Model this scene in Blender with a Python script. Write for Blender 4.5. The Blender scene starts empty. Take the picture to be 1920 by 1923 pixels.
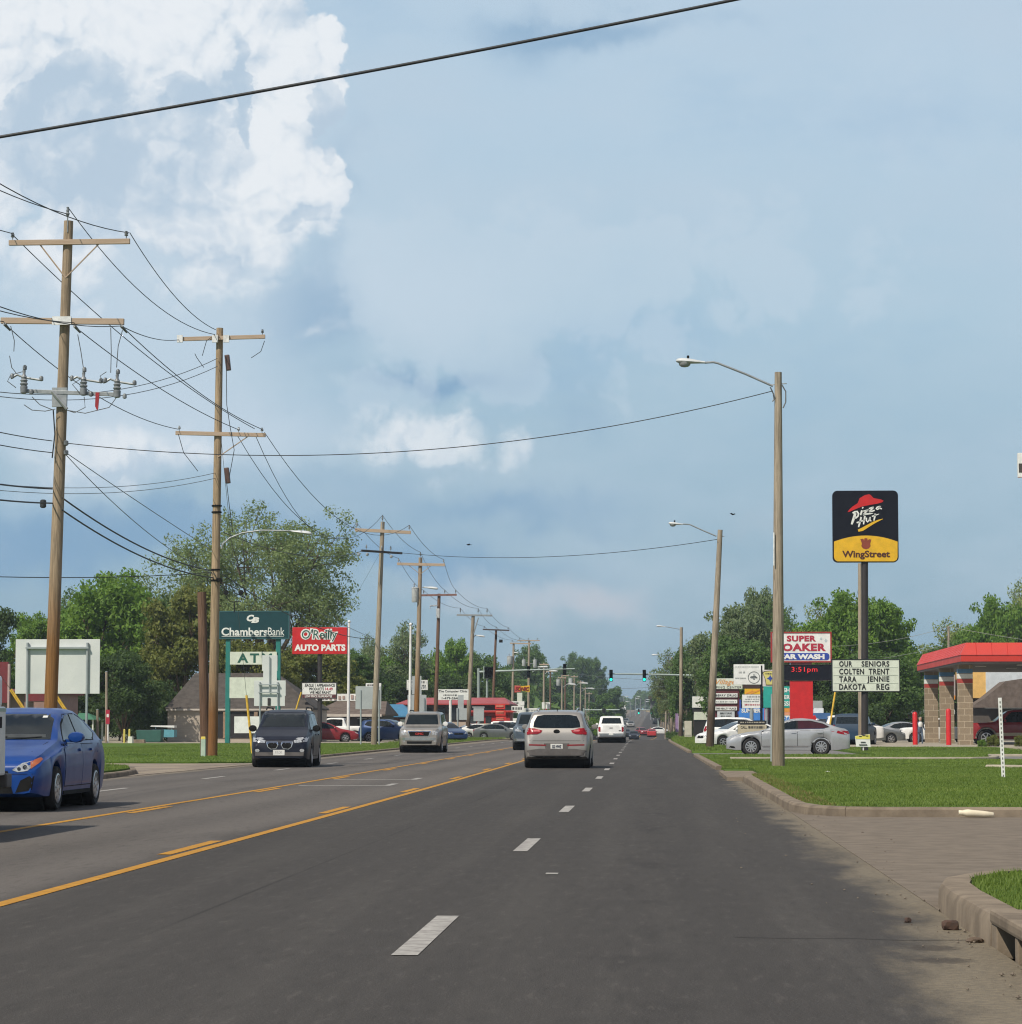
import bpy, bmesh, math, random
import numpy as np
from mathutils import Vector, Matrix
from mathutils.bvhtree import BVHTree

random.seed(7)
rng = np.random.default_rng(11)
scene = bpy.context.scene
COL = scene.collection

# ------------------------------------------------------------------ camera
F = 5200.0            # focal length in photo pixels (photo 1920 px wide)
CAMZ = 1.2
TH = math.atan(401.0 / F)
PSI = math.atan(280.0 * math.cos(TH) / F)
cam = bpy.data.cameras.new('camera')
cam_o = bpy.data.objects.new('camera', cam)
COL.objects.link(cam_o)
cam.sensor_fit = 'HORIZONTAL'
cam.sensor_width = 36.0
cam.lens = 36.0 * F / 1920.0
cam.clip_start = 0.5
cam.clip_end = 9000.0
cam_o.location = (0, 0, CAMZ)
cam_o.rotation_euler = (math.pi / 2 + TH, 0, PSI)
scene.camera = cam_o

_f = Vector((-math.sin(PSI) * math.cos(TH), math.cos(PSI) * math.cos(TH), math.sin(TH)))
_r = Vector((math.cos(PSI), math.sin(PSI), 0))
_u = _r.cross(_f)


def P(px, py, Y):
    """The point seen at photo pixel (px, py) at distance Y along the road."""
    d = _f + _r * ((px - 960.0) / F) + _u * ((961.5 - py) / F)
    t = Y / d.y
    return Vector((d.x * t, Y, CAMZ + d.z * t))


# ------------------------------------------------------------------ sun and sky
SUN_TO = Vector((-0.40, -0.52, 0.755)).normalized()
sun = bpy.data.lights.new('sun', 'SUN')
sun.energy = 4.4
sun.angle = math.radians(0.5)
sun.color = (1.0, 0.92, 0.79)
sun_o = bpy.data.objects.new('sun', sun)
COL.objects.link(sun_o)
sun_o.rotation_euler = SUN_TO.to_track_quat('Z', 'Y').to_euler()

world = bpy.data.worlds.new('World')
scene.world = world
world.use_nodes = True
wt = world.node_tree
wt.nodes.clear()
world.cycles.sampling_method = 'MANUAL'
world.cycles.sample_map_resolution = 256


class NG:
    """Small helper that writes shader maths as Python calls."""
    def __init__(self, tree):
        self.t = tree

    def n(self, kind, **kw):
        nd = self.t.nodes.new(kind)
        for k, v in kw.items():
            setattr(nd, k, v)
        return nd

    def link(self, a, b):
        self.t.links.new(a, b)

    def m(self, op, a, b=None, c=None):
        nd = self.t.nodes.new('ShaderNodeMath')
        nd.operation = op
        for i, v in enumerate((a, b, c)):
            if v is None:
                continue
            if isinstance(v, (int, float)):
                nd.inputs[i].default_value = v
            else:
                self.t.links.new(v, nd.inputs[i])
        return nd.outputs[0]

    def smooth(self, x, lo, hi):
        nd = self.t.nodes.new('ShaderNodeMapRange')
        nd.interpolation_type = 'SMOOTHSTEP'
        self.t.links.new(x, nd.inputs[0])
        nd.inputs[1].default_value = lo
        nd.inputs[2].default_value = hi
        return nd.outputs[0]

    def noise(self, vec, scale, detail=4.0, rough=0.55, dist=0.0):
        nd = self.t.nodes.new('ShaderNodeTexNoise')
        nd.inputs['Scale'].default_value = scale
        nd.inputs['Detail'].default_value = detail
        nd.inputs['Roughness'].default_value = rough
        nd.inputs['Distortion'].default_value = dist
        if vec is not None:
            self.t.links.new(vec, nd.inputs['Vector'])
        return nd.outputs[0]

    def comb(self, x, y, z=0.0):
        nd = self.t.nodes.new('ShaderNodeCombineXYZ')
        for i, v in enumerate((x, y, z)):
            if isinstance(v, (int, float)):
                nd.inputs[i].default_value = v
            else:
                self.t.links.new(v, nd.inputs[i])
        return nd.outputs[0]

    def mix(self, fac, a, b, kind='MIX'):
        nd = self.t.nodes.new('ShaderNodeMix')
        nd.data_type = 'RGBA'
        nd.blend_type = kind
        for i, v in ((0, fac), (6, a), (7, b)):
            if isinstance(v, (int, float)):
                nd.inputs[i].default_value = v
            elif isinstance(v, tuple):
                nd.inputs[i].default_value = (*v, 1.0) if len(v) == 3 else v
            else:
                self.t.links.new(v, nd.inputs[i])
        return nd.outputs[2]


def build_sky():
    g = NG(wt)
    out = g.n('ShaderNodeOutputWorld')
    bg = g.n('ShaderNodeBackground')
    bg.inputs['Strength'].default_value = 0.1
    sky = g.n('ShaderNodeTexSky')
    sky.sky_type = 'NISHITA'
    sky.sun_disc = False
    sky.sun_elevation = math.asin(SUN_TO.z)
    sky.sun_rotation = math.atan2(SUN_TO.x, SUN_TO.y)
    sky.air_density = 1.0
    sky.dust_density = 0.6
    sky.ozone_density = 2.0
    tc = g.n('ShaderNodeTexCoord')
    sep = g.n('ShaderNodeSeparateXYZ')
    g.link(tc.outputs['Generated'], sep.inputs[0])
    x, y, z = sep.outputs
    # tangent-plane coordinates of the sky round the direction of the road
    yy = g.m('MAXIMUM', y, 0.05)
    U = g.m('DIVIDE', x, yy)
    V = g.m('DIVIDE', z, yy)
    vec = g.comb(U, V)

    wob1 = g.m('MULTIPLY', g.m('SUBTRACT', g.noise(g.comb(U, V, 8.0), 22.0, 5.0, 0.6), 0.5), 0.034)
    wob2 = g.m('MULTIPLY', g.m('SUBTRACT', g.noise(g.comb(U, V, 4.0), 22.0, 5.0, 0.6), 0.5), 0.034)

    def billow(dx, dy, scale):
        """Heaped round heads, each a dome over a cell, with smaller heads riding on the larger."""
        tot = None
        amp, sc = 1.0, scale
        for o in range(4):
            nd = g.n('ShaderNodeTexVoronoi', feature='F1', voronoi_dimensions='2D')
            nd.inputs['Scale'].default_value = sc
            g.link(g.comb(g.m('ADD', g.m('ADD', U, dx + 0.31 * o), wob1), g.m('ADD', g.m('ADD', V, dy + 0.17 * o), wob2)), nd.inputs['Vector'])
            d = nd.outputs['Distance']
            v = g.m('MULTIPLY', g.m('SUBTRACT', 1.0, g.m('MULTIPLY', g.m('MULTIPLY', d, d), 1.7)), amp)
            tot = v if tot is None else g.m('ADD', tot, v)
            amp *= 0.52
            sc *= 2.15
        return g.m('MULTIPLY', tot, 0.5)
    nb = g.noise(vec, 15.0, 8.0, 0.58)
    nb2 = g.noise(g.comb(g.m('ADD', U, 3.7), V), 40.0, 6.0, 0.55)
    ns = g.noise(g.comb(g.m('MULTIPLY', U, 0.5), V, 2.3), 15.0, 7.0, 0.56)     # soft stretched veil
    nl = g.noise(g.comb(U, V, 5.1), 8.0, 5.0, 0.55)
    bl = billow(0, 0, 30.0)
    bls = billow(-0.0035, 0.006, 30.0)
    wx = g.m('MULTIPLY', g.m('SUBTRACT', nb, 0.5), 0.075)
    wy = g.m('MULTIPLY', g.m('SUBTRACT', nb2, 0.5), 0.03)
    Uw = g.m('ADD', U, wx)
    Vw = g.m('ADD', g.m('ADD', V, wy), g.m('MULTIPLY', g.m('SUBTRACT', nl, 0.5), 0.05))

    def blob(px, py, rx, ry, amp, tilt=0.0, warped=True):
        u0 = (px - 1240.0) / F
        v0 = (1362.0 - py) / F
        du = g.m('SUBTRACT', Uw if warped else U, u0)
        dv = g.m('SUBTRACT', Vw if warped else V, v0)
        if tilt:
            c, s = math.cos(math.radians(tilt)), math.sin(math.radians(tilt))
            du, dv = g.m('ADD', g.m('MULTIPLY', du, c), g.m('MULTIPLY', dv, s)), g.m('SUBTRACT', g.m('MULTIPLY', dv, c), g.m('MULTIPLY', du, s))
        a = g.m('DIVIDE', du, rx / F)
        b = g.m('DIVIDE', dv, ry / F)
        r2 = g.m('ADD', g.m('MULTIPLY', a, a), g.m('MULTIPLY', b, b))
        e = g.m('POWER', 2.718, g.m('MULTIPLY', r2, -1.0))
        return g.m('MULTIPLY', e, amp)

    def total(items, **kw):
        s = None
        for it in items:
            b = blob(*it, **kw)
            s = b if s is None else g.m('ADD', s, b)
        return s

    clear = g.mix(1.0, sky.outputs[0], (0.42, 0.60, 0.74), 'MULTIPLY')
    K = 10.0   # cloud radiances below are written for a background strength of 0.1
    def C(r, gg, b):
        return (r * K, gg * K, b * K)
    # thin high veil over the whole low sky, denser and paler with height
    ramp = g.n('ShaderNodeValToRGB')
    g.link(g.m('DIVIDE', V, 0.27), ramp.inputs[0])
    cr = ramp.color_ramp
    cr.elements[0].position = 0.0
    cr.elements[0].color = (0.28, 0.41, 0.52, 1)
    cr.elements[1].position = 1.0
    cr.elements[1].color = (0.52, 0.665, 0.795, 1)
    for pos, c in ((0.25, (0.355, 0.505, 0.62, 1)), (0.55, (0.465, 0.625, 0.74, 1)), (0.8, (0.51, 0.66, 0.785, 1))):
        e = cr.elements.new(pos)
        e.color = c
    veil = g.mix(1.0, ramp.outputs[0], (K, K, K), 'MULTIPLY')
    veil = g.mix(g.m('MULTIPLY', g.smooth(ns, 0.42, 0.72), 0.5), veil, C(0.56, 0.67, 0.775))
    veil = g.mix(g.m('MULTIPLY', g.smooth(ns, 0.5, 0.25), 0.45), veil, C(0.285, 0.475, 0.68))
    low = g.mix(0.9, clear, veil)
    # darker blue-grey banks
    dark = total([(150, 1010, 620, 75, 1.1), (760, 1070, 300, 45, 0.8), (800, 690, 170, 26, 0.75), (1090, 760, 90, 60, 0.35),
                  (560, 560, 130, 110, 0.75), (660, 330, 60, 160, 0.55, -20), (1180, 40, 260, 40, 0.7), (980, 90, 140, 90, 0.3), (1560, 860, 420, 130, 0.3), (950, 940, 220, 40, 0.55), (1300, 1230, 500, 70, 0.3),
                  (560, 900, 240, 40, 0.4), (1000, 640, 220, 60, 0.22)])
    col = g.mix(g.m('MULTIPLY', g.smooth(g.m('ADD', dark, g.m('MULTIPLY', g.m('SUBTRACT', nl, 0.5), 1.0)), 0.1, 1.05), 0.85), low, C(0.225, 0.385, 0.57))
    # broad milky haze of the left and middle
    milky = total([(160, 560, 430, 330, 0.95), (350, 820, 420, 90, 0.75), (1050, 420, 420, 240, 0.3), (1720, 160, 420, 160, 0.4), (1110, 1135, 110, 55, 0.75), (850, 560, 250, 90, 0.35), (900, 1110, 180, 40, 0.4), (720, 480, 120, 120, 0.3)])
    col = g.mix(g.m('MULTIPLY', g.smooth(g.m('ADD', milky, g.m('MULTIPLY', g.m('SUBTRACT', nb, 0.5), 1.3)), 0.1, 1.15), 0.9), col, C(0.56, 0.675, 0.785))
    warm = total([(1110, 1130, 100, 60, 0.9), (900, 1120, 140, 34, 0.4), (1500, 1000, 260, 40, 0.25)])
    col = g.mix(g.m('MULTIPLY', g.smooth(g.m('ADD', warm, g.m('MULTIPLY', g.m('SUBTRACT', nb, 0.5), 1.1)), 0.1, 1.0), 0.7), col, C(0.50, 0.535, 0.60))
    mass2 = total([(1010, 560, 330, 190, 1.0), (770, 520, 110, 95, 0.7), (700, 720, 90, 80, 0.45), (1500, 520, 300, 160, 0.5)])
    m2 = g.m('ADD', mass2, g.m('MULTIPLY_ADD', g.m('SUBTRACT', bl, 0.66), 0.9, g.m('MULTIPLY', g.m('SUBTRACT', nb, 0.5), 0.9)))
    col = g.mix(g.m('MULTIPLY', g.m('MULTIPLY', g.smooth(m2, 0.32, 0.62), g.smooth(mass2, 0.02, 0.3)), 0.42), col, C(0.555, 0.67, 0.775))
    # cumulus, with its own light and shade from its billows
    cum = total([(130, 30, 430, 170, 1.7), (330, 190, 210, 150, 1.2), (575, 135, 70, 72, 1.15), (632, 175, 28, 34, 0.5), (478, 62, 26, 26, 0.45), (505, 255, 85, 140, 1.3), (585, 345, 80, 50, 1.1, -25),
                 (405, 440, 120, 75, 1.1), (80, 340, 380, 210, 1.2), (775, 812, 105, 55, 0.95), (840, 770, 48, 42, 0.6), (955, 832, 62, 40, 0.8), (140, 850, 270, 62, 0.6), (545, 600, 75, 22, 0.4), (340, 880, 120, 36, 0.5)])
    puff = g.m('ADD', g.m('MULTIPLY', g.m('SUBTRACT', bl, 0.66), 1.1), g.m('MULTIPLY', g.m('SUBTRACT', nb, 0.5), 0.55))
    dens = g.m('ADD', cum, g.m('MULTIPLY', puff, g.smooth(cum, 0.02, 0.5)))
    lowf = g.smooth(V, 0.215, 0.165)
    soft = g.smooth(dens, 0.12, 0.95)
    cmask = g.m('ADD', g.m('MULTIPLY', g.smooth(dens, 0.32, 0.48), g.m('SUBTRACT', 1.0, lowf)), g.m('MULTIPLY', soft, lowf))
    relief = g.m('MULTIPLY_ADD', g.m('SUBTRACT', bl, bls), 0.95, g.m('MULTIPLY', g.m('SUBTRACT', bl, 0.66), 0.5))
    shade = total([(100, 165, 95, 80, 1.2), (20, 200, 60, 70, 0.85), (345, 190, 72, 52, 1.0), (190, 290, 190, 85, 0.85), (440, 210, 22, 90, 0.9), (425, 110, 36, 55, 0.6), (640, 250, 34, 90, 0.95), (150, 410, 260, 90, 0.75), (545, 405, 80, 26, 0.6), (420, 500, 110, 40, 0.6), (800, 872, 190, 26, 0.9), (140, 900, 280, 36, 0.8)])
    sh = g.m('ADD', shade, g.m('MULTIPLY', puff, 0.75))
    shm = g.m('MULTIPLY_ADD', g.smooth(sh, 0.38, 0.55), 0.45, g.m('MULTIPLY', g.smooth(sh, 0.0, 1.5), 0.55))
    lit = g.m('ADD', g.m('SUBTRACT', 0.86, g.m('MULTIPLY', shm, 0.72)), relief)
    lit = g.m('SUBTRACT', lit, g.m('MULTIPLY', g.m('SUBTRACT', nb2, 0.4), 0.35))
    ccol = g.mix(g.smooth(lit, 0.05, 1.05), C(0.48, 0.60, 0.725), C(0.85, 0.885, 0.92))
    fadeb = g.m('MULTIPLY_ADD', g.smooth(V, 0.10, 0.20), 0.2, 0.72)
    col = g.mix(g.m('MULTIPLY', cmask, fadeb), col, ccol)
    # above the band the photo looks at: the clear sky with high cloud, its unseen share enlarged to whiten the blue fill light
    hi = g.smooth(V, 0.3, 0.6)
    behind = g.smooth(y, 0.02, 0.3)
    keep = g.m('MULTIPLY', g.m('SUBTRACT', 1.0, hi), behind)
    rest = g.mix(g.m('MULTIPLY', g.smooth(g.noise(tc.outputs['Generated'], 3.0, 6.0, 0.55), 0.38, 0.62), 0.8), clear, C(0.66, 0.66, 0.66))
    fin = g.mix(keep, rest, col)
    g.link(fin, bg.inputs['Color'])
    g.link(bg.outputs[0], out.inputs['Surface'])


build_sky()
scene.view_settings.view_transform = 'Standard'
scene.view_settings.look = 'None'
scene.view_settings.exposure = 0.0
scene.view_settings.gamma = 1.0
scene.render.engine = 'CYCLES'
scene.cycles.use_adaptive_sampling = True
scene.cycles.adaptive_threshold = 0.012
scene.cycles.use_denoising = True
scene.cycles.pixel_filter_type = 'BLACKMAN_HARRIS'
scene.cycles.filter_width = 1.15
scene.cycles.max_bounces = 5
scene.cycles.diffuse_bounces = 3
scene.cycles.glossy_bounces = 3
scene.cycles.transmission_bounces = 3
scene.cycles.transparent_max_bounces = 4


# ------------------------------------------------------------------ materials
MATS = {}


def M(name, color=(0.5, 0.5, 0.5), rough=0.6, metal=0.0, var=0.12, scale=4.0, bump=0.0, coat=0.0, color2=None, emit=None, stretch=None, spec=0.5, detail=5.0, bscale=None):
    """A procedural surface: two tones mixed by noise, roughness noise and optional bump."""
    if name in MATS:
        return MATS[name]
    m = bpy.data.materials.new(name)
    m.use_nodes = True
    t = m.node_tree
    g = NG(t)
    b = t.nodes['Principled BSDF']
    tc = g.n('ShaderNodeTexCoord')
    vec = tc.outputs['Object']
    if stretch:
        mp = g.n('ShaderNodeMapping')
        mp.inputs['Scale'].default_value = stretch
        g.link(vec, mp.inputs[0])
        vec = mp.outputs[0]
    nz = g.noise(vec, scale, detail, 0.6)
    c2 = color2 or tuple(min(1.0, c * (1 - 2 * var)) for c in color)
    c1 = color if color2 else tuple(min(1.0, c * (1 + var)) for c in color)
    g.link(g.mix(g.smooth(nz, 0.3, 0.7), c1, c2), b.inputs['Base Color'])
    b.inputs['Metallic'].default_value = metal
    g.link(g.m('MULTIPLY_ADD', nz, 0.2, max(0.02, rough - 0.1)), b.inputs['Roughness'])
    b.inputs['Specular IOR Level'].default_value = spec
    if coat:
        b.inputs['Coat Weight'].default_value = coat
        b.inputs['Coat Roughness'].default_value = 0.05
    if bump:
        bp = g.n('ShaderNodeBump')
        bp.inputs['Strength'].default_value = 1.0
        bp.inputs['Distance'].default_value = bump
        g.link(g.noise(vec, bscale or scale * 3, 6.0, 0.65), bp.inputs['Height'])
        g.link(bp.outputs[0], b.inputs['Normal'])
    if emit:
        b.inputs['Emission Color'].default_value = (*emit[:3], 1)
        b.inputs['Emission Strength'].default_value = emit[3]
    MATS[name] = m
    return m


def leaf_mat(name, c1, c2, c3, worn=None):
    if name in MATS:
        return MATS[name]
    m = bpy.data.materials.new(name)
    m.use_nodes = True
    t = m.node_tree
    g = NG(t)
    t.nodes.clear()
    out = g.n('ShaderNodeOutputMaterial')
    geo = g.n('ShaderNodeNewGeometry')
    tc = g.n('ShaderNodeTexCoord')
    big = g.smooth(g.noise(tc.outputs['Object'], 0.55, 3.0, 0.6), 0.35, 0.65)
    col = g.mix(big, c1, c2)
    col = g.mix(g.m('MULTIPLY', geo.outputs['Random Per Island'], 0.55), col, c3)
    if worn:
        # dry and thin places, and the bands a mower leaves
        w1 = g.noise(tc.outputs['Object'], 0.9, 5.0, 0.65)
        w2 = g.noise(tc.outputs['Object'], 0.16, 3.0, 0.5)
        col = g.mix(g.m('MULTIPLY', g.smooth(w1, 0.56, 0.74), 0.65), col, worn)
        col = g.mix(g.m('MULTIPLY', g.smooth(w2, 0.42, 0.62), 0.4), col, tuple(k * 0.6 for k in c2))
    di = g.n('ShaderNodeBsdfPrincipled')
    di.inputs['Roughness'].default_value = 0.6
    di.inputs['Specular IOR Level'].default_value = 0.3
    g.link(col, di.inputs['Base Color'])
    tr = g.n('ShaderNodeBsdfTranslucent')
    g.link(g.mix(0.35, col, (c3[0] * 1.3, c3[1] * 1.4, c3[2] * 0.6)), tr.inputs[0])
    mx = g.n('ShaderNodeMixShader')
    mx.inputs[0].default_value = 0.38
    g.link(di.outputs[0], mx.inputs[1])
    g.link(tr.outputs[0], mx.inputs[2])
    g.link(mx.outputs[0], out.inputs[0])
    MATS[name] = m
    return m


def wood_pole_mat(name, light, dark, split):
    """Weathered pole: grain along its length, darker treated butt below the height split."""
    if name in MATS:
        return MATS[name]
    m = bpy.data.materials.new(name)
    m.use_nodes = True
    t = m.node_tree
    g = NG(t)
    b = t.nodes['Principled BSDF']
    tc = g.n('ShaderNodeTexCoord')
    sep = g.n('ShaderNodeSeparateXYZ')
    g.link(tc.outputs['Object'], sep.inputs[0])
    mp = g.n('ShaderNodeMapping')
    mp.inputs['Scale'].default_value = (14, 14, 0.5)
    g.link(tc.outputs['Object'], mp.inputs[0])
    grain = g.noise(mp.outputs[0], 2.0, 6.0, 0.65)
    blot = g.noise(tc.outputs['Object'], 0.9, 4.0, 0.6)
    lc = g.mix(g.smooth(grain, 0.35, 0.68), light, tuple(c * 0.5 for c in light))
    lc = g.mix(g.m('MULTIPLY', g.smooth(blot, 0.48, 0.7), 0.5), lc, tuple(c * 0.55 for c in light))
    mp2 = g.n('ShaderNodeMapping')
    mp2.inputs['Scale'].default_value = (9, 9, 1.1)
    g.link(tc.outputs['Object'], mp2.inputs[0])
    lc = g.mix(g.m('MULTIPLY', g.smooth(g.noise(mp2.outputs[0], 1.6, 4.0, 0.6), 0.6, 0.72), 0.55), lc, tuple(c * 0.3 for c in light))
    dc = g.mix(g.smooth(grain, 0.3, 0.7), dark, tuple(c * 0.55 for c in dark))
    h = g.m('ADD', sep.outputs[2], g.m('MULTIPLY', g.m('SUBTRACT', blot, 0.5), 3.0))
    g.link(g.mix(g.smooth(h, split - 1.6, split + 1.8), dc, lc), b.inputs['Base Color'])
    b.inputs['Roughness'].default_value = 0.8
    b.inputs['Specular IOR Level'].default_value = 0.25
    bp = g.n('ShaderNodeBump')
    bp.inputs['Distance'].default_value = 0.02
    g.link(grain, bp.inputs['Height'])
    g.link(bp.outputs[0], b.inputs['Normal'])
    MATS[name] = m
    return m


# ------------------------------------------------------------------ mesh building
class MB:
    """Collects shapes; build() links them as one mesh object."""
    def __init__(self):
        self.v = []
        self.f = []

    def add(self, vs, fs):
        k = len(self.v)
        self.v += [tuple(p) for p in vs]
        self.f += [tuple(i + k for i in q) for q in fs]
        return self

    def box(self, c, s, rz=0.0, taper=1.0, rot=None):
        hx, hy, hz = s[0] / 2, s[1] / 2, s[2] / 2
        vs = []
        for z, k in ((-hz, 1.0), (hz, taper)):
            for x, y in ((-hx, -hy), (hx, -hy), (hx, hy), (-hx, hy)):
                vs.append(Vector((x * k, y * k, z)))
        mt = rot if rot is not None else Matrix.Rotation(rz, 3, 'Z')
        c = Vector(c)
        return self.add([mt @ p + c for p in vs], [(3, 2, 1, 0), (4, 5, 6, 7), (0, 1, 5, 4), (1, 2, 6, 5), (2, 3, 7, 6), (3, 0, 4, 7)])

    def span(self, x0, x1, y0, y1, z0, z1):
        return self.box(((x0 + x1) / 2, (y0 + y1) / 2, (z0 + z1) / 2), (abs(x1 - x0), abs(y1 - y0), abs(z1 - z0)))

    def tube(self, pts, r, n=8, cap=True, r1=None):
        pts = [Vector(p) for p in pts]
        m = len(pts)
        vs, fs = [], []
        ref = Vector((0, 0, 1))
        d0 = (pts[-1] - pts[0]).normalized()
        if abs(d0.z) > 0.8:
            ref = Vector((0, 1, 0))
        for i, p in enumerate(pts):
            a = pts[max(0, i - 1)]
            b = pts[min(m - 1, i + 1)]
            d = (b - a).normalized()
            s = d.cross(ref)
            if s.length < 1e-5:
                s = d.cross(Vector((1, 0, 0)))
            s.normalize()
            t = s.cross(d)
            if isinstance(r, (list, tuple)):
                rr = r[i]
            else:
                rr = r if r1 is None else r + (r1 - r) * i / (m - 1)
            for k in range(n):
                q = 2 * math.pi * k / n
                vs.append(p + s * (rr * math.cos(q)) + t * (rr * math.sin(q)))
        for i in range(m - 1):
            for k in range(n):
                k2 = (k + 1) % n
                fs.append((i * n + k, i * n + k2, (i + 1) * n + k2, (i + 1) * n + k))
        if cap:
            fs.append(tuple(range(n - 1, -1, -1)))
            fs.append(tuple((m - 1) * n + k for k in range(n)))
        return self.add(vs, fs)

    def lathe(self, prof, c=(0, 0, 0), n=16, axis='Z'):
        """prof: list of (radius, height)."""
        vs, fs = [], []
        c = Vector(c)
        for r, h in prof:
            for k in range(n):
                q = 2 * math.pi * k / n
                p = (r * math.cos(q), r * math.sin(q), h)
                if axis == 'X':
                    p = (h, p[0], p[1])
                elif axis == 'Y':
                    p = (p[0], h, p[1])
                vs.append(Vector(p) + c)
        for i in range(len(prof) - 1):
            for k in range(n):
                k2 = (k + 1) % n
                fs.append((i * n + k, i * n + k2, (i + 1) * n + k2, (i + 1) * n + k))
        fs.append(tuple(range(n - 1, -1, -1)))
        fs.append(tuple((len(prof) - 1) * n + k for k in range(n)))
        return self.add(vs, fs)

    def prism(self, poly, y0, y1):
        """poly in (x, z), pushed from y0 to y1 (front face at y0)."""
        n = len(poly)
        vs = [(x, y0, z) for x, z in poly] + [(x, y1, z) for x, z in poly]
        fs = [tuple(range(n)), tuple(range(2 * n - 1, n - 1, -1))]
        for i in range(n):
            j = (i + 1) % n
            fs.append((j, i, i + n, j + n))
        return self.add(vs, fs)

    def hprism(self, poly, z0, z1):
        """poly in (x, y), raised from z0 to z1."""
        n = len(poly)
        vs = [(x, y, z0) for x, y in poly] + [(x, y, z1) for x, y in poly]
        fs = [tuple(range(n - 1, -1, -1)), tuple(range(n, 2 * n))]
        for i in range(n):
            j = (i + 1) % n
            fs.append((i, j, j + n, i + n))
        return self.add(vs, fs)

    def stroke(self, pts, w, y0, y1):
        """A painted stroke in the x-z plane through pts, width w (number or per point)."""
        pts = [Vector((p[0], p[1])) for p in pts]
        L, R = [], []
        n = len(pts)
        for i, p in enumerate(pts):
            d = (pts[min(n - 1, i + 1)] - pts[max(0, i - 1)]).normalized()
            nn = Vector((-d.y, d.x))
            ww = (w[i] if isinstance(w, (list, tuple)) else w) / 2
            L.append(p + nn * ww)
            R.append(p - nn * ww)
        for i in range(n - 1):
            self.prism([tuple(R[i]), tuple(R[i + 1]), tuple(L[i + 1]), tuple(L[i])], y0, y1)
        return self

    def build(self, name, mat, parent=None, smooth=None, bevel=0.0, world_space=True, fix=True):
        me = bpy.data.meshes.new(name)
        top = parent
        while top is not None and '_o' not in top:
            top = top.parent
        off = Vector(top['_o']) if (top is not None and world_space) else Vector((0, 0, 0))
        vs = [(p[0] - off.x, p[1] - off.y, p[2] - off.z) for p in self.v] if off.length else self.v
        me.from_pydata(vs, [], self.f)
        bm = bmesh.new()
        bm.from_mesh(me)
        if fix:
            bmesh.ops.recalc_face_normals(bm, faces=bm.faces)
        if bevel:
            bmesh.ops.bevel(bm, geom=[e for e in bm.edges if e.is_manifold and e.calc_face_angle(0) > 0.6], offset=bevel, segments=2, profile=0.6, affect='EDGES', clamp_overlap=True)
        bm.to_mesh(me)
        bm.free()
        if smooth is not None:
            me.polygons.foreach_set('use_smooth', [True] * len(me.polygons))
            try:
                me.set_sharp_from_angle(angle=math.radians(smooth))
            except Exception:
                pass
        me.materials.append(mat)
        o = bpy.data.objects.new(name, me)
        COL.objects.link(o)
        if parent is not None:
            o.parent = parent
        return o


def tag(o, label=None, cat=None, group=None, kind=None):
    if label:
        o['label'] = label
    if cat:
        o['category'] = cat
    if group:
        o['group'] = group
    if kind:
        o['kind'] = kind
    return o


def thing(name, label, cat, loc=(0, 0, 0), rz=0.0, group=None):
    o = bpy.data.objects.new(name, None)
    COL.objects.link(o)
    o.location = loc
    o.rotation_euler = (0, 0, rz)
    o['_o'] = tuple(loc)
    o.empty_display_size = 0.2
    return tag(o, label, cat, group)


def structure(name, mb, mat, **kw):
    o = mb.build(name, mat, **kw)
    o['kind'] = 'structure'
    return o


def copy_tree(o, parent=None):
    c = o.copy()
    COL.objects.link(c)
    c.parent = parent
    for ch in list(o.children):
        copy_tree(ch, c)
    return c


_TXT = {}


def text_geo(body, bold=0.0, shear=0.0, space=1.0):
    key = (body, bold, shear, space)
    if key in _TXT:
        return _TXT[key]
    cu = bpy.data.curves.new('lettering', 'FONT')
    cu.body = body
    cu.size = 1.0
    cu.offset = bold
    cu.shear = shear
    cu.space_character = space
    cu.fill_mode = 'FRONT'
    cu.resolution_u = 3
    o = bpy.data.objects.new('lettering', cu)
    COL.objects.link(o)
    dg = bpy.context.evaluated_depsgraph_get()
    me = bpy.data.meshes.new_from_object(o.evaluated_get(dg))
    vs = np.array([v.co[:] for v in me.vertices])
    fs = [tuple(p.vertices) for p in me.polygons]
    bpy.data.objects.remove(o)
    bpy.data.curves.remove(cu)
    bpy.data.meshes.remove(me)
    lo, hi = vs.min(0), vs.max(0)
    vs = (vs - lo)
    w, h = hi[0] - lo[0], hi[1] - lo[1]
    vs[:, 0] /= w
    vs[:, 1] /= h
    _TXT[key] = (vs, fs, w / h)
    return _TXT[key]


def put_text(mb, body, x0, x1, z0, z1, y, depth=0.012, **kw):
    """Letters filling the rectangle x0..x1, z0..z1, facing -Y, standing depth proud of plane y."""
    vs, fs, _a = text_geo(body, **kw)
    n = len(vs)
    fr = [(x0 + p[0] * (x1 - x0), y - depth, z0 + p[1] * (z1 - z0)) for p in vs]
    bk = [(a, y - 0.001, c) for a, _b, c in fr]
    # outline walls from the boundary edges
    cnt = {}
    for f in fs:
        for i in range(len(f)):
            a, b = f[i], f[(i + 1) % len(f)]
            k = (min(a, b), max(a, b))
            cnt[k] = cnt.get(k, []) + [(a, b)]
    walls = [(e[0][1], e[0][0], e[0][0] + n, e[0][1] + n) for e in cnt.values() if len(e) == 1]
    mb.add(fr + bk, [tuple(f) for f in fs] + walls)
    return mb


def rect(px0, py0, px1, py1, Y):
    """World x0, x1, z0 (bottom), z1 (top) of a photo rectangle at distance Y."""
    a, b = P(px0, py1, Y), P(px1, py0, Y)
    return a.x, b.x, a.z, b.z

# ------------------------------------------------------------------ lie of the land
_YT = np.arange(-80, 4301, 5.0)


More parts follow.
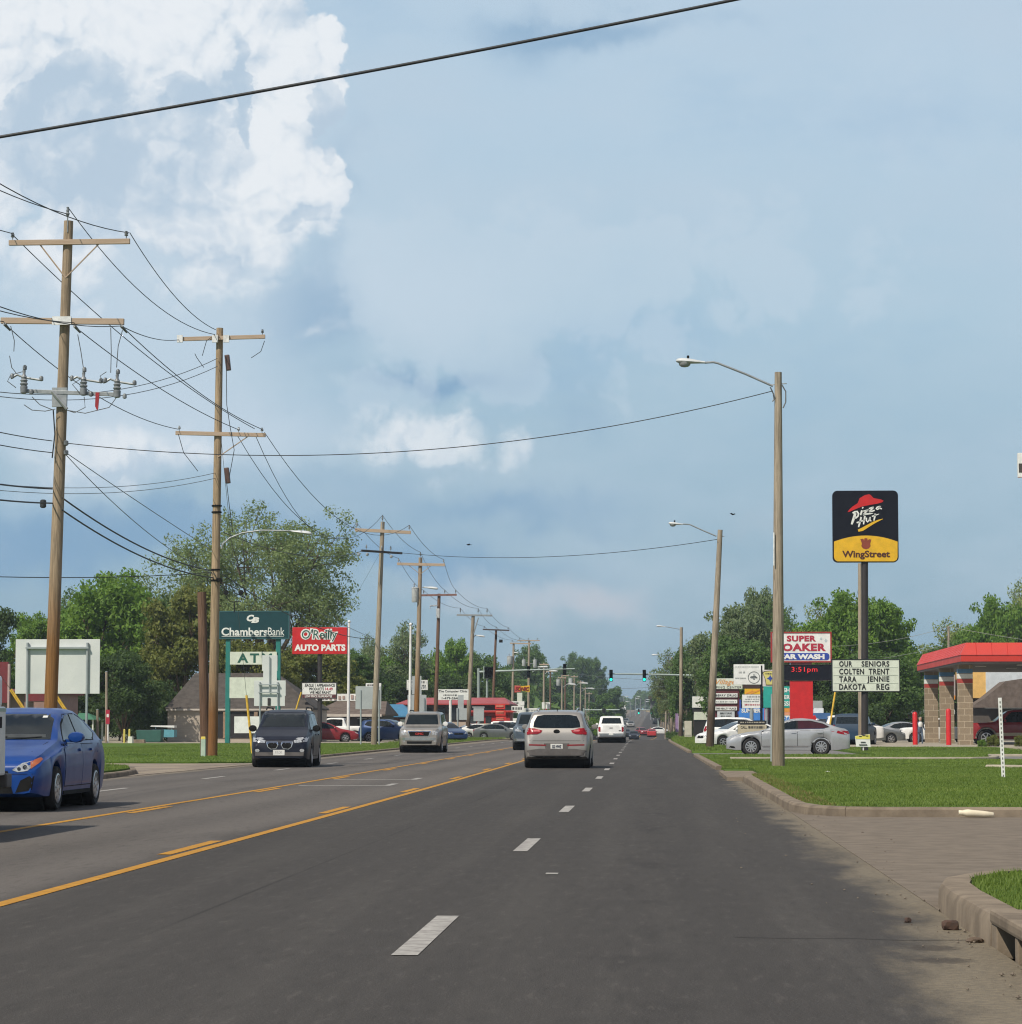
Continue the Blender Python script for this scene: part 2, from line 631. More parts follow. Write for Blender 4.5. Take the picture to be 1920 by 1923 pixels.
def _table(knots, win):
    ys, vs = zip(*knots)
    t = np.interp(_YT, ys, vs)
    k = np.ones(win) / win
    pad = np.concatenate([np.full(win, t[0]), t, np.full(win, t[-1])])
    return np.convolve(pad, k, 'same')[win:-win]


_ZT = _table([(-80, 0), (250, 0), (340, -1.3), (480, -1.1), (650, 0.9), (900, 4.0), (1200, 7.0), (1500, 9.6), (1800, 11.0), (2600, 12.0), (4300, 14.0)], 13)
_XT = _table([(-80, 0), (60, 0), (142, -0.55), (220, -1.1), (340, 0.3), (500, 4.0), (800, 0.0), (1150, -6.0), (1500, -13.0), (1800, -20.0), (4300, -60.0)], 11)


def zg(y):
    return float(np.interp(y, _YT, _ZT))


def xo(y):
    return float(np.interp(y, _YT, _XT))


def strip(xl, xr, ys, dz, nx=2):
    """A sheet along the road between the offsets xl and xr (functions of Y or numbers), dz above the land."""
    mb = MB()
    vs, fs = [], []
    for y in ys:
        a = xl(y) if callable(xl) else xl
        b = xr(y) if callable(xr) else xr
        for i in range(nx):
            vs.append((a + (b - a) * i / (nx - 1) + xo(y), y, zg(y) + (dz(y) if callable(dz) else dz)))
    for j in range(len(ys) - 1):
        for i in range(nx - 1):
            k = j * nx + i
            fs.append((k, k + 1, k + nx + 1, k + nx))
    return mb.add(vs, fs)


YS_ROAD = [float(v) for v in list(range(-30, 60, 10)) + list(range(60, 640, 10)) + list(range(640, 2601, 40))]


def asphalt_mat():
    m = bpy.data.materials.new('asphalt_road')
    m.use_nodes = True
    t = m.node_tree
    g = NG(t)
    b = t.nodes['Principled BSDF']
    tc = g.n('ShaderNodeTexCoord')
    ob = tc.outputs['Object']
    sep = g.n('ShaderNodeSeparateXYZ')
    g.link(ob, sep.inputs[0])
    x, y, _z = sep.outputs

    def mapped(sx, sy):
        mp = g.n('ShaderNodeMapping')
        mp.inputs['Scale'].default_value = (sx, sy, 1)
        g.link(ob, mp.inputs[0])
        return mp.outputs[0]
    streak = g.noise(mapped(1.6, 0.06), 1.5, 6.0, 0.6)
    patch = g.noise(mapped(0.35, 0.12), 1.0, 4.0, 0.6)
    grit = g.noise(ob, 75.0, 3.0, 0.75)
    grit2 = g.noise(ob, 22.0, 4.0, 0.7)
    wob = g.m('MULTIPLY', g.m('SUBTRACT', patch, 0.5), 0.5)
    xw = g.m('ADD', x, wob)
    lane = g.smooth(xw, -4.75, -4.2)                       # right lanes were resurfaced darker
    base = g.mix(lane, (0.168, 0.15, 0.135), (0.066, 0.06, 0.055))
    # tyre tracks of the two lanes are polished, the middle of a lane holds drip marks
    ph = g.m('SINE', g.m('MULTIPLY_ADD', xw, 4.08, 0.3))
    trk = g.m('MULTIPLY', g.m('MULTIPLY', ph, 0.5), g.m('ADD', streak, 0.2))
    base = g.mix(g.m('MULTIPLY_ADD', trk, 0.35, 0.3), base, (0.047, 0.043, 0.040))
    base = g.mix(g.m('MULTIPLY', g.smooth(streak, 0.42, 0.7), 0.3), base, (0.105, 0.096, 0.086))
    base = g.mix(g.m('MULTIPLY', g.smooth(patch, 0.5, 0.75), 0.35), base, (0.042, 0.038, 0.036))
    # the paver's joint and old sealed seams
    seam = g.m('ABSOLUTE', g.m('ADD', g.m('ADD', x, 2.95), g.m('MULTIPLY', g.m('SUBTRACT', streak, 0.5), 0.06)))
    base = g.mix(g.m('MULTIPLY', g.smooth(seam, 0.022, 0.006), g.m('MULTIPLY', g.smooth(patch, 0.42, 0.6), 0.6)), base, (0.02, 0.018, 0.017))
    oil = g.m('MULTIPLY', g.smooth(g.m('ABSOLUTE', g.m('ADD', x, 0.1)), 0.5, 0.0), g.smooth(g.noise(mapped(2.2, 0.5), 1.3, 5.0, 0.65), 0.45, 0.7))
    base = g.mix(g.m('MULTIPLY', oil, 0.55), base, (0.03, 0.027, 0.026))
    # aggregate
    base = g.mix(g.m('MULTIPLY', g.smooth(grit, 0.55, 0.72), 0.55), base, (0.20, 0.185, 0.168))
    base = g.mix(g.m('MULTIPLY', g.smooth(grit, 0.48, 0.28), 0.7), base, (0.025, 0.024, 0.024))
    base = g.mix(g.m('MULTIPLY', g.smooth(grit2, 0.45, 0.75), 0.4), base, (0.05, 0.045, 0.043))
    mott = g.noise(mapped(7.0, 1.1), 1.8, 6.0, 0.7)
    base = g.mix(g.m('MULTIPLY', g.smooth(mott, 0.5, 0.72), 0.38), base, (0.03, 0.028, 0.026))
    base = g.mix(g.m('MULTIPLY', g.smooth(mott, 0.46, 0.3), 0.22), base, (0.17, 0.155, 0.14))
    # dust blown to the kerbs
    dn = g.noise(mapped(1.2, 0.35), 1.6, 6.0, 0.65)
    dd = g.m('ADD', x, g.m('MULTIPLY', g.m('SUBTRACT', dn, 0.5), 1.1))
    near = g.m('MULTIPLY', g.smooth(y, 17.5, 13.0), -0.35)
    dust = g.smooth(g.m('SUBTRACT', dd, near), 1.34, 1.80)
    dust = g.m('MULTIPLY', dust, g.m('MULTIPLY_ADD', g.smooth(grit2, 0.3, 0.7), 0.5, 0.5))
    base = g.mix(g.m('MULTIPLY', dust, 0.9), base, (0.245, 0.205, 0.145))
    for cx, cy, rx, ry in ((1.47, 15.2, 0.15, 0.24), (1.44, 14.4, 0.17, 0.2)):
        a_ = g.m('DIVIDE', g.m('SUBTRACT', x, cx), rx)
        b_ = g.m('DIVIDE', g.m('SUBTRACT', y, cy), ry)
        q = g.m('ADD', g.m('ADD', g.m('MULTIPLY', a_, a_), g.m('MULTIPLY', b_, b_)), g.m('MULTIPLY', g.m('SUBTRACT', grit2, 0.5), 2.2))
        base = g.mix(g.m('MULTIPLY', g.smooth(q, 1.3, 0.2), 0.75), base, (0.06, 0.05, 0.042))
    dustl = g.smooth(dd, -11.9, -12.5)
    base = g.mix(g.m('MULTIPLY', dustl, 0.7), base, (0.24, 0.2, 0.15))
    g.link(base, b.inputs['Base Color'])
    b.inputs['Roughness'].default_value = 0.82
    b.inputs['Specular IOR Level'].default_value = 0.18
    bp = g.n('ShaderNodeBump')
    bp.inputs['Distance'].default_value = 0.008
    g.link(grit, bp.inputs['Height'])
    g.link(bp.outputs[0], b.inputs['Normal'])
    return m


# ground: one sheet to the horizon
def build_ground():
    mb = MB()
    xs = [-1600, -700, -300, -150, -80, -40, -13.5, 3, 40, 80, 150, 300, 700, 1600]
    ys = [-60, 0, 100, 200, 250] + list(range(270, 660, 20)) + list(range(700, 2601, 100)) + [3200, 4200]
    vs = [(x, y, zg(y) - 0.10) for y in ys for x in xs]
    n = len(xs)
    fs = [(j * n + i, j * n + i + 1, (j + 1) * n + i + 1, (j + 1) * n + i) for j in range(len(ys) - 1) for i in range(n - 1)]
    structure('ground', mb.add(vs, fs), M('soil_and_grass', (0.09, 0.13, 0.035), 0.95, var=0.2, scale=0.15, color2=(0.17, 0.16, 0.08), spec=0.1))


build_ground()
structure('road', strip(-12.5, 1.8, YS_ROAD, 0.0, nx=5), asphalt_mat())

M_CONC = M('kerb_concrete', (0.26, 0.21, 0.155), 0.9, var=0.2, scale=2.6, bump=0.003, color2=(0.15, 0.12, 0.09), spec=0.2, detail=8.0, bscale=40)
M_DRIVE = M('driveway_tan', (0.205, 0.17, 0.133), 0.9, scale=3.5, bump=0.005, color2=(0.15, 0.125, 0.10), detail=9.0, spec=0.15, bscale=60)
M_LOT = M('parking_asphalt', (0.21, 0.2, 0.19), 0.9, scale=0.4, bump=0.003, color2=(0.15, 0.145, 0.14), spec=0.2, bscale=40)
M_PALE = M('pale_concrete', (0.40, 0.355, 0.28), 0.9, scale=1.4, color2=(0.28, 0.25, 0.195), spec=0.2)
M_GRASSBASE = M('lawn_soil', (0.10, 0.165, 0.028), 0.95, scale=1.3, bump=0.03, color2=(0.07, 0.12, 0.022), spec=0.1, bscale=18)
M_WHITE_PAINT = M('road_paint_white', (0.42, 0.40, 0.37), 0.7, scale=9.0, color2=(0.24, 0.225, 0.21), spec=0.2)
M_YELLOW_PAINT = M('road_paint_yellow', (0.50, 0.245, 0.02), 0.7, scale=7.0, color2=(0.36, 0.175, 0.025), spec=0.2)


def mark(mb, x0, x1, y0, y1, dz=0.004):
    n = max(1, int((y1 - y0) / 10))
    ys = [y0 + (y1 - y0) * i / n for i in range(n + 1)]
    s = strip(x0, x1, ys, dz)
    mb.add(s.v, s.f)


wm, ym = MB(), MB()
y = 14.55
while y < 640:
    mark(wm, -1.41, -1.27, y, y + 3.0)
    y += 12.02
y = 38.0
while y < 640:
    mark(wm, -10.28, -10.14, y, y + 3.0)
    y += 12.02
# turn arrows of the middle lane
for yb in (55.2, 61.4):
    mark(wm, -7.2, -5.35, yb + 0.0, yb + 0.35)
    mark(wm, -5.5, -5.35, yb + 0.35, yb + 2.0)
mark(wm, -0.93, -0.83, 22.5, 22.7)
structure('white_lane_markings', wm, M_WHITE_PAINT)
mark(ym, -4.49, -4.37, -20, 640)
mark(ym, -7.51, -7.39, -20, 640)
y = 13.6
while y < 400:
    mark(ym, -4.68, -4.55, y, y + 3.1)
    mark(ym, -7.33, -7.20, y, y + 3.1)
    y += 12.1
structure('yellow_lane_markings', ym, M_YELLOW_PAINT)

# crack and drip stains at the near gutter
ck = MB()
pts = [(0.42, 15.9), (0.8, 15.82), (1.1, 15.84), (1.35, 15.72), (1.6, 15.75), (1.78, 15.68)]
for a, b in zip(pts, pts[1:]):
    ck.add([(a[0], a[1] - 0.009, 0.003), (b[0], b[1] - 0.009, 0.003), (b[0], b[1] + 0.009, 0.003), (a[0], a[1] + 0.009, 0.003)], [(0, 1, 2, 3)])
structure('road_crack', ck, M('crack_dark', (0.03, 0.027, 0.025), 0.9))


def kerb(path, w=0.17, h=0.15, side=1, bent=False, dz=0.0):
    """A kerb swept along path; the lawn lies on the side given by side (1: right of travel)."""
    mb = MB()
    prof = [(-0.012, -0.08), (0.0, h * 0.75), (0.02, h * 0.95), (0.05, h), (w, h), (w, -0.08)]
    n = len(prof)
    vs, fs = [], []
    pts = [Vector((p[0] + (xo(p[1]) if bent else 0), p[1])) for p in path]
    cut = [0.0] * len(pts)
    if not bent:                       # a groove at every cast joint
        q_, c_ = [pts[0]], [0.0]
        run = 1.2
        for a, b_ in zip(pts, pts[1:]):
            ln = (b_ - a).length
            while run < ln:
                for off, dep in ((-0.006, 0.0), (0.0, 0.008), (0.006, 0.0)):
                    if 0 < run + off < ln:
                        q_.append(a.lerp(b_, (run + off) / ln))
                        c_.append(dep)
                run += 2.4
            run -= ln
            q_.append(b_)
            c_.append(0.0)
        pts, cut = q_, c_
    for i, p in enumerate(pts):
        d = (pts[min(len(pts) - 1, i + 1)] - pts[max(0, i - 1)]).normalized()
        nn = Vector((d.y, -d.x)) * side
        for a, z in prof:
            q = p + nn * (a + (cut[i] if a < 0.06 else 0))
            vs.append((q.x, q.y, z - (cut[i] if z > 0.05 else 0) + zg(p.y) + dz))
    for i in range(len(pts) - 1):
        for k in range(n):
            fs.append((i * n + k, (i + 1) * n + k, (i + 1) * n + (k + 1) % n, i * n + (k + 1) % n))
    fs.append(tuple(range(n)))
    fs.append(tuple((len(pts) - 1) * n + k for k in range(n)))
    return mb.add(vs, fs)


def sheet(name, poly, z0, z1, mat):
    return structure(name, MB().hprism(poly, z0, z1), mat)


# ---- right side
KERB_NEAR = [(1.8, 15.35), (1.8, 16.5), (1.8, 17.6), (1.83, 18.5), (1.93, 19.2), (2.25, 20.0), (2.9, 20.6), (4.2, 20.9), (14, 21.0)]
structure('kerb', kerb(KERB_NEAR, w=0.2, h=0.17), M_CONC, smooth=28)
sheet('lawn', [(2.72, 12.0), (2.72, 15.36), (2.0, 15.36), (2.0, 17.6), (2.03, 18.4), (2.12, 19.05), (2.4, 19.8), (2.98, 20.4), (4.25, 20.7), (14, 20.8), (14, 12.0)], -0.08, 0.16, M_GRASSBASE)
DRV = [(1.8, 18.2), (1.93, 19.25), (2.25, 20.05), (2.9, 20.65), (4.2, 20.95), (40, 21.05), (40, 36.6), (2.75, 36.6), (2.3, 36.85), (1.95, 37.6), (1.8, 39)]
sheet('driveway', DRV, -0.05, 0.006, M_DRIVE)
KERB_A = [(30, 36.7), (8, 36.7), (2.9, 36.72), (2.35, 36.95), (2.0, 37.6), (1.84, 38.8), (1.8, 41), (1.8, 50), (1.8, 60.5)]
structure('kerb', kerb(KERB_A, w=0.18, h=0.13), M_CONC, smooth=28)
LAWN_A = [(30, 36.88), (3.0, 36.9), (2.5, 37.1), (2.18, 37.7), (2.02, 38.9), (1.98, 41), (1.98, 60.5), (2.3, 62), (2.3, 72.5), (30, 72.5)]
sheet('lawn', LAWN_A, -0.08, 0.13, M_GRASSBASE)
sheet('drain_apron', [(1.45, 60.6), (2.28, 60.6), (2.28, 69.0), (1.45, 69.0)], -0.05, 0.08, M_CONC)
sheet('swale', [(2.3, 72.5), (30, 72.5), (30, 75.5), (1.7, 75.5), (1.7, 69.1), (2.3, 69.1)], -0.08, 0.02, M_GRASSBASE)
LAWN_B = [(1.65, 75.5), (30, 75.5), (30, 95.4), (1.6, 95.4)]
sheet('lawn', LAWN_B, -0.08, 0.05, M_GRASSBASE)
structure('kerb', kerb([(2.4, 95.5), (10.6, 95.5), (11.6, 97), (12.2, 101), (12.6, 106), (20, 107)], w=0.25, h=0.12, side=-1), M_PALE, smooth=50)
structure('kerb', kerb([(8.3, 71.6), (8.9, 70.9), (20, 70.5)], w=0.3, h=0.2, side=-1), M_PALE, smooth=50)
LAWN_C = [(1.5, 95.8), (10.5, 95.8), (11.3, 97.3), (11.9, 101), (12.2, 106.4), (15.5, 107.4), (17.5, 146), (8.4, 146), (8.4, 108.5), (1.5, 108.5)]
sheet('lawn', LAWN_C, -0.08, 0.08, M_GRASSBASE)
sheet('parking_lot', [(12.0, 75.6), (12.3, 106.2), (16, 107), (60, 107), (60, 96)], -0.09, 0.03, M_LOT)
sheet('parking_lot', [(1.4, 108.5), (8.4, 108.5), (8.4, 121), (70, 300), (5.5, 300), (4.2, 121.5), (1.4, 121.5)], -0.09, -0.01, M_LOT)
sheet('station_apron', [(8.4, 146.2), (60, 146.2), (70, 210), (14.5, 210)], -0.09, 0.06, M_PALE)
structure('lawn', strip(1.8, 4.0, [121.6, 121.7, 150, 180, 210, 240, 270, 290], lambda q: -0.06 if q < 121.65 else 0.1), M_GRASSBASE)
structure('kerb', kerb([(1.62, 75.6), (1.62, 96), (1.62, 108)] , w=0.17, h=0.1, bent=True), M_CONC, smooth=28)
structure('kerb', kerb([(1.62, yy) for yy in range(122, 291, 12)], w=0.17, h=0.1, bent=True), M_CONC, smooth=28)

# ---- left side
KERB_L = [(-12.5, -20), (-12.5, 62), (-12.6, 65), (-12.9, 68), (-13.6, 71.5), (-15, 75), (-17.5, 77.5), (-30, 79)]
structure('kerb', kerb(KERB_L, w=0.18, h=0.12, side=-1), M_CONC, smooth=28)
sheet('lawn', [(-12.68, -20), (-12.68, 62), (-12.78, 65), (-13.05, 67.9), (-13.75, 71.2), (-15.1, 74.6), (-17.55, 77.2), (-40, 78.9), (-40, -20)], -0.08, 0.16, M_GRASSBASE)
sheet('driveway', [(-12.5, 64), (-12.5, 88), (-12.8, 87.5), (-14.5, 86.5), (-60, 86.2), (-60, 79.2), (-30, 79.1), (-17.5, 77.6), (-15, 75.1), (-13.6, 71.6), (-12.9, 68.1)], -0.06, 0.012, M('driveway_pale', (0.33, 0.27, 0.2), 0.9, scale=0.6, color2=(0.21, 0.175, 0.145), spec=0.2))
sheet('lawn', [(-12.6, 90), (-12.9, 88), (-14.5, 86.8), (-60, 86.5), (-60, 178), (-17.2, 178), (-12.6 + xo(178), 178), (-12.6 + xo(140), 140), (-12.6 + xo(110), 110)], -0.08, 0.06, M_GRASSBASE)
structure('lawn', strip(-17.0, -12.6, [178.2, 200, 225, 250, 275, 290], 0.06), M_GRASSBASE)
sheet('parking_lot', [(-18.6, 178.3), (-18.6, 300), (-110, 300), (-110, 178.3)], -0.09, 0.05, M_PALE)
structure('kerb', kerb([(-12.5, yy) for yy in range(90, 291, 10)], w=0.15, h=0.08, side=-1, bent=True), M_CONC, smooth=28)
# far shoulders of the road on the rise beyond the dip
structure('far_shoulder', strip(1.8, 12.0, [float(v) for v in range(300, 1900, 40)], 0.0), M('far_bare_ground', (0.36, 0.27, 0.15), 0.95, scale=0.05, color2=(0.25, 0.21, 0.13), spec=0.1))


# ---- grass standing on the lawns
def grass(name, poly_test, x0, x1, y0, y1, z, n, h, w, mat, group=None):
    xs = rng.uniform(x0, x1, n)
    ys = rng.uniform(y0, y1, n)
    keep = poly_test(xs, ys)
    xs, ys = xs[keep], ys[keep]
    m = len(xs)
    q = rng.uniform(0, 2 * np.pi, m)
    hh = h * rng.uniform(0.4, 1.3, m) * (0.7 + 0.6 * (np.sin(xs * 2.1 + 3 * np.sin(ys * 0.9)) * 0.5 + 0.5))
    lx, ly = rng.normal(0, 0.45, m) * hh, rng.normal(0, 0.45, m) * hh
    ww = w * rng.uniform(0.6, 1.4, m)
    co = np.empty((m, 3, 3))
    co[:, 0] = np.stack([xs - np.cos(q) * ww, ys - np.sin(q) * ww, np.full(m, z - 0.01)], 1)
    co[:, 1] = np.stack([xs + np.cos(q) * ww, ys + np.sin(q) * ww, np.full(m, z - 0.01)], 1)
    co[:, 2] = np.stack([xs + lx, ys + ly, z + hh], 1)
    me = bpy.data.meshes.new(name)
    me.vertices.add(m * 3)
    me.vertices.foreach_set('co', co.ravel())
    me.loops.add(m * 3)
    me.loops.foreach_set('vertex_index', np.arange(m * 3))
    me.polygons.add(m)
    me.polygons.foreach_set('loop_start', np.arange(0, m * 3, 3))
    me.polygons.foreach_set('loop_total', np.full(m, 3))
    me.update()
    me.materials.append(mat)
    o = bpy.data.objects.new(name, me)
    COL.objects.link(o)
    o['kind'] = 'stuff'
    return o


def in_poly(poly):
    def test(xs, ys):
        c = np.zeros(len(xs), bool)
        n = len(poly)
        for i in range(n):
            (xa, ya), (xb, yb) = poly[i], poly[(i + 1) % n]
            if ya == yb:
                continue
            s = ((ya > ys) != (yb > ys)) & (xs < (xb - xa) * (ys - ya) / (yb - ya) + xa)
            c ^= s
        return c
    return test


M_GRASS = leaf_mat('grass_blades', (0.185, 0.262, 0.052), (0.145, 0.22, 0.043), (0.22, 0.29, 0.06), worn=(0.26, 0.24, 0.08))
M_DRY = leaf_mat('dry_grass_blades', (0.25, 0.2, 0.08), (0.2, 0.16, 0.06), (0.3, 0.24, 0.1))
NEARL = [(2.74, 8), (2.74, 15.4), (2.0, 15.4), (2.0, 17.6), (2.03, 18.4), (2.12, 19.05), (2.4, 19.8), (2.98, 20.4), (4.25, 20.7), (5, 20.8), (5, 8)]
grass('grass', in_poly(NEARL), 1.98, 4.2, 10, 20.8, 0.16, 36000, 0.034, 0.006, M_GRASS)
grass('grass', in_poly(LAWN_A), 1.9, 11.5, 36.8, 72.5, 0.13, 190000, 0.03, 0.011, M_GRASS)
grass('dry_grass', in_poly(LAWN_A), 1.95, 2.35, 37.0, 61, 0.12, 5000, 0.04, 0.009, M_DRY)
grass('grass', in_poly(LAWN_B), 1.5, 14, 75.5, 95.4, 0.05, 70000, 0.03, 0.018, M_GRASS)
grass('grass', in_poly(LAWN_C), 1.4, 17, 95.6, 146, 0.08, 60000, 0.035, 0.02, M_GRASS)
grass('grass', lambda a, b: a < -12.66 + np.interp(b, _YT, _XT), -29, -12, 87, 178, 0.06, 90000, 0.035, 0.02, M_GRASS)
grass('grass', in_poly([(-12.7, 40), (-12.7, 62), (-12.8, 65), (-13.07, 67.9), (-13.75, 71.2), (-15.1, 74.6), (-17.55, 77.2), (-20, 78), (-20, 40)]), -17.5, -12.6, 52, 77.5, 0.16, 25000, 0.05, 0.012, M_GRASS)
grass('grass', lambda a, b: (a > 1.85 + np.interp(b, _YT, _XT)) & (a < 4.0 + np.interp(b, _YT, _XT)), 0, 4.5, 121, 290, 0.1, 30000, 0.1, 0.03, M_GRASS)
grass('grass', lambda a, b: (a > -17 + np.interp(b, _YT, _XT)) & (a < -12.7 + np.interp(b, _YT, _XT)), -19, -12, 178, 290, 0.06, 30000, 0.12, 0.03, M_GRASS)

# loose grit along the right gutter
pb = MB()
for _ in range(380):
    yy = random.uniform(12, 60)
    xx = 1.78 - abs(random.gauss(0, 0.17)) if yy < 18 or yy > 38 else 1.75 + random.gauss(0.1, 0.3) * (1 + 0.5 * random.random())
    r = random.choice((0.004, 0.005, 0.007, 0.009, 0.013)) * random.uniform(0.7, 1.3)
    vs = [(xx + r * random.uniform(0.7, 1.2) * dx, yy + r * 1.3 * dy, 0.004 + r * dz) for dx, dy, dz in ((1, 0, 0.3), (-1, 0, 0.3), (0, 1, 0.3), (0, -1, 0.3), (0.1, 0, 1.0), (0, 0, -0.1))]
    pb.add(vs, [(0, 2, 4), (2, 1, 4), (1, 3, 4), (3, 0, 4), (2, 0, 5), (1, 2, 5), (3, 1, 5), (0, 3, 5)])
gr = pb.build('gravel', M('grit', (0.2, 0.165, 0.125), 0.9, scale=8.0, color2=(0.09, 0.07, 0.055)))
gr['kind'] = 'stuff'

# ------------------------------------------------------------------ trees
M_BARK = M('bark', (0.16, 0.12, 0.085), 0.95, scale=3.0, bump=0.03, color2=(0.09, 0.07, 0.05), stretch=(4, 4, 0.6), spec=0.1)
LEAF = {
    'fresh': leaf_mat('leaf_fresh', (0.133, 0.249, 0.035), (0.087, 0.191, 0.029), (0.220, 0.325, 0.058)),
    'deep': leaf_mat('leaf_deep', (0.093, 0.180, 0.046), (0.064, 0.133, 0.035), (0.162, 0.232, 0.070)),
    'olive': leaf_mat('leaf_olive', (0.168, 0.191, 0.044), (0.116, 0.157, 0.035), (0.232, 0.232, 0.058)),
    'pale': leaf_mat('leaf_pale', (0.220, 0.290, 0.093), (0.168, 0.244, 0.070), (0.313, 0.348, 0.139)),
    'grey': leaf_mat('leaf_grey', (0.157, 0.215, 0.099), (0.104, 0.168, 0.070), (0.255, 0.302, 0.162)),
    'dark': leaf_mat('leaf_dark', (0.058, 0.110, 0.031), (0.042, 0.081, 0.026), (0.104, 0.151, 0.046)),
    'pecan': leaf_mat('leaf_pecan', (0.19, 0.265, 0.095), (0.15, 0.23, 0.085), (0.29, 0.33, 0.16)),
}


def leaves_mesh(name, cen, rad, per, size, r_, flat=0.75, bias=0.5, clump=5, norm_c=None):
    """Many leaf-sized faces scattered through spheres cen/rad; each face a folded diamond."""
    n = len(cen)
    cnt = np.maximum(8, (per * (rad / rad.mean()) ** 2)).astype(int)
    idx = np.repeat(np.arange(n), cnt)
    m = len(idx)
    d = r_.normal(size=(m, 3))
    d /= np.linalg.norm(d, axis=1)[:, None]
    rr = r_.uniform(0, 1, m) ** bias
    p = cen[idx] + d * (rad[idx] * rr)[:, None] * np.array([1, 1, flat])
    # leaf frame: normals lean outward and up
    nn = d * 0.55 + r_.normal(size=(m, 3)) * 0.65 + np.array([0, 0, 0.35])
    nn /= np.linalg.norm(nn, axis=1)[:, None]
    a = np.cross(nn, r_.normal(size=(m, 3)))
    a /= np.linalg.norm(a, axis=1)[:, None] + 1e-9
    b = np.cross(nn, a)
    s = size * r_.uniform(0.55, 1.35, m)[:, None]
    co = np.empty((m, 4, 3))
    co[:, 0] = p - a * s
    co[:, 1] = p - b * s * 0.55 + nn * s * 0.15
    co[:, 2] = p + a * s * 1.1
    co[:, 3] = p + b * s * 0.55 + nn * s * 0.15
    me = bpy.data.meshes.new(name)
    me.vertices.add(m * 4)
    me.vertices.foreach_set('co', co.ravel())
    me.loops.add(m * 4)
    me.loops.foreach_set('vertex_index', np.arange(m * 4))
    me.polygons.add(m)
    me.polygons.foreach_set('loop_start', np.arange(0, m * 4, 4))
    me.polygons.foreach_set('loop_total', np.full(m, 4))
    me.update()
    return me


def make_tree(seed, H, R, base, lobes, per_lobe, per, leaf, crad=0.2, limbs=0.5, top=0.95, trunk_r=0.28, fill=0.5, spread=1.0, twig=0.025):
    """(trunk mesh, crown mesh): height H, crown radius R, crown starting at height base."""
    r_ = np.random.default_rng(seed)
    rz = (H - base) / 2
    mid = base + rz
    lc, lr = [], []
    for k in range(lobes):
        q = 2 * math.pi * (k / lobes * 2.4 + r_.uniform(0, 0.25))
        zz = -0.72 + 1.5 * (k + 0.5) / lobes
        ring = math.sqrt(max(0.05, 1 - min(0.97, abs(zz)) ** 2)) * r_.uniform(0.45, 0.72) * spread
        lc.append((R * ring * math.cos(q), R * ring * math.sin(q), mid + rz * zz * 0.86))
        lr.append(R * r_.uniform(0.34, 0.52))
    lc, lr = np.array(lc), np.array(lr)
    cen, rad, own = [], [], []
    for k in range(lobes):
        for _ in range(per_lobe):
            d = r_.normal(size=3)
            d /= np.linalg.norm(d)
            d[2] = d[2] * 0.9 + 0.08
            c = lc[k] + d * lr[k] * r_.uniform(fill, 1.05) * np.array([1, 1, 0.85])
            if c[2] > H * 1.02 or c[2] < base * 0.7:
                continue
            cen.append(c)
            rad.append(R * crad * r_.uniform(0.6, 1.3))
            own.append(k)
    cen, rad = np.array(cen), np.array(rad)
    crown = leaves_mesh('crown', cen, rad, per, leaf, r_)
    tb = MB()
    fork = Vector((r_.normal() * 0.1, r_.normal() * 0.1, base * 0.85 + 0.4))
    tb.tube([(0, 0, -0.3), (0.03, 0.02, 0.4), (fork.x * 0.5, fork.y * 0.5, fork.z * 0.55), fork], [trunk_r * 1.35, trunk_r, trunk_r * 0.85, trunk_r * 0.72], n=9)
    for k in range(lobes):
        e = Vector(lc[k])
        c1 = fork.lerp(e, 0.45) + Vector((r_.normal() * 0.25, r_.normal() * 0.25, 0.12 * (e - fork).length))
        tb.tube([fork - Vector((0, 0, 0.2)), c1, e], [trunk_r * 0.5, trunk_r * 0.3, trunk_r * 0.14], n=6)
        mine = [cen[i] for i in range(len(cen)) if own[i] == k]
        for c in mine[:int(len(mine) * limbs)]:
            c = Vector(c)
            s = c1.lerp(e, r_.uniform(0.2, 1.0))
            md = s.lerp(c, 0.5) + Vector((r_.normal(), r_.normal(), r_.normal())) * 0.12
            tb.tube([s, md, c], [twig * 2.2, twig * 1.5, twig * 0.6], n=4, cap=False)
    me = bpy.data.meshes.new('trunk')
    me.from_pydata(tb.v, [], tb.f)
    me.update()
    me.polygons.foreach_set('use_smooth', [True] * len(me.polygons))
    me.materials.append(M_BARK)
    crown.materials.append(LEAF['fresh'])
    return me, crown


PROTO = {
    # broad dense shade trees
    'broad': make_tree(3, 14, 6.2, 2.2, 11, 16, 130, 0.2, crad=0.19),
    'broad2': make_tree(8, 14, 5.2, 2.4, 10, 15, 130, 0.2, crad=0.21),
    'tall': make_tree(21, 14, 4.2, 2.0, 10, 14, 120, 0.19, crad=0.24),
    'lacy': make_tree(33, 14, 5.0, 3.0, 12, 17, 42, 0.15, crad=0.17, limbs=0.9, trunk_r=0.22),
    'pecan': make_tree(45, 19.5, 9.2, 5.2, 19, 27, 92, 0.125, crad=0.122, limbs=0.5, trunk_r=0.40, fill=0.35, spread=1.2, twig=0.024),
    'round': make_tree(52, 13, 6.0, 1.0, 12, 14, 130, 0.21, crad=0.2),
    'bushy': make_tree(61, 6, 4.2, 0.3, 9, 12, 130, 0.17, crad=0.24, trunk_r=0.14, limbs=0.3),
    'small': make_tree(70, 14, 4.8, 1.5, 8, 9, 90, 0.34, crad=0.26, limbs=0.3),
}


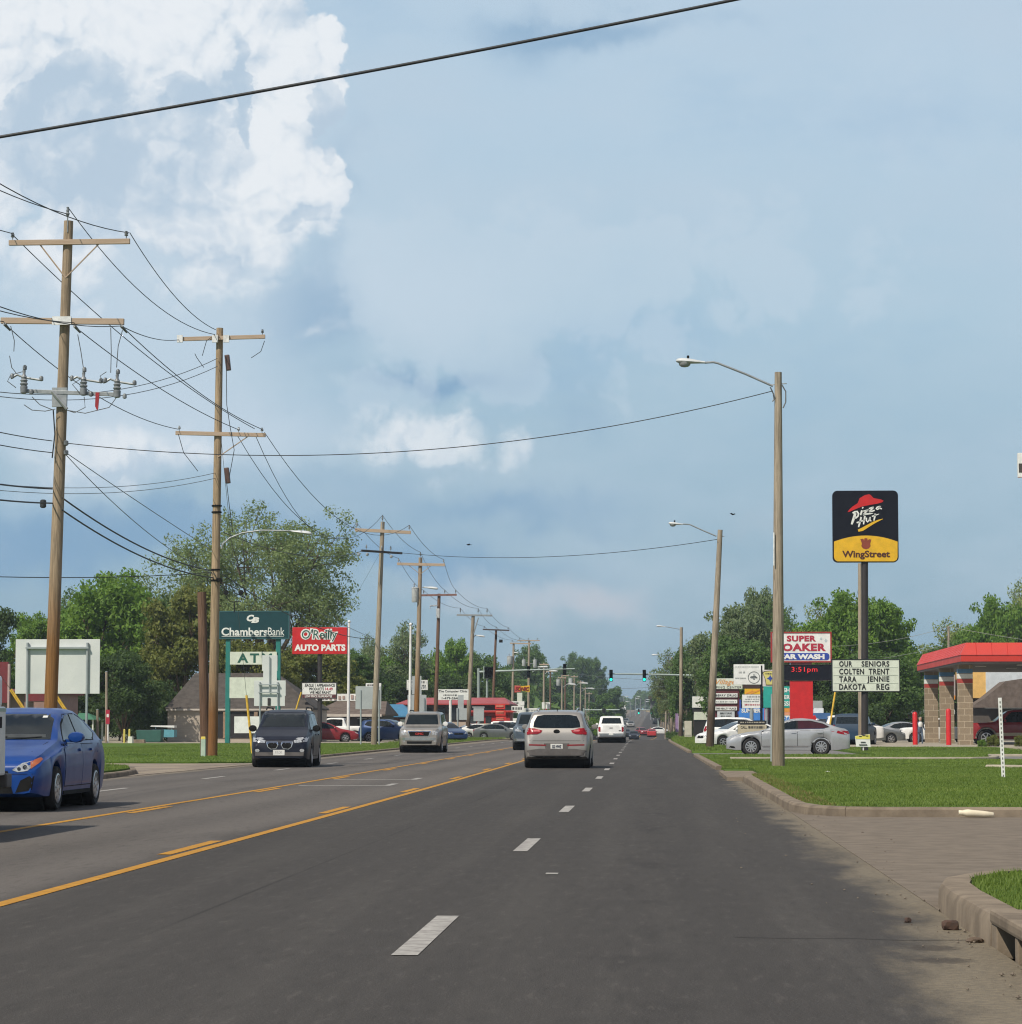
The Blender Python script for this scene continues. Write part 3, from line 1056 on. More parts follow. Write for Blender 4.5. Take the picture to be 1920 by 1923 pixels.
def tree(kind, leaf, px, py_top, Y, width_px, label, group=None, base_z=None, name='broadleaf_tree', base_px=None, rz=None):
    tip = P(px, py_top, Y)
    z0 = zg(Y) if base_z is None else base_z
    tm, cm = PROTO[kind]
    Hp = max(v.co.z for v in cm.vertices) if '_h' not in cm else cm['_h']
    cm['_h'] = Hp
    if '_w' not in cm:
        xs = [v.co.x for v in cm.vertices]
        cm['_w'] = max(xs) - min(xs)
    s = (tip.z - z0) / Hp
    sw = width_px * Y / F / cm['_w']
    t = thing(name, label, 'tree', (tip.x, Y, z0), random.uniform(-0.5, 0.5) if rz is None else rz, group)
    t.scale = (sw, sw, s)
    for nm, me, mt in (('trunk', tm, M_BARK), ('crown', cm, LEAF[leaf])):
        o = bpy.data.objects.new(nm, me)
        COL.objects.link(o)
        o.parent = t
        o.material_slots[0].link = 'OBJECT'
        o.material_slots[0].material = mt
    return t


TG_L, TG_M, TG_R = 'trees behind the left lots', 'trees behind the far shops', 'trees behind the right lots'
# left, behind the sign back and the tan shed
tree('broad', 'fresh', 190, 1062, 215, 260, 'bright green broadleaf tree standing tall behind the white sign back', TG_L)
tree('tall', 'dark', -28, 1120, 205, 130, 'dark evergreen tree cut off by the picture edge beside the maroon roof', TG_L)
tree('broad2', 'fresh', 62, 1145, 240, 150, 'light green tree with rounded top above the white sign back, beside the dark evergreen', TG_L)
tree('lacy', 'deep', 130, 1095, 250, 180, 'open crowned green tree seen between pole and bright tall tree', TG_L)
tree('broad2', 'olive', 345, 1092, 205, 200, 'olive toned oak rising over the dark shed roof', TG_L)
tree('round', 'deep', 285, 1100, 235, 200, 'deep green oak between the bright tall tree and the olive oak', TG_L)
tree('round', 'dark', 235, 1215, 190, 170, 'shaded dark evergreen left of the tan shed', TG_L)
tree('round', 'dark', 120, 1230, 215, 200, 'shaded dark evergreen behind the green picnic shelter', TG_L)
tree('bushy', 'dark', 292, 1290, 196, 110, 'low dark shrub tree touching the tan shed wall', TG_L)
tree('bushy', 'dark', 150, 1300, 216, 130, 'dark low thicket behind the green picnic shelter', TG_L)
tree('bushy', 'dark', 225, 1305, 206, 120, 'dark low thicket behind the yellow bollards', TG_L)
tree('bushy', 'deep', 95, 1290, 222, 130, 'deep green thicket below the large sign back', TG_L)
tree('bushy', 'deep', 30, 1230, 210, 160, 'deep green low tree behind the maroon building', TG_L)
tree('pecan', 'pecan', 497, 928, 232, 440, 'huge spreading pecan with thin leaves and visible limbs above the green bank sign', TG_L, rz=0.0)
tree('round', 'olive', 470, 1195, 215, 190, 'olive bushy tree behind the dark green bank sign', TG_L)
tree('round', 'olive', 590, 1205, 225, 200, 'olive bushy tree behind the red store sign', TG_L)
tree('broad2', 'deep', 655, 1215, 250, 170, 'green tree right of the red store sign', TG_L)
# middle, beyond the shops on the left
tree('lacy', 'grey', 752, 1160, 300, 130, 'pale grey green airy tree behind the twin white flagpole', TG_M)
tree('lacy', 'grey', 690, 1185, 290, 90, 'airy thin tree just right of the white flagpole', TG_M)
tree('broad', 'fresh', 715, 1225, 300, 150, 'bright green spreading tree under the airy grey tree', TG_M)
tree('round', 'fresh', 800, 1222, 320, 150, 'bright green rounded tree behind the red roofed restaurant', TG_M)
tree('broad2', 'fresh', 848, 1195, 330, 110, 'tall bright tree behind the restaurant, right of the brown pole', TG_M)
tree('round', 'deep', 905, 1220, 340, 130, 'deep green rounded tree at the right end of the restaurant', TG_M)
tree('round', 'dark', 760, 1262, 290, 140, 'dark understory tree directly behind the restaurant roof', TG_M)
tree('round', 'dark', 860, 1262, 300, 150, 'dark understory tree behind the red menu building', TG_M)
tree('broad', 'deep', 985, 1207, 560, 110, 'tall deep green tree behind the twin transformer pole', TG_M)
tree('round', 'deep', 950, 1250, 470, 100, 'deep green tree behind the yellow drive-in flag sign', TG_M)
tree('round', 'deep', 1010, 1265, 600, 110, 'dark tree filling behind the distant poles', TG_M)
tree('broad', 'deep', 1075, 1222, 760, 84, 'tall dense tree standing alone left of the green signals', TG_M)
tree('broad2', 'deep', 1115, 1232, 780, 60, 'narrower dense tree just left of the first green signal', TG_M)
tree('round', 'deep', 1060, 1265, 740, 120, 'low wide tree under the dense pair left of the signals', TG_M)
# right
tree('broad', 'grey', 1372, 1128, 262, 190, 'grey green maple behind the second lamp pole', TG_R)
tree('broad2', 'grey', 1425, 1097, 280, 130, 'tallest grey green maple above the car wash sign', TG_R)
tree('lacy', 'deep', 1462, 1118, 270, 110, 'open crowned tree with sky gaps between maple and car wash sign', TG_R)
tree('round', 'deep', 1390, 1190, 250, 190, 'deep green tree behind the shop list signs', TG_R)
tree('lacy', 'grey', 1275, 1215, 330, 110, 'thin pale tree at the left end of the right row', TG_R)
tree('lacy', 'olive', 1262, 1245, 420, 80, 'sparse olive tree behind the third lamp pole', TG_R)
tree('round', 'deep', 1300, 1210, 300, 110, 'dense tree between the third and second lamp poles', TG_R)
tree('broad', 'fresh', 1590, 1100, 250, 240, 'big bright green tree behind the black pole sign', TG_R)
tree('broad2', 'fresh', 1660, 1118, 255, 150, 'bright green tree right of the black sign pole', TG_R)
tree('lacy', 'pale', 1560, 1120, 262, 150, 'pale leafed tree peeping left of the black sign pole', TG_R)
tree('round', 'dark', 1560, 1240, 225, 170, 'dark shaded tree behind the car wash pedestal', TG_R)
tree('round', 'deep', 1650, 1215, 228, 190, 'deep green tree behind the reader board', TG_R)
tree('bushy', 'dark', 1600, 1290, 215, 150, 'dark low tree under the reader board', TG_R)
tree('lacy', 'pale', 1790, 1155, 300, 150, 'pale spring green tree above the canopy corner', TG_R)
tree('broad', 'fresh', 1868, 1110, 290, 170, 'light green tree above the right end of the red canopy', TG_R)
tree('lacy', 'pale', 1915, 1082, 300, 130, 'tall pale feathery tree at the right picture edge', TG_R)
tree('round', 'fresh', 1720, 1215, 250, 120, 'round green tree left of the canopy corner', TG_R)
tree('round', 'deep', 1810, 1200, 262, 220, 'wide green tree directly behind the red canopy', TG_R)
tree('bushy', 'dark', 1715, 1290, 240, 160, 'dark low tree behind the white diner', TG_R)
# far down the road
for i, (px, pyt, Y, w, lf, lb) in enumerate((
        (1150, 1287, 640, 60, 'deep', 'small hazy tree left of the far road, right of the dense pair'),
        (1128, 1300, 560, 50, 'deep', 'low tree left of the far road beyond the white pickup'),
        (1252, 1278, 560, 55, 'deep', 'overhanging tree right of the far road beyond the second signal'),
        (1240, 1298, 620, 40, 'dark', 'dark roadside tree at the right foot of the far hill'),
        (1262, 1290, 520, 50, 'olive', 'olive roadside tree right of the far hill road'),
        (1138, 1318, 560, 60, 'fresh', 'bright low shrub tree left of the far road'))):
    tree('small', lf, px, pyt, Y, w, lb, 'trees along the far road')


# the wooded ridge at the end of the road: one mass
def ridge():
    r_ = np.random.default_rng(5)
    cen, rad = [], []
    for Y in (1450, 1650, 1850, 2050, 2300):
        for x in np.arange(-330, 330, 7.5):
            xc = xo(Y) - 6
            if abs(x - xc) < 14 and Y < 1800:
                continue
            h = r_.uniform(7, 13)
            for _ in range(4):
                cen.append((x + r_.normal() * 3, Y + r_.normal() * 20, zg(Y) + h * r_.uniform(0.3, 0.95)))
                rad.append(r_.uniform(2.5, 4.5))
    for Y in np.arange(420, 1450, 28):
        for side in (-1, 1):
            for k in range(5):
                x = xo(Y) - 6 + side * r_.uniform(19, 75)
                if side == 1 and x < 12:
                    x += 10
                h = r_.uniform(5, 9)
                for _ in range(4):
                    cen.append((x + r_.normal() * 2, Y + r_.normal() * 8, zg(Y) + h * r_.uniform(0.15, 0.95)))
                    rad.append(r_.uniform(1.6, 3.2))
    me = leaves_mesh('woodland', np.array(cen), np.array(rad), 110, 1.25, r_, bias=0.4)
    me.materials.append(LEAF['deep'])
    o = bpy.data.objects.new('woodland', me)
    COL.objects.link(o)
    tag(o, 'far wooded ridge closing the end of the road', 'woodland', kind='stuff')


ridge()

# ------------------------------------------------------------------ vehicles
def paint(name, c, metal=0.35, rough=0.32, coat=0.35):
    return M('paint_' + name, c, rough, metal=metal, var=0.05, scale=2.0, coat=coat, spec=0.4)


PT = {
    'blue': paint('blue', (0.003, 0.044, 0.22), 0.0, 0.35, 0.2),
    'navy': paint('navy', (0.004, 0.006, 0.016), 0.0, 0.4, 0.12),
    'silver': paint('silver', (0.34, 0.32, 0.295), 0.5, 0.4),
    'bright_silver': paint('bright_silver', (0.48, 0.49, 0.50), 0.55, 0.35),
    'champagne': paint('champagne', (0.34, 0.31, 0.27), 0.5),
    'white': paint('white', (0.78, 0.78, 0.76), 0.0, 0.4),
    'slate': paint('slate', (0.10, 0.13, 0.16), 0.4),
    'maroon': paint('maroon', (0.25, 0.016, 0.022), 0.0, 0.35),
    'red': paint('red', (0.45, 0.02, 0.02), 0.1),
    'darkblue': paint('darkblue', (0.02, 0.05, 0.14), 0.3),
    'black': paint('black', (0.012, 0.012, 0.013), 0.2),
    'grey': paint('grey', (0.16, 0.17, 0.17), 0.4),
    'teal': paint('teal', (0.010, 0.034, 0.07), 0.0, 0.4, 0.1),
}
M_GLASS = M('car_glass', (0.010, 0.014, 0.015), 0.12, var=0.1, spec=0.45)
M_GLASS_R = M('car_glass_tint', (0.05, 0.016, 0.02), 0.14, var=0.1, spec=0.45)
M_TYRE = M('tyre_rubber', (0.018, 0.017, 0.017), 0.85, var=0.2, scale=12.0)
M_RIM = M('alloy', (0.55, 0.55, 0.56), 0.3, metal=0.8, var=0.08)
M_STEEL = M('steel_rim', (0.32, 0.32, 0.33), 0.4, metal=0.6)
M_BLACK = M('black_plastic', (0.009, 0.009, 0.009), 0.7, var=0.15, spec=0.2)
M_UNDER = M('car_underside', (0.008, 0.008, 0.008), 0.95)
M_CLAD = M('grey_cladding', (0.11, 0.10, 0.095), 0.7, var=0.1)
M_CHROME = M('chrome', (0.72, 0.72, 0.74), 0.15, metal=1.0, var=0.05)
M_HLAMP = M('headlamp_lens', (0.62, 0.63, 0.64), 0.1, metal=0.3, scale=16.0, color2=(0.28, 0.29, 0.30), coat=1.0)
M_AMBER = M('amber_lens', (0.62, 0.17, 0.06), 0.15, coat=1.0)
M_TLAMP = M('tail_lamp_lens', (0.30, 0.006, 0.012), 0.25, scale=10.0, color2=(0.2, 0.008, 0.015), coat=0.2, spec=0.3)
M_PLATE = M('plate_white', (0.72, 0.72, 0.68), 0.5, var=0.05)
M_PLATETXT = M('plate_ink', (0.05, 0.06, 0.10), 0.6)


def ev(tab, s):
    """Smoothed piecewise curve through (s, value) knots."""
    if s <= tab[0][0]:
        return tab[0][1]
    for (a, va), (b, vb) in zip(tab, tab[1:]):
        if s <= b:
            return va + (vb - va) * (s - a) / (b - a)
    return tab[-1][1]


SPECS = {
    'sedan': dict(L=4.58, W=1.76, zt=[(0, .62), (.06, .70), (.25, .78), (.7, .88), (1.15, .96), (1.32, 1.0), (1.7, 1.2), (2.1, 1.38), (2.45, 1.45), (2.8, 1.465), (3.2, 1.44), (3.6, 1.34), (3.95, 1.18), (4.2, 1.08), (4.42, 1.04), (4.54, .98), (4.58, .86)],
                  zb=[(0, .56), (.3, .70), (.9, .82), (1.4, .90), (2.6, .94), (3.6, .98), (4.2, .98), (4.58, .8)], wh=(.95, 3.6), R=.315, lo=.2),
    'saloon': dict(L=5.0, W=1.86, zt=[(0, .64), (.06, .72), (.3, .82), (.8, .92), (1.4, 1.0), (1.6, 1.05), (2.0, 1.24), (2.4, 1.41), (2.75, 1.49), (3.1, 1.505), (3.5, 1.47), (3.95, 1.36), (4.35, 1.2), (4.6, 1.12), (4.82, 1.08), (4.95, 1.0), (5.0, .85)],
                   zb=[(0, .58), (.3, .74), (.9, .86), (1.6, .96), (2.8, 1.0), (3.8, 1.04), (4.5, 1.04), (5.0, .82)], wh=(.98, 3.83), R=.345, lo=.2),
    'suv': dict(L=4.44, W=1.88, zt=[(0, .72), (.05, .84), (.3, .95), (.8, 1.03), (1.1, 1.08), (1.3, 1.15), (1.7, 1.42), (2.0, 1.57), (2.4, 1.64), (3.2, 1.645), (3.9, 1.60), (4.1, 1.56), (4.16, 1.5), (4.24, 1.3), (4.31, 1.13), (4.38, 1.05), (4.42, .9), (4.44, .72)],
                zb=[(0, .64), (.3, .82), (1.2, 1.0), (2.6, 1.06), (4.0, 1.12), (4.3, 1.03), (4.44, .66)], wh=(.9, 3.54), R=.345, lo=.24),
    'minivan': dict(L=4.9, W=1.83, zt=[(0, .72), (.05, .82), (.25, .92), (.6, 1.02), (.95, 1.12), (1.15, 1.2), (1.6, 1.47), (1.95, 1.64), (2.3, 1.71), (3.4, 1.73), (4.4, 1.70), (4.62, 1.62), (4.74, 1.3), (4.84, 1.0), (4.9, .7)],
                    zb=[(0, .64), (.3, .82), (1.0, 1.0), (2.6, 1.04), (4.5, 1.06), (4.9, .66)], wh=(.98, 3.98), R=.33, lo=.22),
    'bigsuv': dict(L=5.13, W=2.0, zt=[(0, .95), (.05, 1.04), (.3, 1.12), (1.0, 1.19), (1.35, 1.24), (1.5, 1.3), (1.9, 1.62), (2.15, 1.81), (2.5, 1.89), (3.8, 1.91), (4.7, 1.88), (4.9, 1.8), (5.0, 1.4), (5.08, 1.1), (5.13, .75)],
                   zb=[(0, .86), (.3, 1.04), (1.4, 1.16), (3.0, 1.18), (4.9, 1.18), (5.13, .7)], wh=(1.0, 3.95), R=.39, lo=.3),
    'pickup': dict(L=5.6, W=1.98, zt=[(0, 1.02), (.03, 1.12), (.3, 1.17), (1.3, 1.22), (1.5, 1.27), (1.85, 1.58), (2.15, 1.79), (2.45, 1.86), (3.3, 1.86), (3.55, 1.8), (3.72, 1.35), (3.76, 1.22), (5.5, 1.22), (5.57, 1.2), (5.6, .8)],
                   zb=[(0, .98), (.3, 1.10), (1.4, 1.16), (3.6, 1.17), (5.5, 1.17), (5.6, .75)], wh=(1.0, 4.45), R=.41, lo=.36),
}


class Car:
    def __init__(self, name, label, cat, kind, pnt, loc, rz, group=None, W=None, sc=1.0, rim=None, wheels=True, spokes=9):
        sp = SPECS[kind]
        self.sp = sp
        self.kind = kind
        self.L = sp['L']
        self.W = W or sp['W']
        self.paint = pnt
        # local frame: front bumper towards -Y, centre of the wheelbase at the origin
        self.c0 = (sp['wh'][0] + sp['wh'][1]) / 2
        self.root = thing(name, label, cat, loc, rz, group)
        self.root.scale = (sc, sc, sc)
        self.body()
        if wheels:
            self.wheels(rim or M_RIM, spokes)

    def body(self):
        sp, L, hw = self.sp, self.L, self.W / 2
        wf, wr = sp['wh']
        R = sp['R'] + 0.055
        cab = 0.70 if self.kind in ('sedan', 'saloon') else (0.76 if self.kind in ('suv', 'minivan') else 0.80)
        ss = set(round(v, 3) for v in np.arange(0, L, 0.1)) | {0.02, 0.05, 0.14, L - 0.02, L - 0.06, L}
        for t in sp['zt']:
            ss.add(round(t[0], 3))
        for c in (wf, wr):
            for k in range(13):
                ss.add(round(c - R * math.cos(math.pi * k / 12), 3))
        ss = sorted(s for s in ss if 0 <= s <= L)
        out = []
        for s in ss:
            if not out or s - out[-1] > 0.012:
                out.append(s)
        ss = out
        vs, fs = [], []
        nr = None
        for s in ss:
            zt = ev(sp['zt'], s)
            zb = min(ev(sp['zb'], s), zt - 0.03)
            plan = ev([(0, .80), (.05, .86), (.15, .915), (.4, .965), (.9, .99), (1.6, 1.0), (L - 1.1, 1.0), (L - .5, .975), (L - .15, .935), (L - .04, .90), (L, .85)], s)
            wb = hw * plan
            over = max(0.0, min(1.0, (zt - zb - 0.06) / 0.38))
            over = over * over * (3 - 2 * over)
            wt = wb * (0.86 * (1 - over) + cab * over)
            zl = sp['lo'] + 0.06 * max(0, 1 - s / 0.35) + 0.08 * max(0, 1 - (L - s) / 0.5)
            arch = 0
            for c in (wf, wr):
                if abs(s - c) < R:
                    arch = max(arch, sp['R'] + math.sqrt(R * R - (s - c) ** 2))
            zlo = max(zl, min(arch, zb - 0.08))
            h = zb - zlo
            half = [(0, zlo), (wb * .84, zlo), (wb * .955, zlo + min(.015, h * .1)), (wb * .985, zlo + h * .30), (wb, zlo + h * .58), (wb * .99, zlo + h * .84), (wb * .962, zb),
                    (wb * .945 + (wt - wb * .945) * .10, zb + (zt - zb) * .08), (wb * .945 + (wt - wb * .945) * .55, zb + (zt - zb) * .5), (wb * .945 + (wt - wb * .945) * .9, zb + (zt - zb) * .84),
                    (wt * .93, zb + (zt - zb) * .945), (wt * .72, zb + (zt - zb) * .985), (wt * .36, zt - .004), (0, zt)]
            ring = [(x, z) for x, z in half] + [(-x, z) for x, z in half[-2:0:-1]]
            nr = len(ring)
            for x, z in ring:
                vs.append((x, s - self.c0, z))
        m = len(ss)
        for i in range(m - 1):
            for k in range(nr):
                fs.append((i * nr + k, i * nr + (k + 1) % nr, (i + 1) * nr + (k + 1) % nr, (i + 1) * nr + k))
        fs.append(tuple(range(nr - 1, -1, -1)))
        fs.append(tuple((m - 1) * nr + k for k in range(nr)))
        mb = MB().add(vs, fs)
        self.bodyo = mb.build('body', self.paint, self.root, smooth=38, world_space=False)
        # under-structure so that no light passes between the wheels
        ub = MB()
        ub.box((0, 0, sp['lo'] + 0.12), (self.W * 0.60, L * 0.86, 0.16))
        for c in (wf, wr):
            ub.lathe([(R * 0.98, -hw * 0.80), (R * 0.98, hw * 0.80)], (0, c - self.c0, sp['R'] + 0.0), n=20, axis='X')
        ub.build('underbody', M_UNDER, self.root, world_space=False)
        bm = bmesh.new()
        bm.from_mesh(self.bodyo.data)
        self.bvh = BVHTree.FromBMesh(bm)
        bm.free()

    def wheels(self, rim, spokes):
        sp = self.sp
        r, w = sp['R'], 0.21
        for c in sp['wh']:
            for sd in (-1, 1):
                x = sd * (self.W / 2 - w / 2 - 0.015)
                t = MB().lathe([(r * .66, -w / 2 + .02), (r * .9, -w / 2), (r * .985, -w / 2 + .03), (r, 0), (r * .985, w / 2 - .03), (r * .9, w / 2), (r * .66, w / 2 - .02)], (x, c - self.c0, r), n=28, axis='X')
                wo = t.build('wheel', M_TYRE, self.root, smooth=40, world_space=False)
                rb = MB()
                xo_ = x + sd * (w / 2 - 0.035)
                rb.lathe([(r * .67, 0), (r * .67, sd * .03), (r * .60, sd * .035), (r * .57, sd * .0), (r * .57, 0)], (xo_, c - self.c0, r), n=28, axis='X')
                rb.lathe([(r * .16, 0), (r * .15, sd * .03), (r * .05, sd * .035)], (xo_, c - self.c0, r), n=12, axis='X')
                for k in range(spokes):
                    q = 2 * math.pi * k / spokes + 0.2
                    d = Vector((0, math.cos(q), math.sin(q)))
                    n_ = Vector((0, -d.z, d.y))
                    a, b = d * r * .13, d * r * .6
                    cc = Vector((xo_, c - self.c0, r))
                    w0, w1 = r * .07, r * .05
                    pts = [cc + a + n_ * w0, cc + a - n_ * w0, cc + b - n_ * w1 * 1.5, cc + b + n_ * w1 * 1.5]
                    e = Vector((sd * .025, 0, 0))
                    rb.add([p for p in pts] + [p + e for p in pts], [(0, 1, 2, 3), (7, 6, 5, 4), (0, 4, 5, 1), (1, 5, 6, 2), (2, 6, 7, 3), (3, 7, 4, 0)])
                ro = rb.build('rim', rim, wo, smooth=35, world_space=False)
                db = MB().lathe([(r * .6, 0), (r * .6, sd * .004)], (xo_ - sd * .03, c - self.c0, r), n=20, axis='X')
                db.build('brake_disc', M_UNDER, wo, world_space=False)

    def patch(self, name, poly, view, mat, off=0.006, skirt=0.02, parent=None, maxlen=0.16):
        """A panel lying on the body: poly in the plane of the view, pushed onto the surface."""
        L, c0 = self.L, self.c0
        bm = bmesh.new()
        ring = [bm.verts.new((p[0], p[1], 0)) for p in poly]
        bm.faces.new(ring)
        bmesh.ops.triangulate(bm, faces=bm.faces[:])
        for _ in range(4):
            es = [e for e in bm.edges if e.calc_length() > maxlen]
            if not es:
                break
            bmesh.ops.subdivide_edges(bm, edges=es, cuts=1)
            bmesh.ops.triangulate(bm, faces=[f for f in bm.faces if len(f.verts) > 3])
        dirs = {'front': Vector((0, 1, 0)), 'rear': Vector((0, -1, 0)), 'right': Vector((-1, 0, 0)), 'left': Vector((1, 0, 0)), 'top': Vector((0, 0, -1))}
        d = dirs[view]
        last = None
        for v in bm.verts:
            a, b = v.co.x, v.co.y
            if view == 'front':
                o = Vector((a, -c0 - 2, b))
            elif view == 'rear':
                o = Vector((a, L - c0 + 2, b))
            elif view == 'right':
                o = Vector((3, a - c0, b))
            elif view == 'left':
                o = Vector((-3, a - c0, b))
            else:
                o = Vector((a, b - c0, 4))
            hit, nrm, _i, _d = self.bvh.ray_cast(o, d)
            if hit is None:
                q = self.bvh.find_nearest(o + d * (last if last else 2.2))
                hit = q[0]
            else:
                last = (hit - o).length
            v.co = hit - d * off
        bnd = [e for e in bm.edges if len(e.link_faces) == 1]
        ex = bmesh.ops.extrude_edge_only(bm, edges=bnd)
        for v in ex['geom']:
            if isinstance(v, bmesh.types.BMVert):
                v.co += d * skirt
        bmesh.ops.recalc_face_normals(bm, faces=bm.faces)
        me = bpy.data.meshes.new(name)
        bm.to_mesh(me)
        bm.free()
        me.polygons.foreach_set('use_smooth', [True] * len(me.polygons))
        me.set_sharp_from_angle(angle=math.radians(40))
        me.materials.append(mat)
        o = bpy.data.objects.new(name, me)
        COL.objects.link(o)
        o.parent = parent or self.root
        return o

    def both(self, name, poly, mat, **kw):
        """The same panel on the two flanks."""
        return [self.patch(name, poly, s, mat, **kw) for s in ('right', 'left')]

    def pair(self, name, poly, view, mat, **kw):
        """Mirrored panels on a front or rear face."""
        return [self.patch(name, poly, view, mat, **kw), self.patch(name, [(-x, z) for x, z in poly], view, mat, **kw)]

    def mirror(self, s, z, mat, size=(0.2, 0.11, 0.15)):
        for sd in (-1, 1):
            x = sd * (self.W / 2 + 0.06)
            mb = MB()
            mb.lathe([(0.02, -.5), (.42, -.44), (.5, -.2), (.5, .2), (.40, .45), (.05, .5)], (0, 0, 0), n=12, axis='Y')
            mb.v = [(x + p[0] * size[0], s - self.c0 + p[1] * size[1], z + p[2] * size[2]) for p in mb.v]
            mb.box((x - sd * .11, s - self.c0, z - .05), (.14, .06, .04))
            mb.build('wing_mirror', mat, self.root, smooth=50, world_space=False)

    def text(self, name, body, x0, x1, z0, z1, view, mat, **kw):
        """Letters on the front or the rear face, laid against the body."""
        mb = MB()
        put_text(mb, body, x0, x1, z0, z1, 0, depth=0.01, **kw)
        L, c0 = self.L, self.c0
        sg = 1 if view == 'front' else -1
        o = Vector(((x0 + x1) / 2, -c0 - 2 if sg == 1 else L - c0 + 2, (z0 + z1) / 2))
        if sg == -1:
            o.x = -o.x
        hit = self.bvh.ray_cast(o, Vector((0, sg, 0)))[0]
        yy = hit.y if hit else (-c0 if sg == 1 else L - c0)
        mb.v = [(p[0] * sg, yy + p[1] * sg - 0.02 * sg, p[2]) for p in mb.v]
        return mb.build(name, mat, self.root, world_space=False)


def glaze(c, front=True, doors=True, detail=2):
    """Windows and lamps that every car of a kind shares."""
    k, W, L = c.kind, c.W, c.L
    h = W / 2
    if doors:
        sur = {'sedan': [(1.56, .97), (3.48, .985), (3.86, 1.085), (3.48, 1.29), (2.95, 1.385), (2.28, 1.37), (1.96, 1.23)],
               'saloon': [(1.92, 1.04), (3.78, 1.062), (4.2, 1.145), (3.92, 1.29), (3.4, 1.41), (2.6, 1.41), (2.26, 1.26)],
               'suv': [(1.56, 1.10), (3.44, 1.12), (3.92, 1.23), (3.74, 1.48), (3.2, 1.545), (2.12, 1.52), (1.86, 1.37)],
               'minivan': [(1.42, 1.08), (4.56, 1.10), (4.46, 1.575), (3.4, 1.615), (2.0, 1.575), (1.68, 1.37)],
               'bigsuv': [(1.79, 1.22), (4.8, 1.24), (4.7, 1.76), (3.7, 1.785), (2.26, 1.745)],
               'pickup': [(1.76, 1.20), (3.46, 1.22), (3.46, 1.725), (2.66, 1.755), (2.24, 1.715)]}[k]
        c.both('window_surround', sur, M_BLACK, off=.003, skirt=.006, maxlen=.12)
    if k == 'sedan':
        c.patch('windshield', [(-.66, 1.0), (.66, 1.0), (.55, 1.37), (-.55, 1.37)], 'front', M_GLASS, maxlen=.12)
        c.patch('rear_window', [(-.60, 1.10), (.60, 1.10), (.50, 1.38), (-.50, 1.38)], 'rear', M_GLASS, maxlen=.12)
        c.both('side_window', [(1.62, .985), (2.50, .985), (2.50, 1.36), (2.30, 1.345), (2.0, 1.22)], M_GLASS)
        c.both('side_window', [(2.58, .985), (3.45, 1.0), (3.78, 1.09), (3.45, 1.27), (2.95, 1.36), (2.58, 1.37)], M_GLASS)
    elif k == 'saloon':
        c.patch('windshield', [(-.70, 1.06), (.70, 1.06), (.58, 1.41), (-.58, 1.41)], 'front', M_GLASS, maxlen=.12)
        c.patch('rear_window', [(-.62, 1.15), (.62, 1.15), (.52, 1.40), (-.52, 1.40)], 'rear', M_GLASS, maxlen=.12)
        c.both('side_window', [(1.98, 1.055), (2.82, 1.06), (2.82, 1.40), (2.62, 1.385), (2.3, 1.25)], M_GLASS)
        c.both('side_window', [(2.90, 1.06), (3.75, 1.08), (4.12, 1.15), (3.9, 1.27), (3.4, 1.385), (2.9, 1.405)], M_GLASS_R)
    elif k == 'suv':
        c.patch('windshield', [(-.70, 1.16), (.70, 1.16), (.60, 1.54), (-.60, 1.54)], 'front', M_GLASS, maxlen=.12)
        c.both('side_window', [(1.62, 1.12), (2.45, 1.12), (2.45, 1.52), (2.15, 1.50), (1.9, 1.36)], M_GLASS)
        c.both('side_window', [(2.53, 1.12), (3.4, 1.14), (3.85, 1.24), (3.7, 1.46), (3.2, 1.52), (2.53, 1.525)], M_GLASS)
    elif k == 'minivan':
        c.patch('windshield', [(-.72, 1.2), (.72, 1.2), (.62, 1.60), (-.62, 1.60)], 'front', M_GLASS, maxlen=.12)
        c.patch('rear_window', [(-.62, 1.18), (.62, 1.18), (.58, 1.55), (-.58, 1.55)], 'rear', M_GLASS, maxlen=.12)
        c.both('side_window', [(1.48, 1.10), (2.35, 1.10), (2.35, 1.58), (2.05, 1.55), (1.72, 1.36)], M_GLASS)
        c.both('side_window', [(2.43, 1.10), (3.4, 1.10), (3.4, 1.59), (2.43, 1.59)], M_GLASS)
        c.both('side_window', [(3.48, 1.10), (4.5, 1.12), (4.42, 1.55), (3.48, 1.59)], M_GLASS)
    elif k == 'bigsuv':
        c.patch('windshield', [(-.76, 1.3), (.76, 1.3), (.66, 1.76), (-.66, 1.76)], 'front', M_GLASS, maxlen=.12)
        c.patch('rear_window', [(-.66, 1.3), (.66, 1.3), (.62, 1.7), (-.62, 1.7)], 'rear', M_GLASS, maxlen=.12)
        c.both('side_window', [(1.85, 1.24), (2.7, 1.24), (2.7, 1.75), (2.3, 1.72)], M_GLASS)
        c.both('side_window', [(2.78, 1.24), (3.65, 1.24), (3.65, 1.76), (2.78, 1.76)], M_GLASS)
        c.both('side_window', [(3.73, 1.24), (4.75, 1.26), (4.65, 1.73), (3.73, 1.76)], M_GLASS)
    elif k == 'pickup':
        c.patch('windshield', [(-.74, 1.27), (.74, 1.27), (.64, 1.74), (-.64, 1.74)], 'front', M_GLASS, maxlen=.12)
        c.patch('rear_window', [(-.70, 1.33), (.70, 1.33), (.60, 1.72), (-.60, 1.72)], 'rear', M_GLASS, maxlen=.12)
        c.both('side_window', [(1.82, 1.22), (2.6, 1.22), (2.6, 1.72), (2.28, 1.69)], M_GLASS)
        c.both('side_window', [(2.68, 1.22), (3.42, 1.24), (3.42, 1.70), (2.68, 1.73)], M_GLASS)
        c.patch('truck_bed', [(-.78, 3.85), (.78, 3.85), (.78, 5.48), (-.78, 5.48)], 'top', M_UNDER, off=.004)
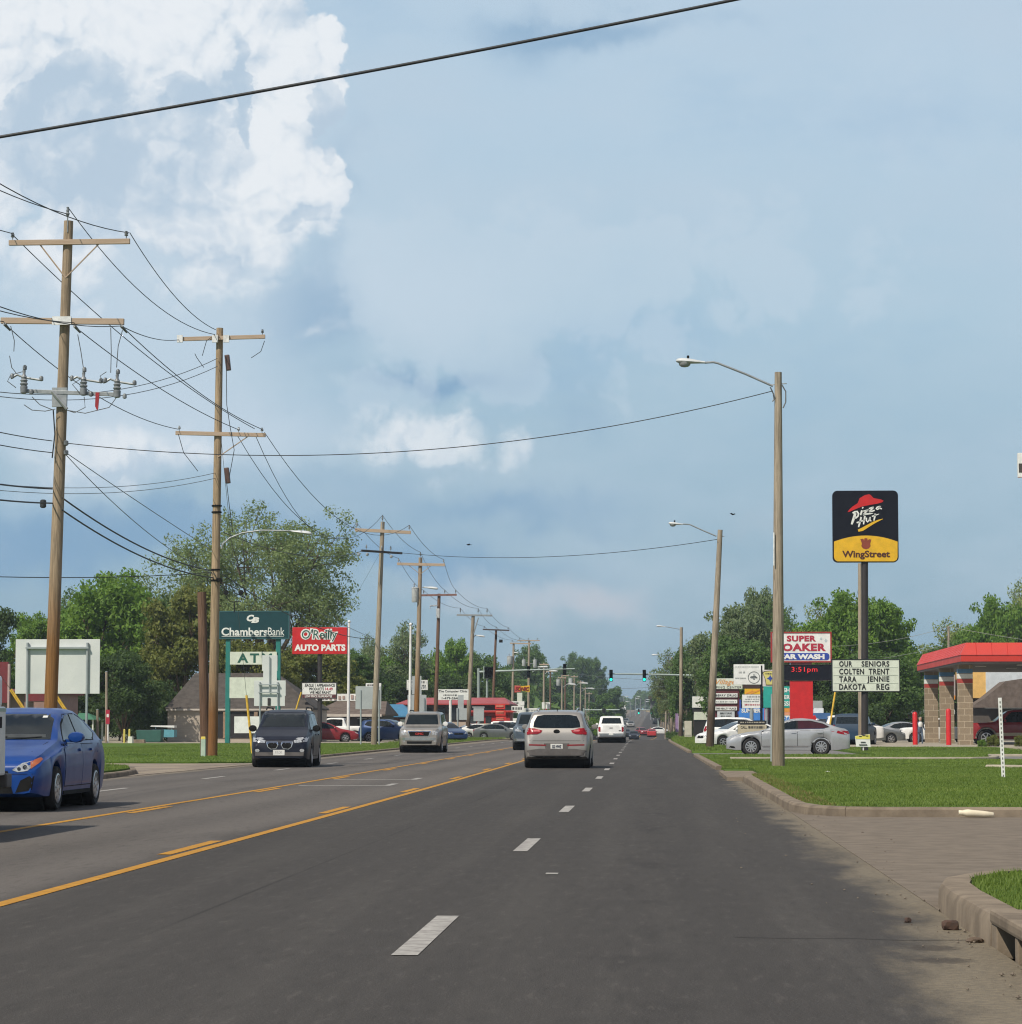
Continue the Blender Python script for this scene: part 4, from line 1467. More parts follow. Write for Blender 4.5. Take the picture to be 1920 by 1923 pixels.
    if detail >= 1:
        z0 = {'sedan': .60, 'saloon': .62, 'suv': .74, 'minivan': .74, 'bigsuv': .92, 'pickup': .92}[k]
        c.pair('headlight', [(h * .50, z0 - .03), (h * .84, z0), (h * .90, z0 + .13), (h * .62, z0 + .10)], 'front', M_HLAMP, maxlen=.1)
        c.patch('grille', [(-h * .42, z0 - .08), (h * .42, z0 - .08), (h * .46, z0 + .06), (-h * .46, z0 + .06)], 'front', M_BLACK, maxlen=.1)
        zt = {'sedan': .84, 'saloon': .86, 'suv': .9, 'minivan': .95, 'bigsuv': 1.05, 'pickup': .9}[k]
        if k != 'suv':
            c.pair('tail_light', [(h * .62, zt - .1), (h * .88, zt - .1), (h * .88, zt + .1), (h * .62, zt + .08)] if k in ('sedan', 'saloon') else [(h * .74, zt - .14), (h * .90, zt - .14), (h * .90, zt + .2), (h * .74, zt + .2)], 'rear', M_TLAMP, maxlen=.1)
        c.mirror({'sedan': 1.72, 'saloon': 2.0, 'suv': 1.72, 'minivan': 1.62, 'bigsuv': 1.95, 'pickup': 1.95}[k], {'sedan': 1.02, 'saloon': 1.1, 'suv': 1.18, 'minivan': 1.16, 'bigsuv': 1.3, 'pickup': 1.3}[k], c.paint)
    if detail >= 1:
        c.patch('front_bumper', [(-h * .8, .30), (h * .8, .30), (h * .8, .40), (-h * .8, .40)], 'front', M_BLACK, off=.012, maxlen=.15) if k in ('suv', 'bigsuv', 'pickup') else None
    return c


def door_lines(c, s0, s1, s2, z0, z1):
    """Doors as panels of their own, standing a hair proud, each with a handle."""
    for a, b in ((s0, s1), (s1 + 0.012, s2)):
        for view in ('right', 'left'):
            c.patch('door_gap', [(a - .014, z0 - .014), (b + .008, z0 - .014), (b + .008, z1 + .010), (a - .014, z1 + .010)], view, M_BLACK, off=.002, skirt=.006, maxlen=.11)
            d = c.patch('door', [(a, z0), (b - 0.006, z0), (b - 0.006, z1), (a, z1)], view, c.paint, off=.006, skirt=.006, maxlen=.11)
            hh = c.patch('door_handle', [(b - .24, z1 - .10), (b - .05, z1 - .10), (b - .05, z1 - .065), (b - .24, z1 - .065)], view, c.paint, off=.035, skirt=.03, parent=d)


def on_road(px, Y):
    return Vector((P(px, 1400, Y).x, Y, zg(Y)))


PI = math.pi
# ---- the blue sedan coming towards the camera at the left edge
c = Car('sedan_car', 'bright blue sedan with amber cornered headlamps, nearest car at the left edge', 'car', 'sedan', PT['blue'], (-9.38, 40.32, 0), 0, spokes=10)
glaze(c, detail=0)
door_lines(c, 1.38, 2.53, 3.30, .34, .93)
for sgn in (-1, 1):
    hl = c.patch('headlight', [(sgn * x, z) for x, z in [(.42, .585), (.50, .555), (.64, .575), (.74, .68), (.70, .72), (.55, .68)]], 'front', M_HLAMP, maxlen=.07)
    c.patch('amber_lamp', [(sgn * x, z) for x, z in [(.68, .60), (.755, .68), (.79, .76), (.74, .755), (.66, .70)]], 'front', M_AMBER, off=.009, parent=hl, maxlen=.07)
    c.patch('fog_lamp_opening', [(sgn * x, z) for x, z in [(.47, .27), (.70, .31), (.73, .50), (.66, .50), (.54, .44)]], 'front', M_BLACK, maxlen=.08)
c.patch('grille', [(-.44, .26), (.44, .26), (.40, .40), (.20, .46), (-.20, .46), (-.40, .40)], 'front', M_BLACK, maxlen=.1)
c.patch('upper_grille', [(-.38, .52), (.38, .52), (.36, .57), (-.36, .57)], 'front', M_BLACK, maxlen=.1)
for sgn in (-1, 1):
    for cx, cz, rr in ((.52, .60, .026), (.60, .625, .030)):
        c.patch('lamp_bowl', [(sgn * (cx + rr * math.cos(q)), cz + rr * math.sin(q)) for q in [i * PI / 5 for i in range(10)]], 'front', M('lamp_dark', (0.05, 0.055, 0.06), 0.15, metal=0.6), off=.01, maxlen=.1)
c.patch('bumper_seam', [(-.80, .525), (.80, .525), (.80, .533), (-.80, .533)], 'front', M_BLACK, off=.003)
for sgn in (-1, 1):
    c.patch('hood_seam', [(sgn * x, z) for x, z in [(.50, .70), (.51, .70), (.66, .97), (.65, .97)]], 'front', M_BLACK, off=.003)
c.patch('windshield_sticker', [(.40, 1.315), (.47, 1.315), (.47, 1.345), (.40, 1.345)], 'front', M_PLATE, off=.012, maxlen=.1)
for x0, x1 in ((-.50, .02), (.02, .52)):
    c.patch('wiper', [(x0, 1.0), (x1, 1.035), (x1, 1.047), (x0, 1.012)], 'front', M_BLACK, off=.02, maxlen=.12)
c.patch('dash_reflection', [(-.58, 1.03), (.58, 1.03), (.56, 1.075), (-.56, 1.075)], 'front', M('reflection_grey', (0.05, 0.055, 0.055), 0.5), off=.009, maxlen=.12)  # grey band laid on the glass as a painted reflection of the dash
c.patch('fuel_flap', [(3.62, .80), (3.80, .80), (3.80, .94), (3.62, .94)], 'right', PT['blue'], off=.006, skirt=.006)
c.mirror(1.78, 1.03, PT['blue'], (0.24, 0.16, 0.16))
c.patch('side_sill', [(1.36, .215), (3.2, .215), (3.2, .27), (1.36, .27)], 'right', M_BLACK, off=.012)

# ---- silver crossover seen from behind
k = Car('crossover_car', 'silver crossover with red tail lamps driving away in the next lane, centre of the view', 'car', 'suv', PT['silver'], (-2.90, 80.1, 0), PI, W=1.9, spokes=8)
glaze(k, detail=0)
k.patch('rear_window', [(-.66, 1.155), (-.45, 1.13), (.45, 1.13), (.66, 1.155), (.64, 1.30), (.56, 1.46), (.35, 1.50), (-.35, 1.50), (-.56, 1.46), (-.64, 1.30)], 'rear', M_GLASS, off=.012, maxlen=.12)
for sgn in (-1, 1):
    tl = k.patch('tail_light', [(sgn * x, z) for x, z in [(.40, 1.06), (.44, 1.0), (.55, .955), (.84, .945), (.845, 1.05), (.80, 1.13), (.62, 1.12)]], 'rear', M_TLAMP, off=.012, maxlen=.08)
    k.patch('reflector_band', [(sgn * x, z) for x, z in [(.30, .63), (.78, .64), (.78, .675), (.30, .665)]], 'rear', M_TLAMP, maxlen=.1)
    k.patch('lamp_reflector', [(sgn * x, z) for x, z in [(.46, 1.03), (.63, 1.03), (.66, 1.08), (.50, 1.09)]], 'rear', M('lens_clear_red', (0.6, 0.16, 0.16), 0.2, coat=1.0), off=.017, parent=tl, maxlen=.1)
k.patch('license_plate', [(-.17, .545), (.17, .545), (.17, .685), (-.17, .685)], 'rear', M_PLATE, off=.016)
k.patch('plate_recess', [(-.30, .50), (.30, .50), (.36, .70), (-.36, .70)], 'rear', M_CLAD, off=.004)
k.patch('rear_bumper', [(-.84, .36), (.84, .36), (.84, .50), (.5, .55), (-.5, .55), (-.84, .50)], 'rear', M_CLAD, off=.02, skirt=.05)
k.patch('lower_bumper', [(-.70, .30), (.70, .30), (.70, .355), (-.70, .355)], 'rear', M_BLACK, off=.02, skirt=.05)
k.patch('tailgate_seam', [(-.86, .765), (.86, .765), (.86, .775), (-.86, .775)], 'rear', M_BLACK, off=.003)
bd = MB().lathe([(.05, 0), (.06, .012), (.04, .02)], (0, 0, 0), n=16, axis='Y')
bd.v = [(p[0] * 1.5, p[1] + k.L - k.c0 - .055, p[2] + 1.03) for p in bd.v]
bd.build('oval_badge', M_BLACK, k.root, smooth=40, world_space=False)
k.mirror(1.72, 1.16, PT['silver'])
k.text('plate_lettering', '322 MWZ', -.13, .13, .575, .655, 'rear', M_PLATETXT)
for sgn in (-1, 1):
    MB().tube([(sgn * .58, 1.9 - k.c0, 1.66), (sgn * .57, 2.2 - k.c0, 1.695), (sgn * .56, 3.6 - k.c0, 1.68), (sgn * .56, 3.9 - k.c0, 1.62)], .018, 6).build('roof_rail', M_RIM, k.root, smooth=60, world_space=False)
MB().tube([(0, 3.85 - k.c0, 1.60), (0, 3.95 - k.c0, 1.68)], .012, 5).build('antenna', M_BLACK, k.root, world_space=False)

# ---- dark minivan
v = Car('minivan', 'dark navy minivan with twin chrome grilles coming towards the camera beside the left lawn', 'van', 'minivan', PT['navy'], (-10.98, 81.4, 0), math.radians(2.6), W=1.8, spokes=7, sc=.97)
glaze(v, detail=0)
door_lines(v, 1.42, 2.38, 3.4, .34, 1.04)
for sgn in (-1, 1):
    v.patch('headlight', [(sgn * x, z) for x, z in [(.44, .72), (.80, .76), (.83, .90), (.52, .88), (.42, .80)]], 'front', M_HLAMP, maxlen=.08)
    g0 = [(sgn * x, z) for x, z in [(.035, .66), (.10, .55), (.26, .53), (.36, .60), (.40, .76), (.06, .76)]]
    gr_ = v.patch('grille', g0, 'front', M_CHROME, off=.012, maxlen=.1)
    cx = sum(p[0] for p in g0) / 6
    cz = sum(p[1] for p in g0) / 6
    v.patch('grille_mesh', [(cx + (x - cx) * .84, cz + (z - cz) * .82) for x, z in g0], 'front', M_BLACK, off=.017, parent=gr_, maxlen=.1)
    v.patch('fog_lamp', [(sgn * (.66 + .07 * math.cos(q)), .50 + .05 * math.sin(q)) for q in [i * PI / 4 for i in range(8)]], 'front', M_HLAMP, maxlen=.1)
v.patch('front_bumper', [(-.80, .34), (.80, .34), (.82, .45), (-.82, .45)], 'front', M_CLAD, off=.014)
v.patch('license_plate', [(-.19, .36), (.15, .36), (.15, .52), (-.19, .52)], 'front', M_PLATE, off=.03, skirt=.04)
v.text('plate_lettering', 'MY CAR', -.12, .08, .40, .48, 'front', M_PLATETXT)
v.mirror(1.62, 1.15, M_BLACK, (0.24, 0.14, 0.2))
for sgn in (-1, 1):
    MB().tube([(sgn * .60, 2.2 - v.c0, 1.72), (sgn * .60, 2.4 - v.c0, 1.78), (sgn * .60, 4.2 - v.c0, 1.77), (sgn * .60, 4.4 - v.c0, 1.70)], .022, 6).build('roof_rail', M_BLACK, v.root, smooth=60, world_space=False)

# ---- champagne full-size SUV
s = Car('large_suv', 'champagne full size sport utility with dark grille coming on behind the navy minivan', 'car', 'bigsuv', PT['champagne'], (P(789, 1400, 122).x, 124, 0), 0, W=1.98, sc=0.96, spokes=6)
glaze(s, detail=0)
for sgn in (-1, 1):
    s.patch('headlight', [(sgn * x, z) for x, z in [(.58, .80), (.84, .84), (.86, 1.02), (.60, 1.02)]], 'front', M_HLAMP, maxlen=.08)
    s.patch('fog_lamp', [(sgn * x, z) for x, z in [(.66, .50), (.80, .50), (.80, .60), (.66, .60)]], 'front', M_HLAMP, maxlen=.1)
sg = s.patch('grille', [(-.46, .74), (.46, .74), (.54, 1.0), (-.54, 1.0)], 'front', M_CHROME, off=.012, maxlen=.1)
s.patch('grille_mesh', [(-.42, .77), (.42, .77), (.49, .97), (-.49, .97)], 'front', M_BLACK, off=.018, parent=sg, maxlen=.1)
s.text('grille_lettering', 'GMC', -.19, .19, .82, .92, 'front', M('badge_red', (0.6, 0.05, 0.04), 0.4), bold=.03)
s.patch('front_bumper', [(-.86, .58), (.86, .58), (.86, .70), (-.86, .70)], 'front', M_CHROME, off=.014, maxlen=.15)
s.patch('lower_grille', [(-.56, .42), (.56, .42), (.58, .53), (-.58, .53)], 'front', M_BLACK, off=.014, maxlen=.15)
s.mirror(1.95, 1.32, PT['white'], (0.26, 0.14, 0.22))
for sgn in (-1, 1):
    MB().tube([(sgn * .66, 2.5 - s.c0, 1.90), (sgn * .66, 2.7 - s.c0, 1.96), (sgn * .66, 4.5 - s.c0, 1.95), (sgn * .66, 4.7 - s.c0, 1.88)], .025, 6).build('roof_rail', M_BLACK, s.root, smooth=60, world_space=False)

# ---- pickup waiting in the middle lane
t = Car('pickup_truck', 'slate blue pickup coming on in the middle lane, half hidden by the silver crossover', 'truck', 'pickup', PT['slate'], (P(963, 1400, 135).x + 0.98, 137, 0), 0, rim=M_STEEL)
glaze(t, detail=2)
t.patch('chrome_bumper', [(-.86, .44), (.86, .44), (.86, .56), (-.86, .56)], 'front', M_CHROME, off=.03, skirt=.06)

# ---- white pickup ahead
w = Car('pickup_truck', 'white pickup seen from behind, driving away just ahead of the silver crossover', 'truck', 'pickup', PT['white'], (P(1148.5, 1396, 192).x, 194, 0), PI, W=1.96, rim=M_STEEL)
glaze(w, detail=1)
w.patch('rear_bumper', [(-.90, .50), (.90, .50), (.90, .66), (-.90, .66)], 'rear', M_CHROME, off=.05, skirt=.1)
w.patch('license_plate', [(-.15, .54), (.15, .54), (.15, .66), (-.15, .66)], 'rear', M_PLATE, off=.07, skirt=.03)
w.patch('tailgate_handle', [(-.11, 1.0), (.11, 1.0), (.11, 1.05), (-.11, 1.05)], 'rear', M_BLACK, off=.012)
w.text('badge_lettering', '4x4', .52, .68, .82, .9, 'rear', M_BLACK, bold=.02)

# ---- silver saloon waiting at the right
b = Car('saloon_car', 'silver saloon in profile facing the road behind the near right lamp pole', 'car', 'saloon', PT['bright_silver'], (P(1476, 1400, 114).x, 114.5, -0.01), -PI / 2, spokes=10)
glaze(b, detail=0)
door_lines(b, 1.42, 2.86, 3.92, .38, 1.0)
for sgn in (-1, 1):
    b.patch('headlight', [(sgn * x, z) for x, z in [(.50, .64), (.72, .66), (.80, .76), (.78, .82), (.58, .74)]], 'front', M_HLAMP, maxlen=.08)
    b.patch('tail_light', [(sgn * x, z) for x, z in [(.50, .90), (.88, .86), (.90, .98), (.6, 1.0)]], 'rear', M_TLAMP, maxlen=.08)
b.both('headlight_side', [(.16, .68), (.55, .80), (.62, .86), (.45, .84), (.2, .76)], M_HLAMP)
b.both('tail_light_side', [(4.45, .90), (4.86, .82), (4.93, .9), (4.8, 1.0), (4.5, 1.0)], M_TLAMP)
b.both('chrome_strip', [(1.45, .335), (3.3, .335), (3.3, .37), (1.45, .36)], M_CHROME, off=.014)
b.both('window_trim', [(1.95, 1.035), (4.0, 1.075), (4.0, 1.09), (1.95, 1.05)], M_CHROME, off=.012)
b.both('front_vent', [(.10, .30), (.35, .28), (.3, .36), (.12, .38)], M_BLACK)
b.mirror(2.02, 1.1, PT['bright_silver'])
MB().box((0, 3.75 - b.c0, 1.46), (.06, .16, .06), taper=.4).build('roof_fin', M_RIM, b.root, bevel=.01, world_space=False)

# ------------------------------------------------------------------ utility poles
W_TAN = wood_pole_mat('pole_tan', (0.40, 0.31, 0.215), (0.29, 0.145, 0.05), 4.6)
W_TAN2 = wood_pole_mat('pole_tan_short_butt', (0.43, 0.32, 0.205), (0.25, 0.115, 0.042), 2.6)
W_GREY = wood_pole_mat('pole_grey', (0.43, 0.36, 0.275), (0.30, 0.24, 0.175), 2.0)
W_GREYB = wood_pole_mat('pole_grey_dark_butt', (0.42, 0.35, 0.265), (0.10, 0.07, 0.05), 2.6)
W_BROWN = wood_pole_mat('pole_brown', (0.20, 0.12, 0.08), (0.16, 0.09, 0.06), 3.0)
M_ARM = M('crossarm_wood', (0.46, 0.36, 0.275), 0.85, scale=3.0, color2=(0.40, 0.30, 0.22), stretch=(0.6, 8, 8), spec=0.2)
M_INS = M('insulator_porcelain', (0.42, 0.45, 0.48), 0.3, color2=(0.2, 0.22, 0.25))
M_INSD = M('insulator_dark', (0.10, 0.11, 0.12), 0.35, color2=(0.2, 0.22, 0.23))
M_GALV = M('galvanised', (0.40, 0.42, 0.43), 0.5, metal=0.5, scale=5.0, color2=(0.28, 0.30, 0.31))
M_LAMPB = M('lamp_housing', (0.62, 0.64, 0.64), 0.45, scale=3.0, color2=(0.5, 0.52, 0.53))
M_LENS = M('lamp_lens', (0.30, 0.31, 0.32), 0.15, spec=0.8)
M_WIRE = M('wire_black', (0.03, 0.033, 0.038), 0.6)
M_WIREG = M('wire_grey', (0.16, 0.17, 0.18), 0.5, metal=0.3)
M_CAN = M('transformer_grey', (0.5, 0.52, 0.52), 0.5, color2=(0.4, 0.42, 0.42))
M_GREENP = M('pedestal_green', (0.45, 0.55, 0.45), 0.6, color2=(0.36, 0.46, 0.38))
M_YELL = M('guard_yellow', (0.72, 0.45, 0.05), 0.6)


class Pole:
    def __init__(self, label, base, top, r0, r1, mat, name='utility_pole', group=None, cat='utility pole'):
        """base, top: world points."""
        self.base, self.top = Vector(base), Vector(top)
        self.root = thing(name, label, cat, tuple(self.base), 0, group)
        n = 9
        pts = [self.base.lerp(self.top, i / (n - 1)) for i in range(n)]
        pts[0] = pts[0] - Vector((0, 0, 0.3))
        rr = [r0 + (r1 - r0) * i / (n - 1) for i in range(n)]
        MB().tube(pts, rr, 14).build('pole', mat, self.root, smooth=50)

    def at(self, px, py, dy=0.0):
        return P(px, py, self.base.y + dy)

    def axis(self, z):
        t = (z - self.base.z) / (self.top.z - self.base.z)
        return self.base.lerp(self.top, t)

    def arm(self, px0, py0, px1, py1, th=0.12, ins=(), mat=None, dy=-0.16, brace=(), insz=0.26, imat=None, name='crossarm', slant=0.0):
        a, b = self.at(px0, py0, dy - slant), self.at(px1, py1, dy + slant)
        d = b - a
        rz = math.atan2(d.y, d.x)
        rot = Matrix.Rotation(rz, 3, 'Z') @ Matrix.Rotation(-math.asin(d.z / d.length), 3, 'Y')
        MB().box((a + b) / 2, (d.length, th * 0.8, th), rot=rot).build(name, mat or M_ARM, self.root, bevel=0.008)
        tips = []
        for f in ins:
            p = a.lerp(b, f) + Vector((0, 0, th / 2))
            mb = MB().lathe([(.012, -.02), (.014, insz * .35), (.05, insz * .4), (.06, insz * .52), (.035, insz * .58), (.055, insz * .68), (.05, insz * .78), (.03, insz * .85), (.04, insz), (.01, insz * 1.03)], p, n=10)
            mb.build('insulator', imat or M_INS, self.root, smooth=50)
            tips.append(p + Vector((0, 0, insz)))
        for f, drop in brace:
            p = a.lerp(b, f) - Vector((0, 0, th / 2))
            q = self.axis(p.z - drop) + Vector((0, -0.13, 0))
            MB().tube([p, q], 0.022, 5).build('brace', M_ARM, self.root)
        return tips

    def top_pin(self):
        p = self.top
        MB().tube([p - Vector((0.0, .14, .35)), p + Vector((0, -.14, .12))], 0.02, 5).build('bracket', M_GALV, self.root)
        q = p + Vector((0, -.14, .1))
        MB().lathe([(.014, 0), (.05, .05), (.06, .1), (.035, .13), (.05, .18), (.03, .22), (.04, .28)], q, n=10).build('insulator', M_INSD, self.root, smooth=50)
        return q + Vector((0, 0, .28))

    def can(self, px, py0, py1, wpx, dy=-0.1, name='transformer'):
        a, b = self.at(px, py0, dy), self.at(px, py1, dy)
        r = wpx * self.base.y / F / 2
        mb = MB().lathe([(r * .9, b.z), (r, b.z + .04), (r, a.z - .08), (r * 1.08, a.z - .07), (r * 1.08, a.z - .03), (r * .75, a.z), (r * .1, a.z + .02)], (a.x, a.y, 0), n=16)
        o = mb.build(name, M_CAN, self.root, smooth=45)
        MB().lathe([(.03, a.z), (.06, a.z + .08), (.03, a.z + .12), (.06, a.z + .2), (.02, a.z + .3)], (a.x - r * .3, a.y, 0), n=8).build('bushing', M_INS, o, smooth=50)
        ax = self.axis((a.z + b.z) / 2)
        MB().tube([(a.x, a.y, (a.z + b.z) / 2), ax], 0.04, 5).build('mounting_bracket', M_GALV, self.root)
        return o

    def lamp(self, pts, head, small=False, lens=True, w=0.16):
        """pts: photo points of the arm; head: (px0, py, px1, py) of the luminaire from tip to neck."""
        Y = self.base.y
        pp = [self.at(*p) for p in pts]
        MB().tube(pp, 0.032, 7).build('lamp_arm', M_GALV, self.root, smooth=60)
        a, b = self.at(head[0], head[1]), self.at(head[2], head[3])
        d = b - a
        L = d.length
        mb = MB()
        prof = [(0.0, .35, .35), (.06, .8, .75), (.2, 1.0, 1.0), (.45, 1.0, .95), (.7, .75, .7), (.88, .5, .5), (1.0, .42, .45)]
        n = 12
        vs, fs = [], []
        for f, ww, hh in prof:
            c = a + d * f
            for k in range(n):
                q = 2 * PI * k / n
                zz = math.sin(q)
                vs.append((c.x, c.y + w * ww * math.cos(q), c.z + (0.10 * hh * L / 0.8 if zz > 0 else 0.055 * hh * L / 0.8) * zz))
        for i in range(len(prof) - 1):
            for k in range(n):
                fs.append((i * n + k, i * n + (k + 1) % n, (i + 1) * n + (k + 1) % n, (i + 1) * n + k))
        fs.append(tuple(range(n)))
        fs.append(tuple((len(prof) - 1) * n + k for k in range(n)))
        ho = mb.add(vs, fs).build('lamp_head', M_LAMPB, self.root, smooth=60)
        if lens:
            c = a + d * .3
            lm = MB().lathe([(.02, -.16), (.09, -.145), (.135, -.10), (.15, -.03), (.15, -.01)], (0, 0, 0), n=14)
            lm.v = [(c.x + p[0] * 1.15 * L / .8, c.y + p[1], c.z + p[2] * L / .8) for p in lm.v]
            lm.build('lens', M_LENS, ho, smooth=60)
            e = a + d * .42
            MB().lathe([(.035, .08), (.035, .17), (.02, .18)], (e.x, e.y, e.z), n=8).build('photocell', M_BLACK, ho)
        return ho


def P0(px, py, Y):
    p = P(px, py, Y)
    return Vector((p.x, Y, zg(Y)))


UTG, LPG = 'utility poles along the left side', 'wooden lamp poles along the right verge'
L1 = Pole('tallest tan utility pole behind the blue sedan, with two crossarms and recloser gear', P0(91, 1440, 78), P(129, 415, 78), .20, .135, W_TAN, group=UTG)
l1a = L1.arm(17, 456, 244, 453, .15, (.03, .97), brace=((.74, .95), (.26, .95)), insz=.22, imat=M_INSD)
l1t = L1.top_pin()
L1.arm(2, 602, 233, 604, .17, (), dy=-.2)
MB().box(L1.at(116, 602, -.27), (.55, .06, .24)).build('white_clamp', M('white_fitting', (0.75, 0.76, 0.76), 0.5), L1.root)
l1b = [L1.at(8, 608, -.3), L1.at(140, 612, -.3), L1.at(228, 612, -.3)]
for p in l1b:
    MB().tube([p, p + Vector((.1, .3, -.14))], [.05, .03], 8).build('insulator', M_INSD, L1.root, smooth=60)
# recloser gear
L1.arm(40, 734, 225, 741, .11, (), mat=M_GALV, dy=-.22, name='equipment_arm')
MB().box(L1.at(112, 746, -.2), (.42, .1, .55)).build('mounting_plate', M_GALV, L1.root)
MB().tube([L1.at(98, 735, -.3), L1.at(126, 768, -.3)], .05, 6).build('brace', M_GALV, L1.root)
for px, py in ((45, 718), (157, 722), (220, 726)):
    q = L1.at(px, py, -.28)
    mb = MB().lathe([(.05, -.32), (.10, -.3), (.11, -.12), (.08, -.1), (.12, -.04), (.08, .0), (.11, .06), (.07, .1), (.09, .15), (.04, .24), (.05, .34), (.02, .36)], q, n=12)
    o = mb.build('recloser', M('porcelain_grey', (0.25, 0.27, 0.29), 0.4, color2=(0.16, 0.17, 0.18)), L1.root, smooth=45)
    MB().tube([q + Vector((-.38, 0, .12)), q + Vector((-.2, 0, .22)), q + Vector((.0, 0, .14)), q + Vector((.5, 0, .06))], .035, 6).build('switch_blade', M_GALV, o)
    for sgx, sgz in ((-.34, .18), (.5, .1), (.02, .42), (.22, -.28)):
        MB().lathe([(.02, -.07), (.06, -.05), (.06, .04), (.03, .08)], q + Vector((sgx, 0, sgz)), n=8).build('bushing', M_INSD, o, smooth=50)
rf = L1.at(183, 737, -.35)
MB().prism([(rf.x - .05, rf.z), (rf.x + .06, rf.z), (rf.x + .03, rf.z - .45), (rf.x, rf.z - .52), (rf.x - .06, rf.z - .40)], rf.y - .02, rf.y + .02).build('red_flag', M('flag_red', (0.35, 0.02, 0.03), 0.7), L1.root)
for pts in (((45, 760), (60, 770), (85, 772), (104, 768)), ((60, 745), (75, 760), (100, 770)), ((158, 745), (160, 765), (140, 775), (120, 768)), ((222, 742), (205, 765), (160, 776), (124, 770)), ((20, 612), (27, 640), (26, 660)), ((18, 668), (22, 690), (30, 700)), ((146, 628), (152, 660), (158, 700)), ((208, 615), (209, 660), (208, 700)), ((230, 620), (222, 650), (219, 690)), ((42, 698), (20, 704), (14, 716), (30, 728)), ((200, 698), (188, 706), (195, 720)), ((150, 712), (136, 722), (150, 738))):
    MB().tube([L1.at(a, b_, -.3) for a, b_ in pts], .012, 4, cap=False).build('jumper_wire', M_WIREG, L1.root)
for py in (832, 850):
    MB().lathe([(.03, -.08), (.07, -.05), (.07, .05), (.03, .08)], L1.at(124, py, -.2), n=8).build('spool_insulator', M_INSD, L1.root)
MB().tube([L1.at(100, 770, -.22), L1.at(103, 815, -.22), L1.at(98, 860, -.22)], .02, 5).build('ground_wire', M_WIRE, L1.root)
MB().lathe([(.05, -.12), (.09, -.09), (.09, .09), (.05, .12)], L1.at(81, 946, -.2), n=10).build('splice_case', M_WIRE, L1.root)

L2 = Pole('tan utility pole with curved lamp arm leaning against a short brown stub', P0(399, 1422, 104), P(413, 616, 104), .19, .13, W_TAN2, group=UTG)
L2.arm(333, 637, 498, 632, .15, (.97,), dy=-.16, insz=.2, imat=M_INSD)
l2b = L2.arm(330, 813, 499, 817, .15, (.04, .7, .96), dy=-.16, brace=((.8, .8),), insz=.2)
for px in (338, 404, 425):
    MB().box(L2.at(px, 636, -.25), (.22, .08, .28)).build('dead_end_plate', M('white_fitting', (0.75, 0.76, 0.76)), L2.root)
for px, py in ((428, 681), (427, 893)):
    MB().box(L2.at(px, py, -.15), (.18, .2, .6), rot=Matrix.Rotation(-.12, 3, 'Y')).build('cutout', M('cutout_brown', (0.09, 0.05, 0.04), 0.5), L2.root, bevel=.03)
L2.lamp([(416, 1031), (418, 1022), (432, 1010), (455, 1001), (490, 996), (550, 997)], (586, 1003, 548, 998), lens=False)
for py in (950, 962, 1070, 1090):
    MB().lathe([(.19, -.03), (.20, 0), (.19, .03)], L2.axis(P(405, py, 104).z), n=14).build('band', M_BLACK, L2.root, smooth=50)
MB().box(L2.at(412, 1089, -.2), (.2, .15, .14)).build('junction_box', M_BLACK, L2.root, bevel=.02)
for pts in (((404, 628), (388, 640), (380, 668)), ((497, 640), (490, 660), (472, 672)), ((366, 664), (370, 672), (383, 690)), ((425, 670), (426, 760), (432, 800), (440, 845), (430, 900)), ((335, 815), (345, 850), (372, 885)), ((425, 900), (432, 960), (437, 1000))):
    MB().tube([L2.at(a, b_, -.25) for a, b_ in pts], .013, 4, cap=False).build('jumper_wire', M_WIRE, L2.root)

Pole('short reddish brown stub pole leaning beside the tan pole with the lamp', P0(386, 1421, 104.7), P(379, 1112, 104.7), .19, .17, W_BROWN, name='stub_pole', group=None)
fl = thing('floodlight_bracket', 'pair of small floodlights on a bracket behind the tan lamp pole', 'floodlight', tuple(P(440, 1125, 176)))
MB().tube([P(424, 1118, 176), P(432, 1130, 176), P(452, 1130, 176), P(456, 1118, 176)], .03, 6).build('bracket', M_BLACK, fl)
MB().tube([P(440, 1130, 176), P(440, 1150, 176)], .04, 6).build('stem', M_BLACK, fl)
for px in (425, 453):
    q = P(px, 1113, 176)
    MB().lathe([(.08, .2), (.16, -.05), (.17, -.1), (.02, -.12)], q, n=12, axis='Y').build('lamp', M_BLACK, fl, smooth=40)

L3 = Pole('weathered tan utility pole right of the tall white flagpole with a second dark arm', P0(702, 1401, 164), P(719, 980, 164), .19, .12, W_GREY, group=UTG)
l3 = L3.arm(667, 995, 772, 1000, .19, (.03, .97), insz=.34)
l3t = L3.top_pin()
L3.arm(679, 1034, 755, 1039, .13, (.12, .5, .72), mat=M('dark_arm', (0.07, 0.06, 0.06), 0.8), slant=1.3, insz=.3)
for px, py in ((674, 1041), (690, 1041), (735, 1045)):
    MB().lathe([(.02, -.1), (.09, -.06), (.09, .05), (.02, .1)], L3.at(px, py, -.2), n=8).build('insulator', M_INS, L3.root, smooth=50)

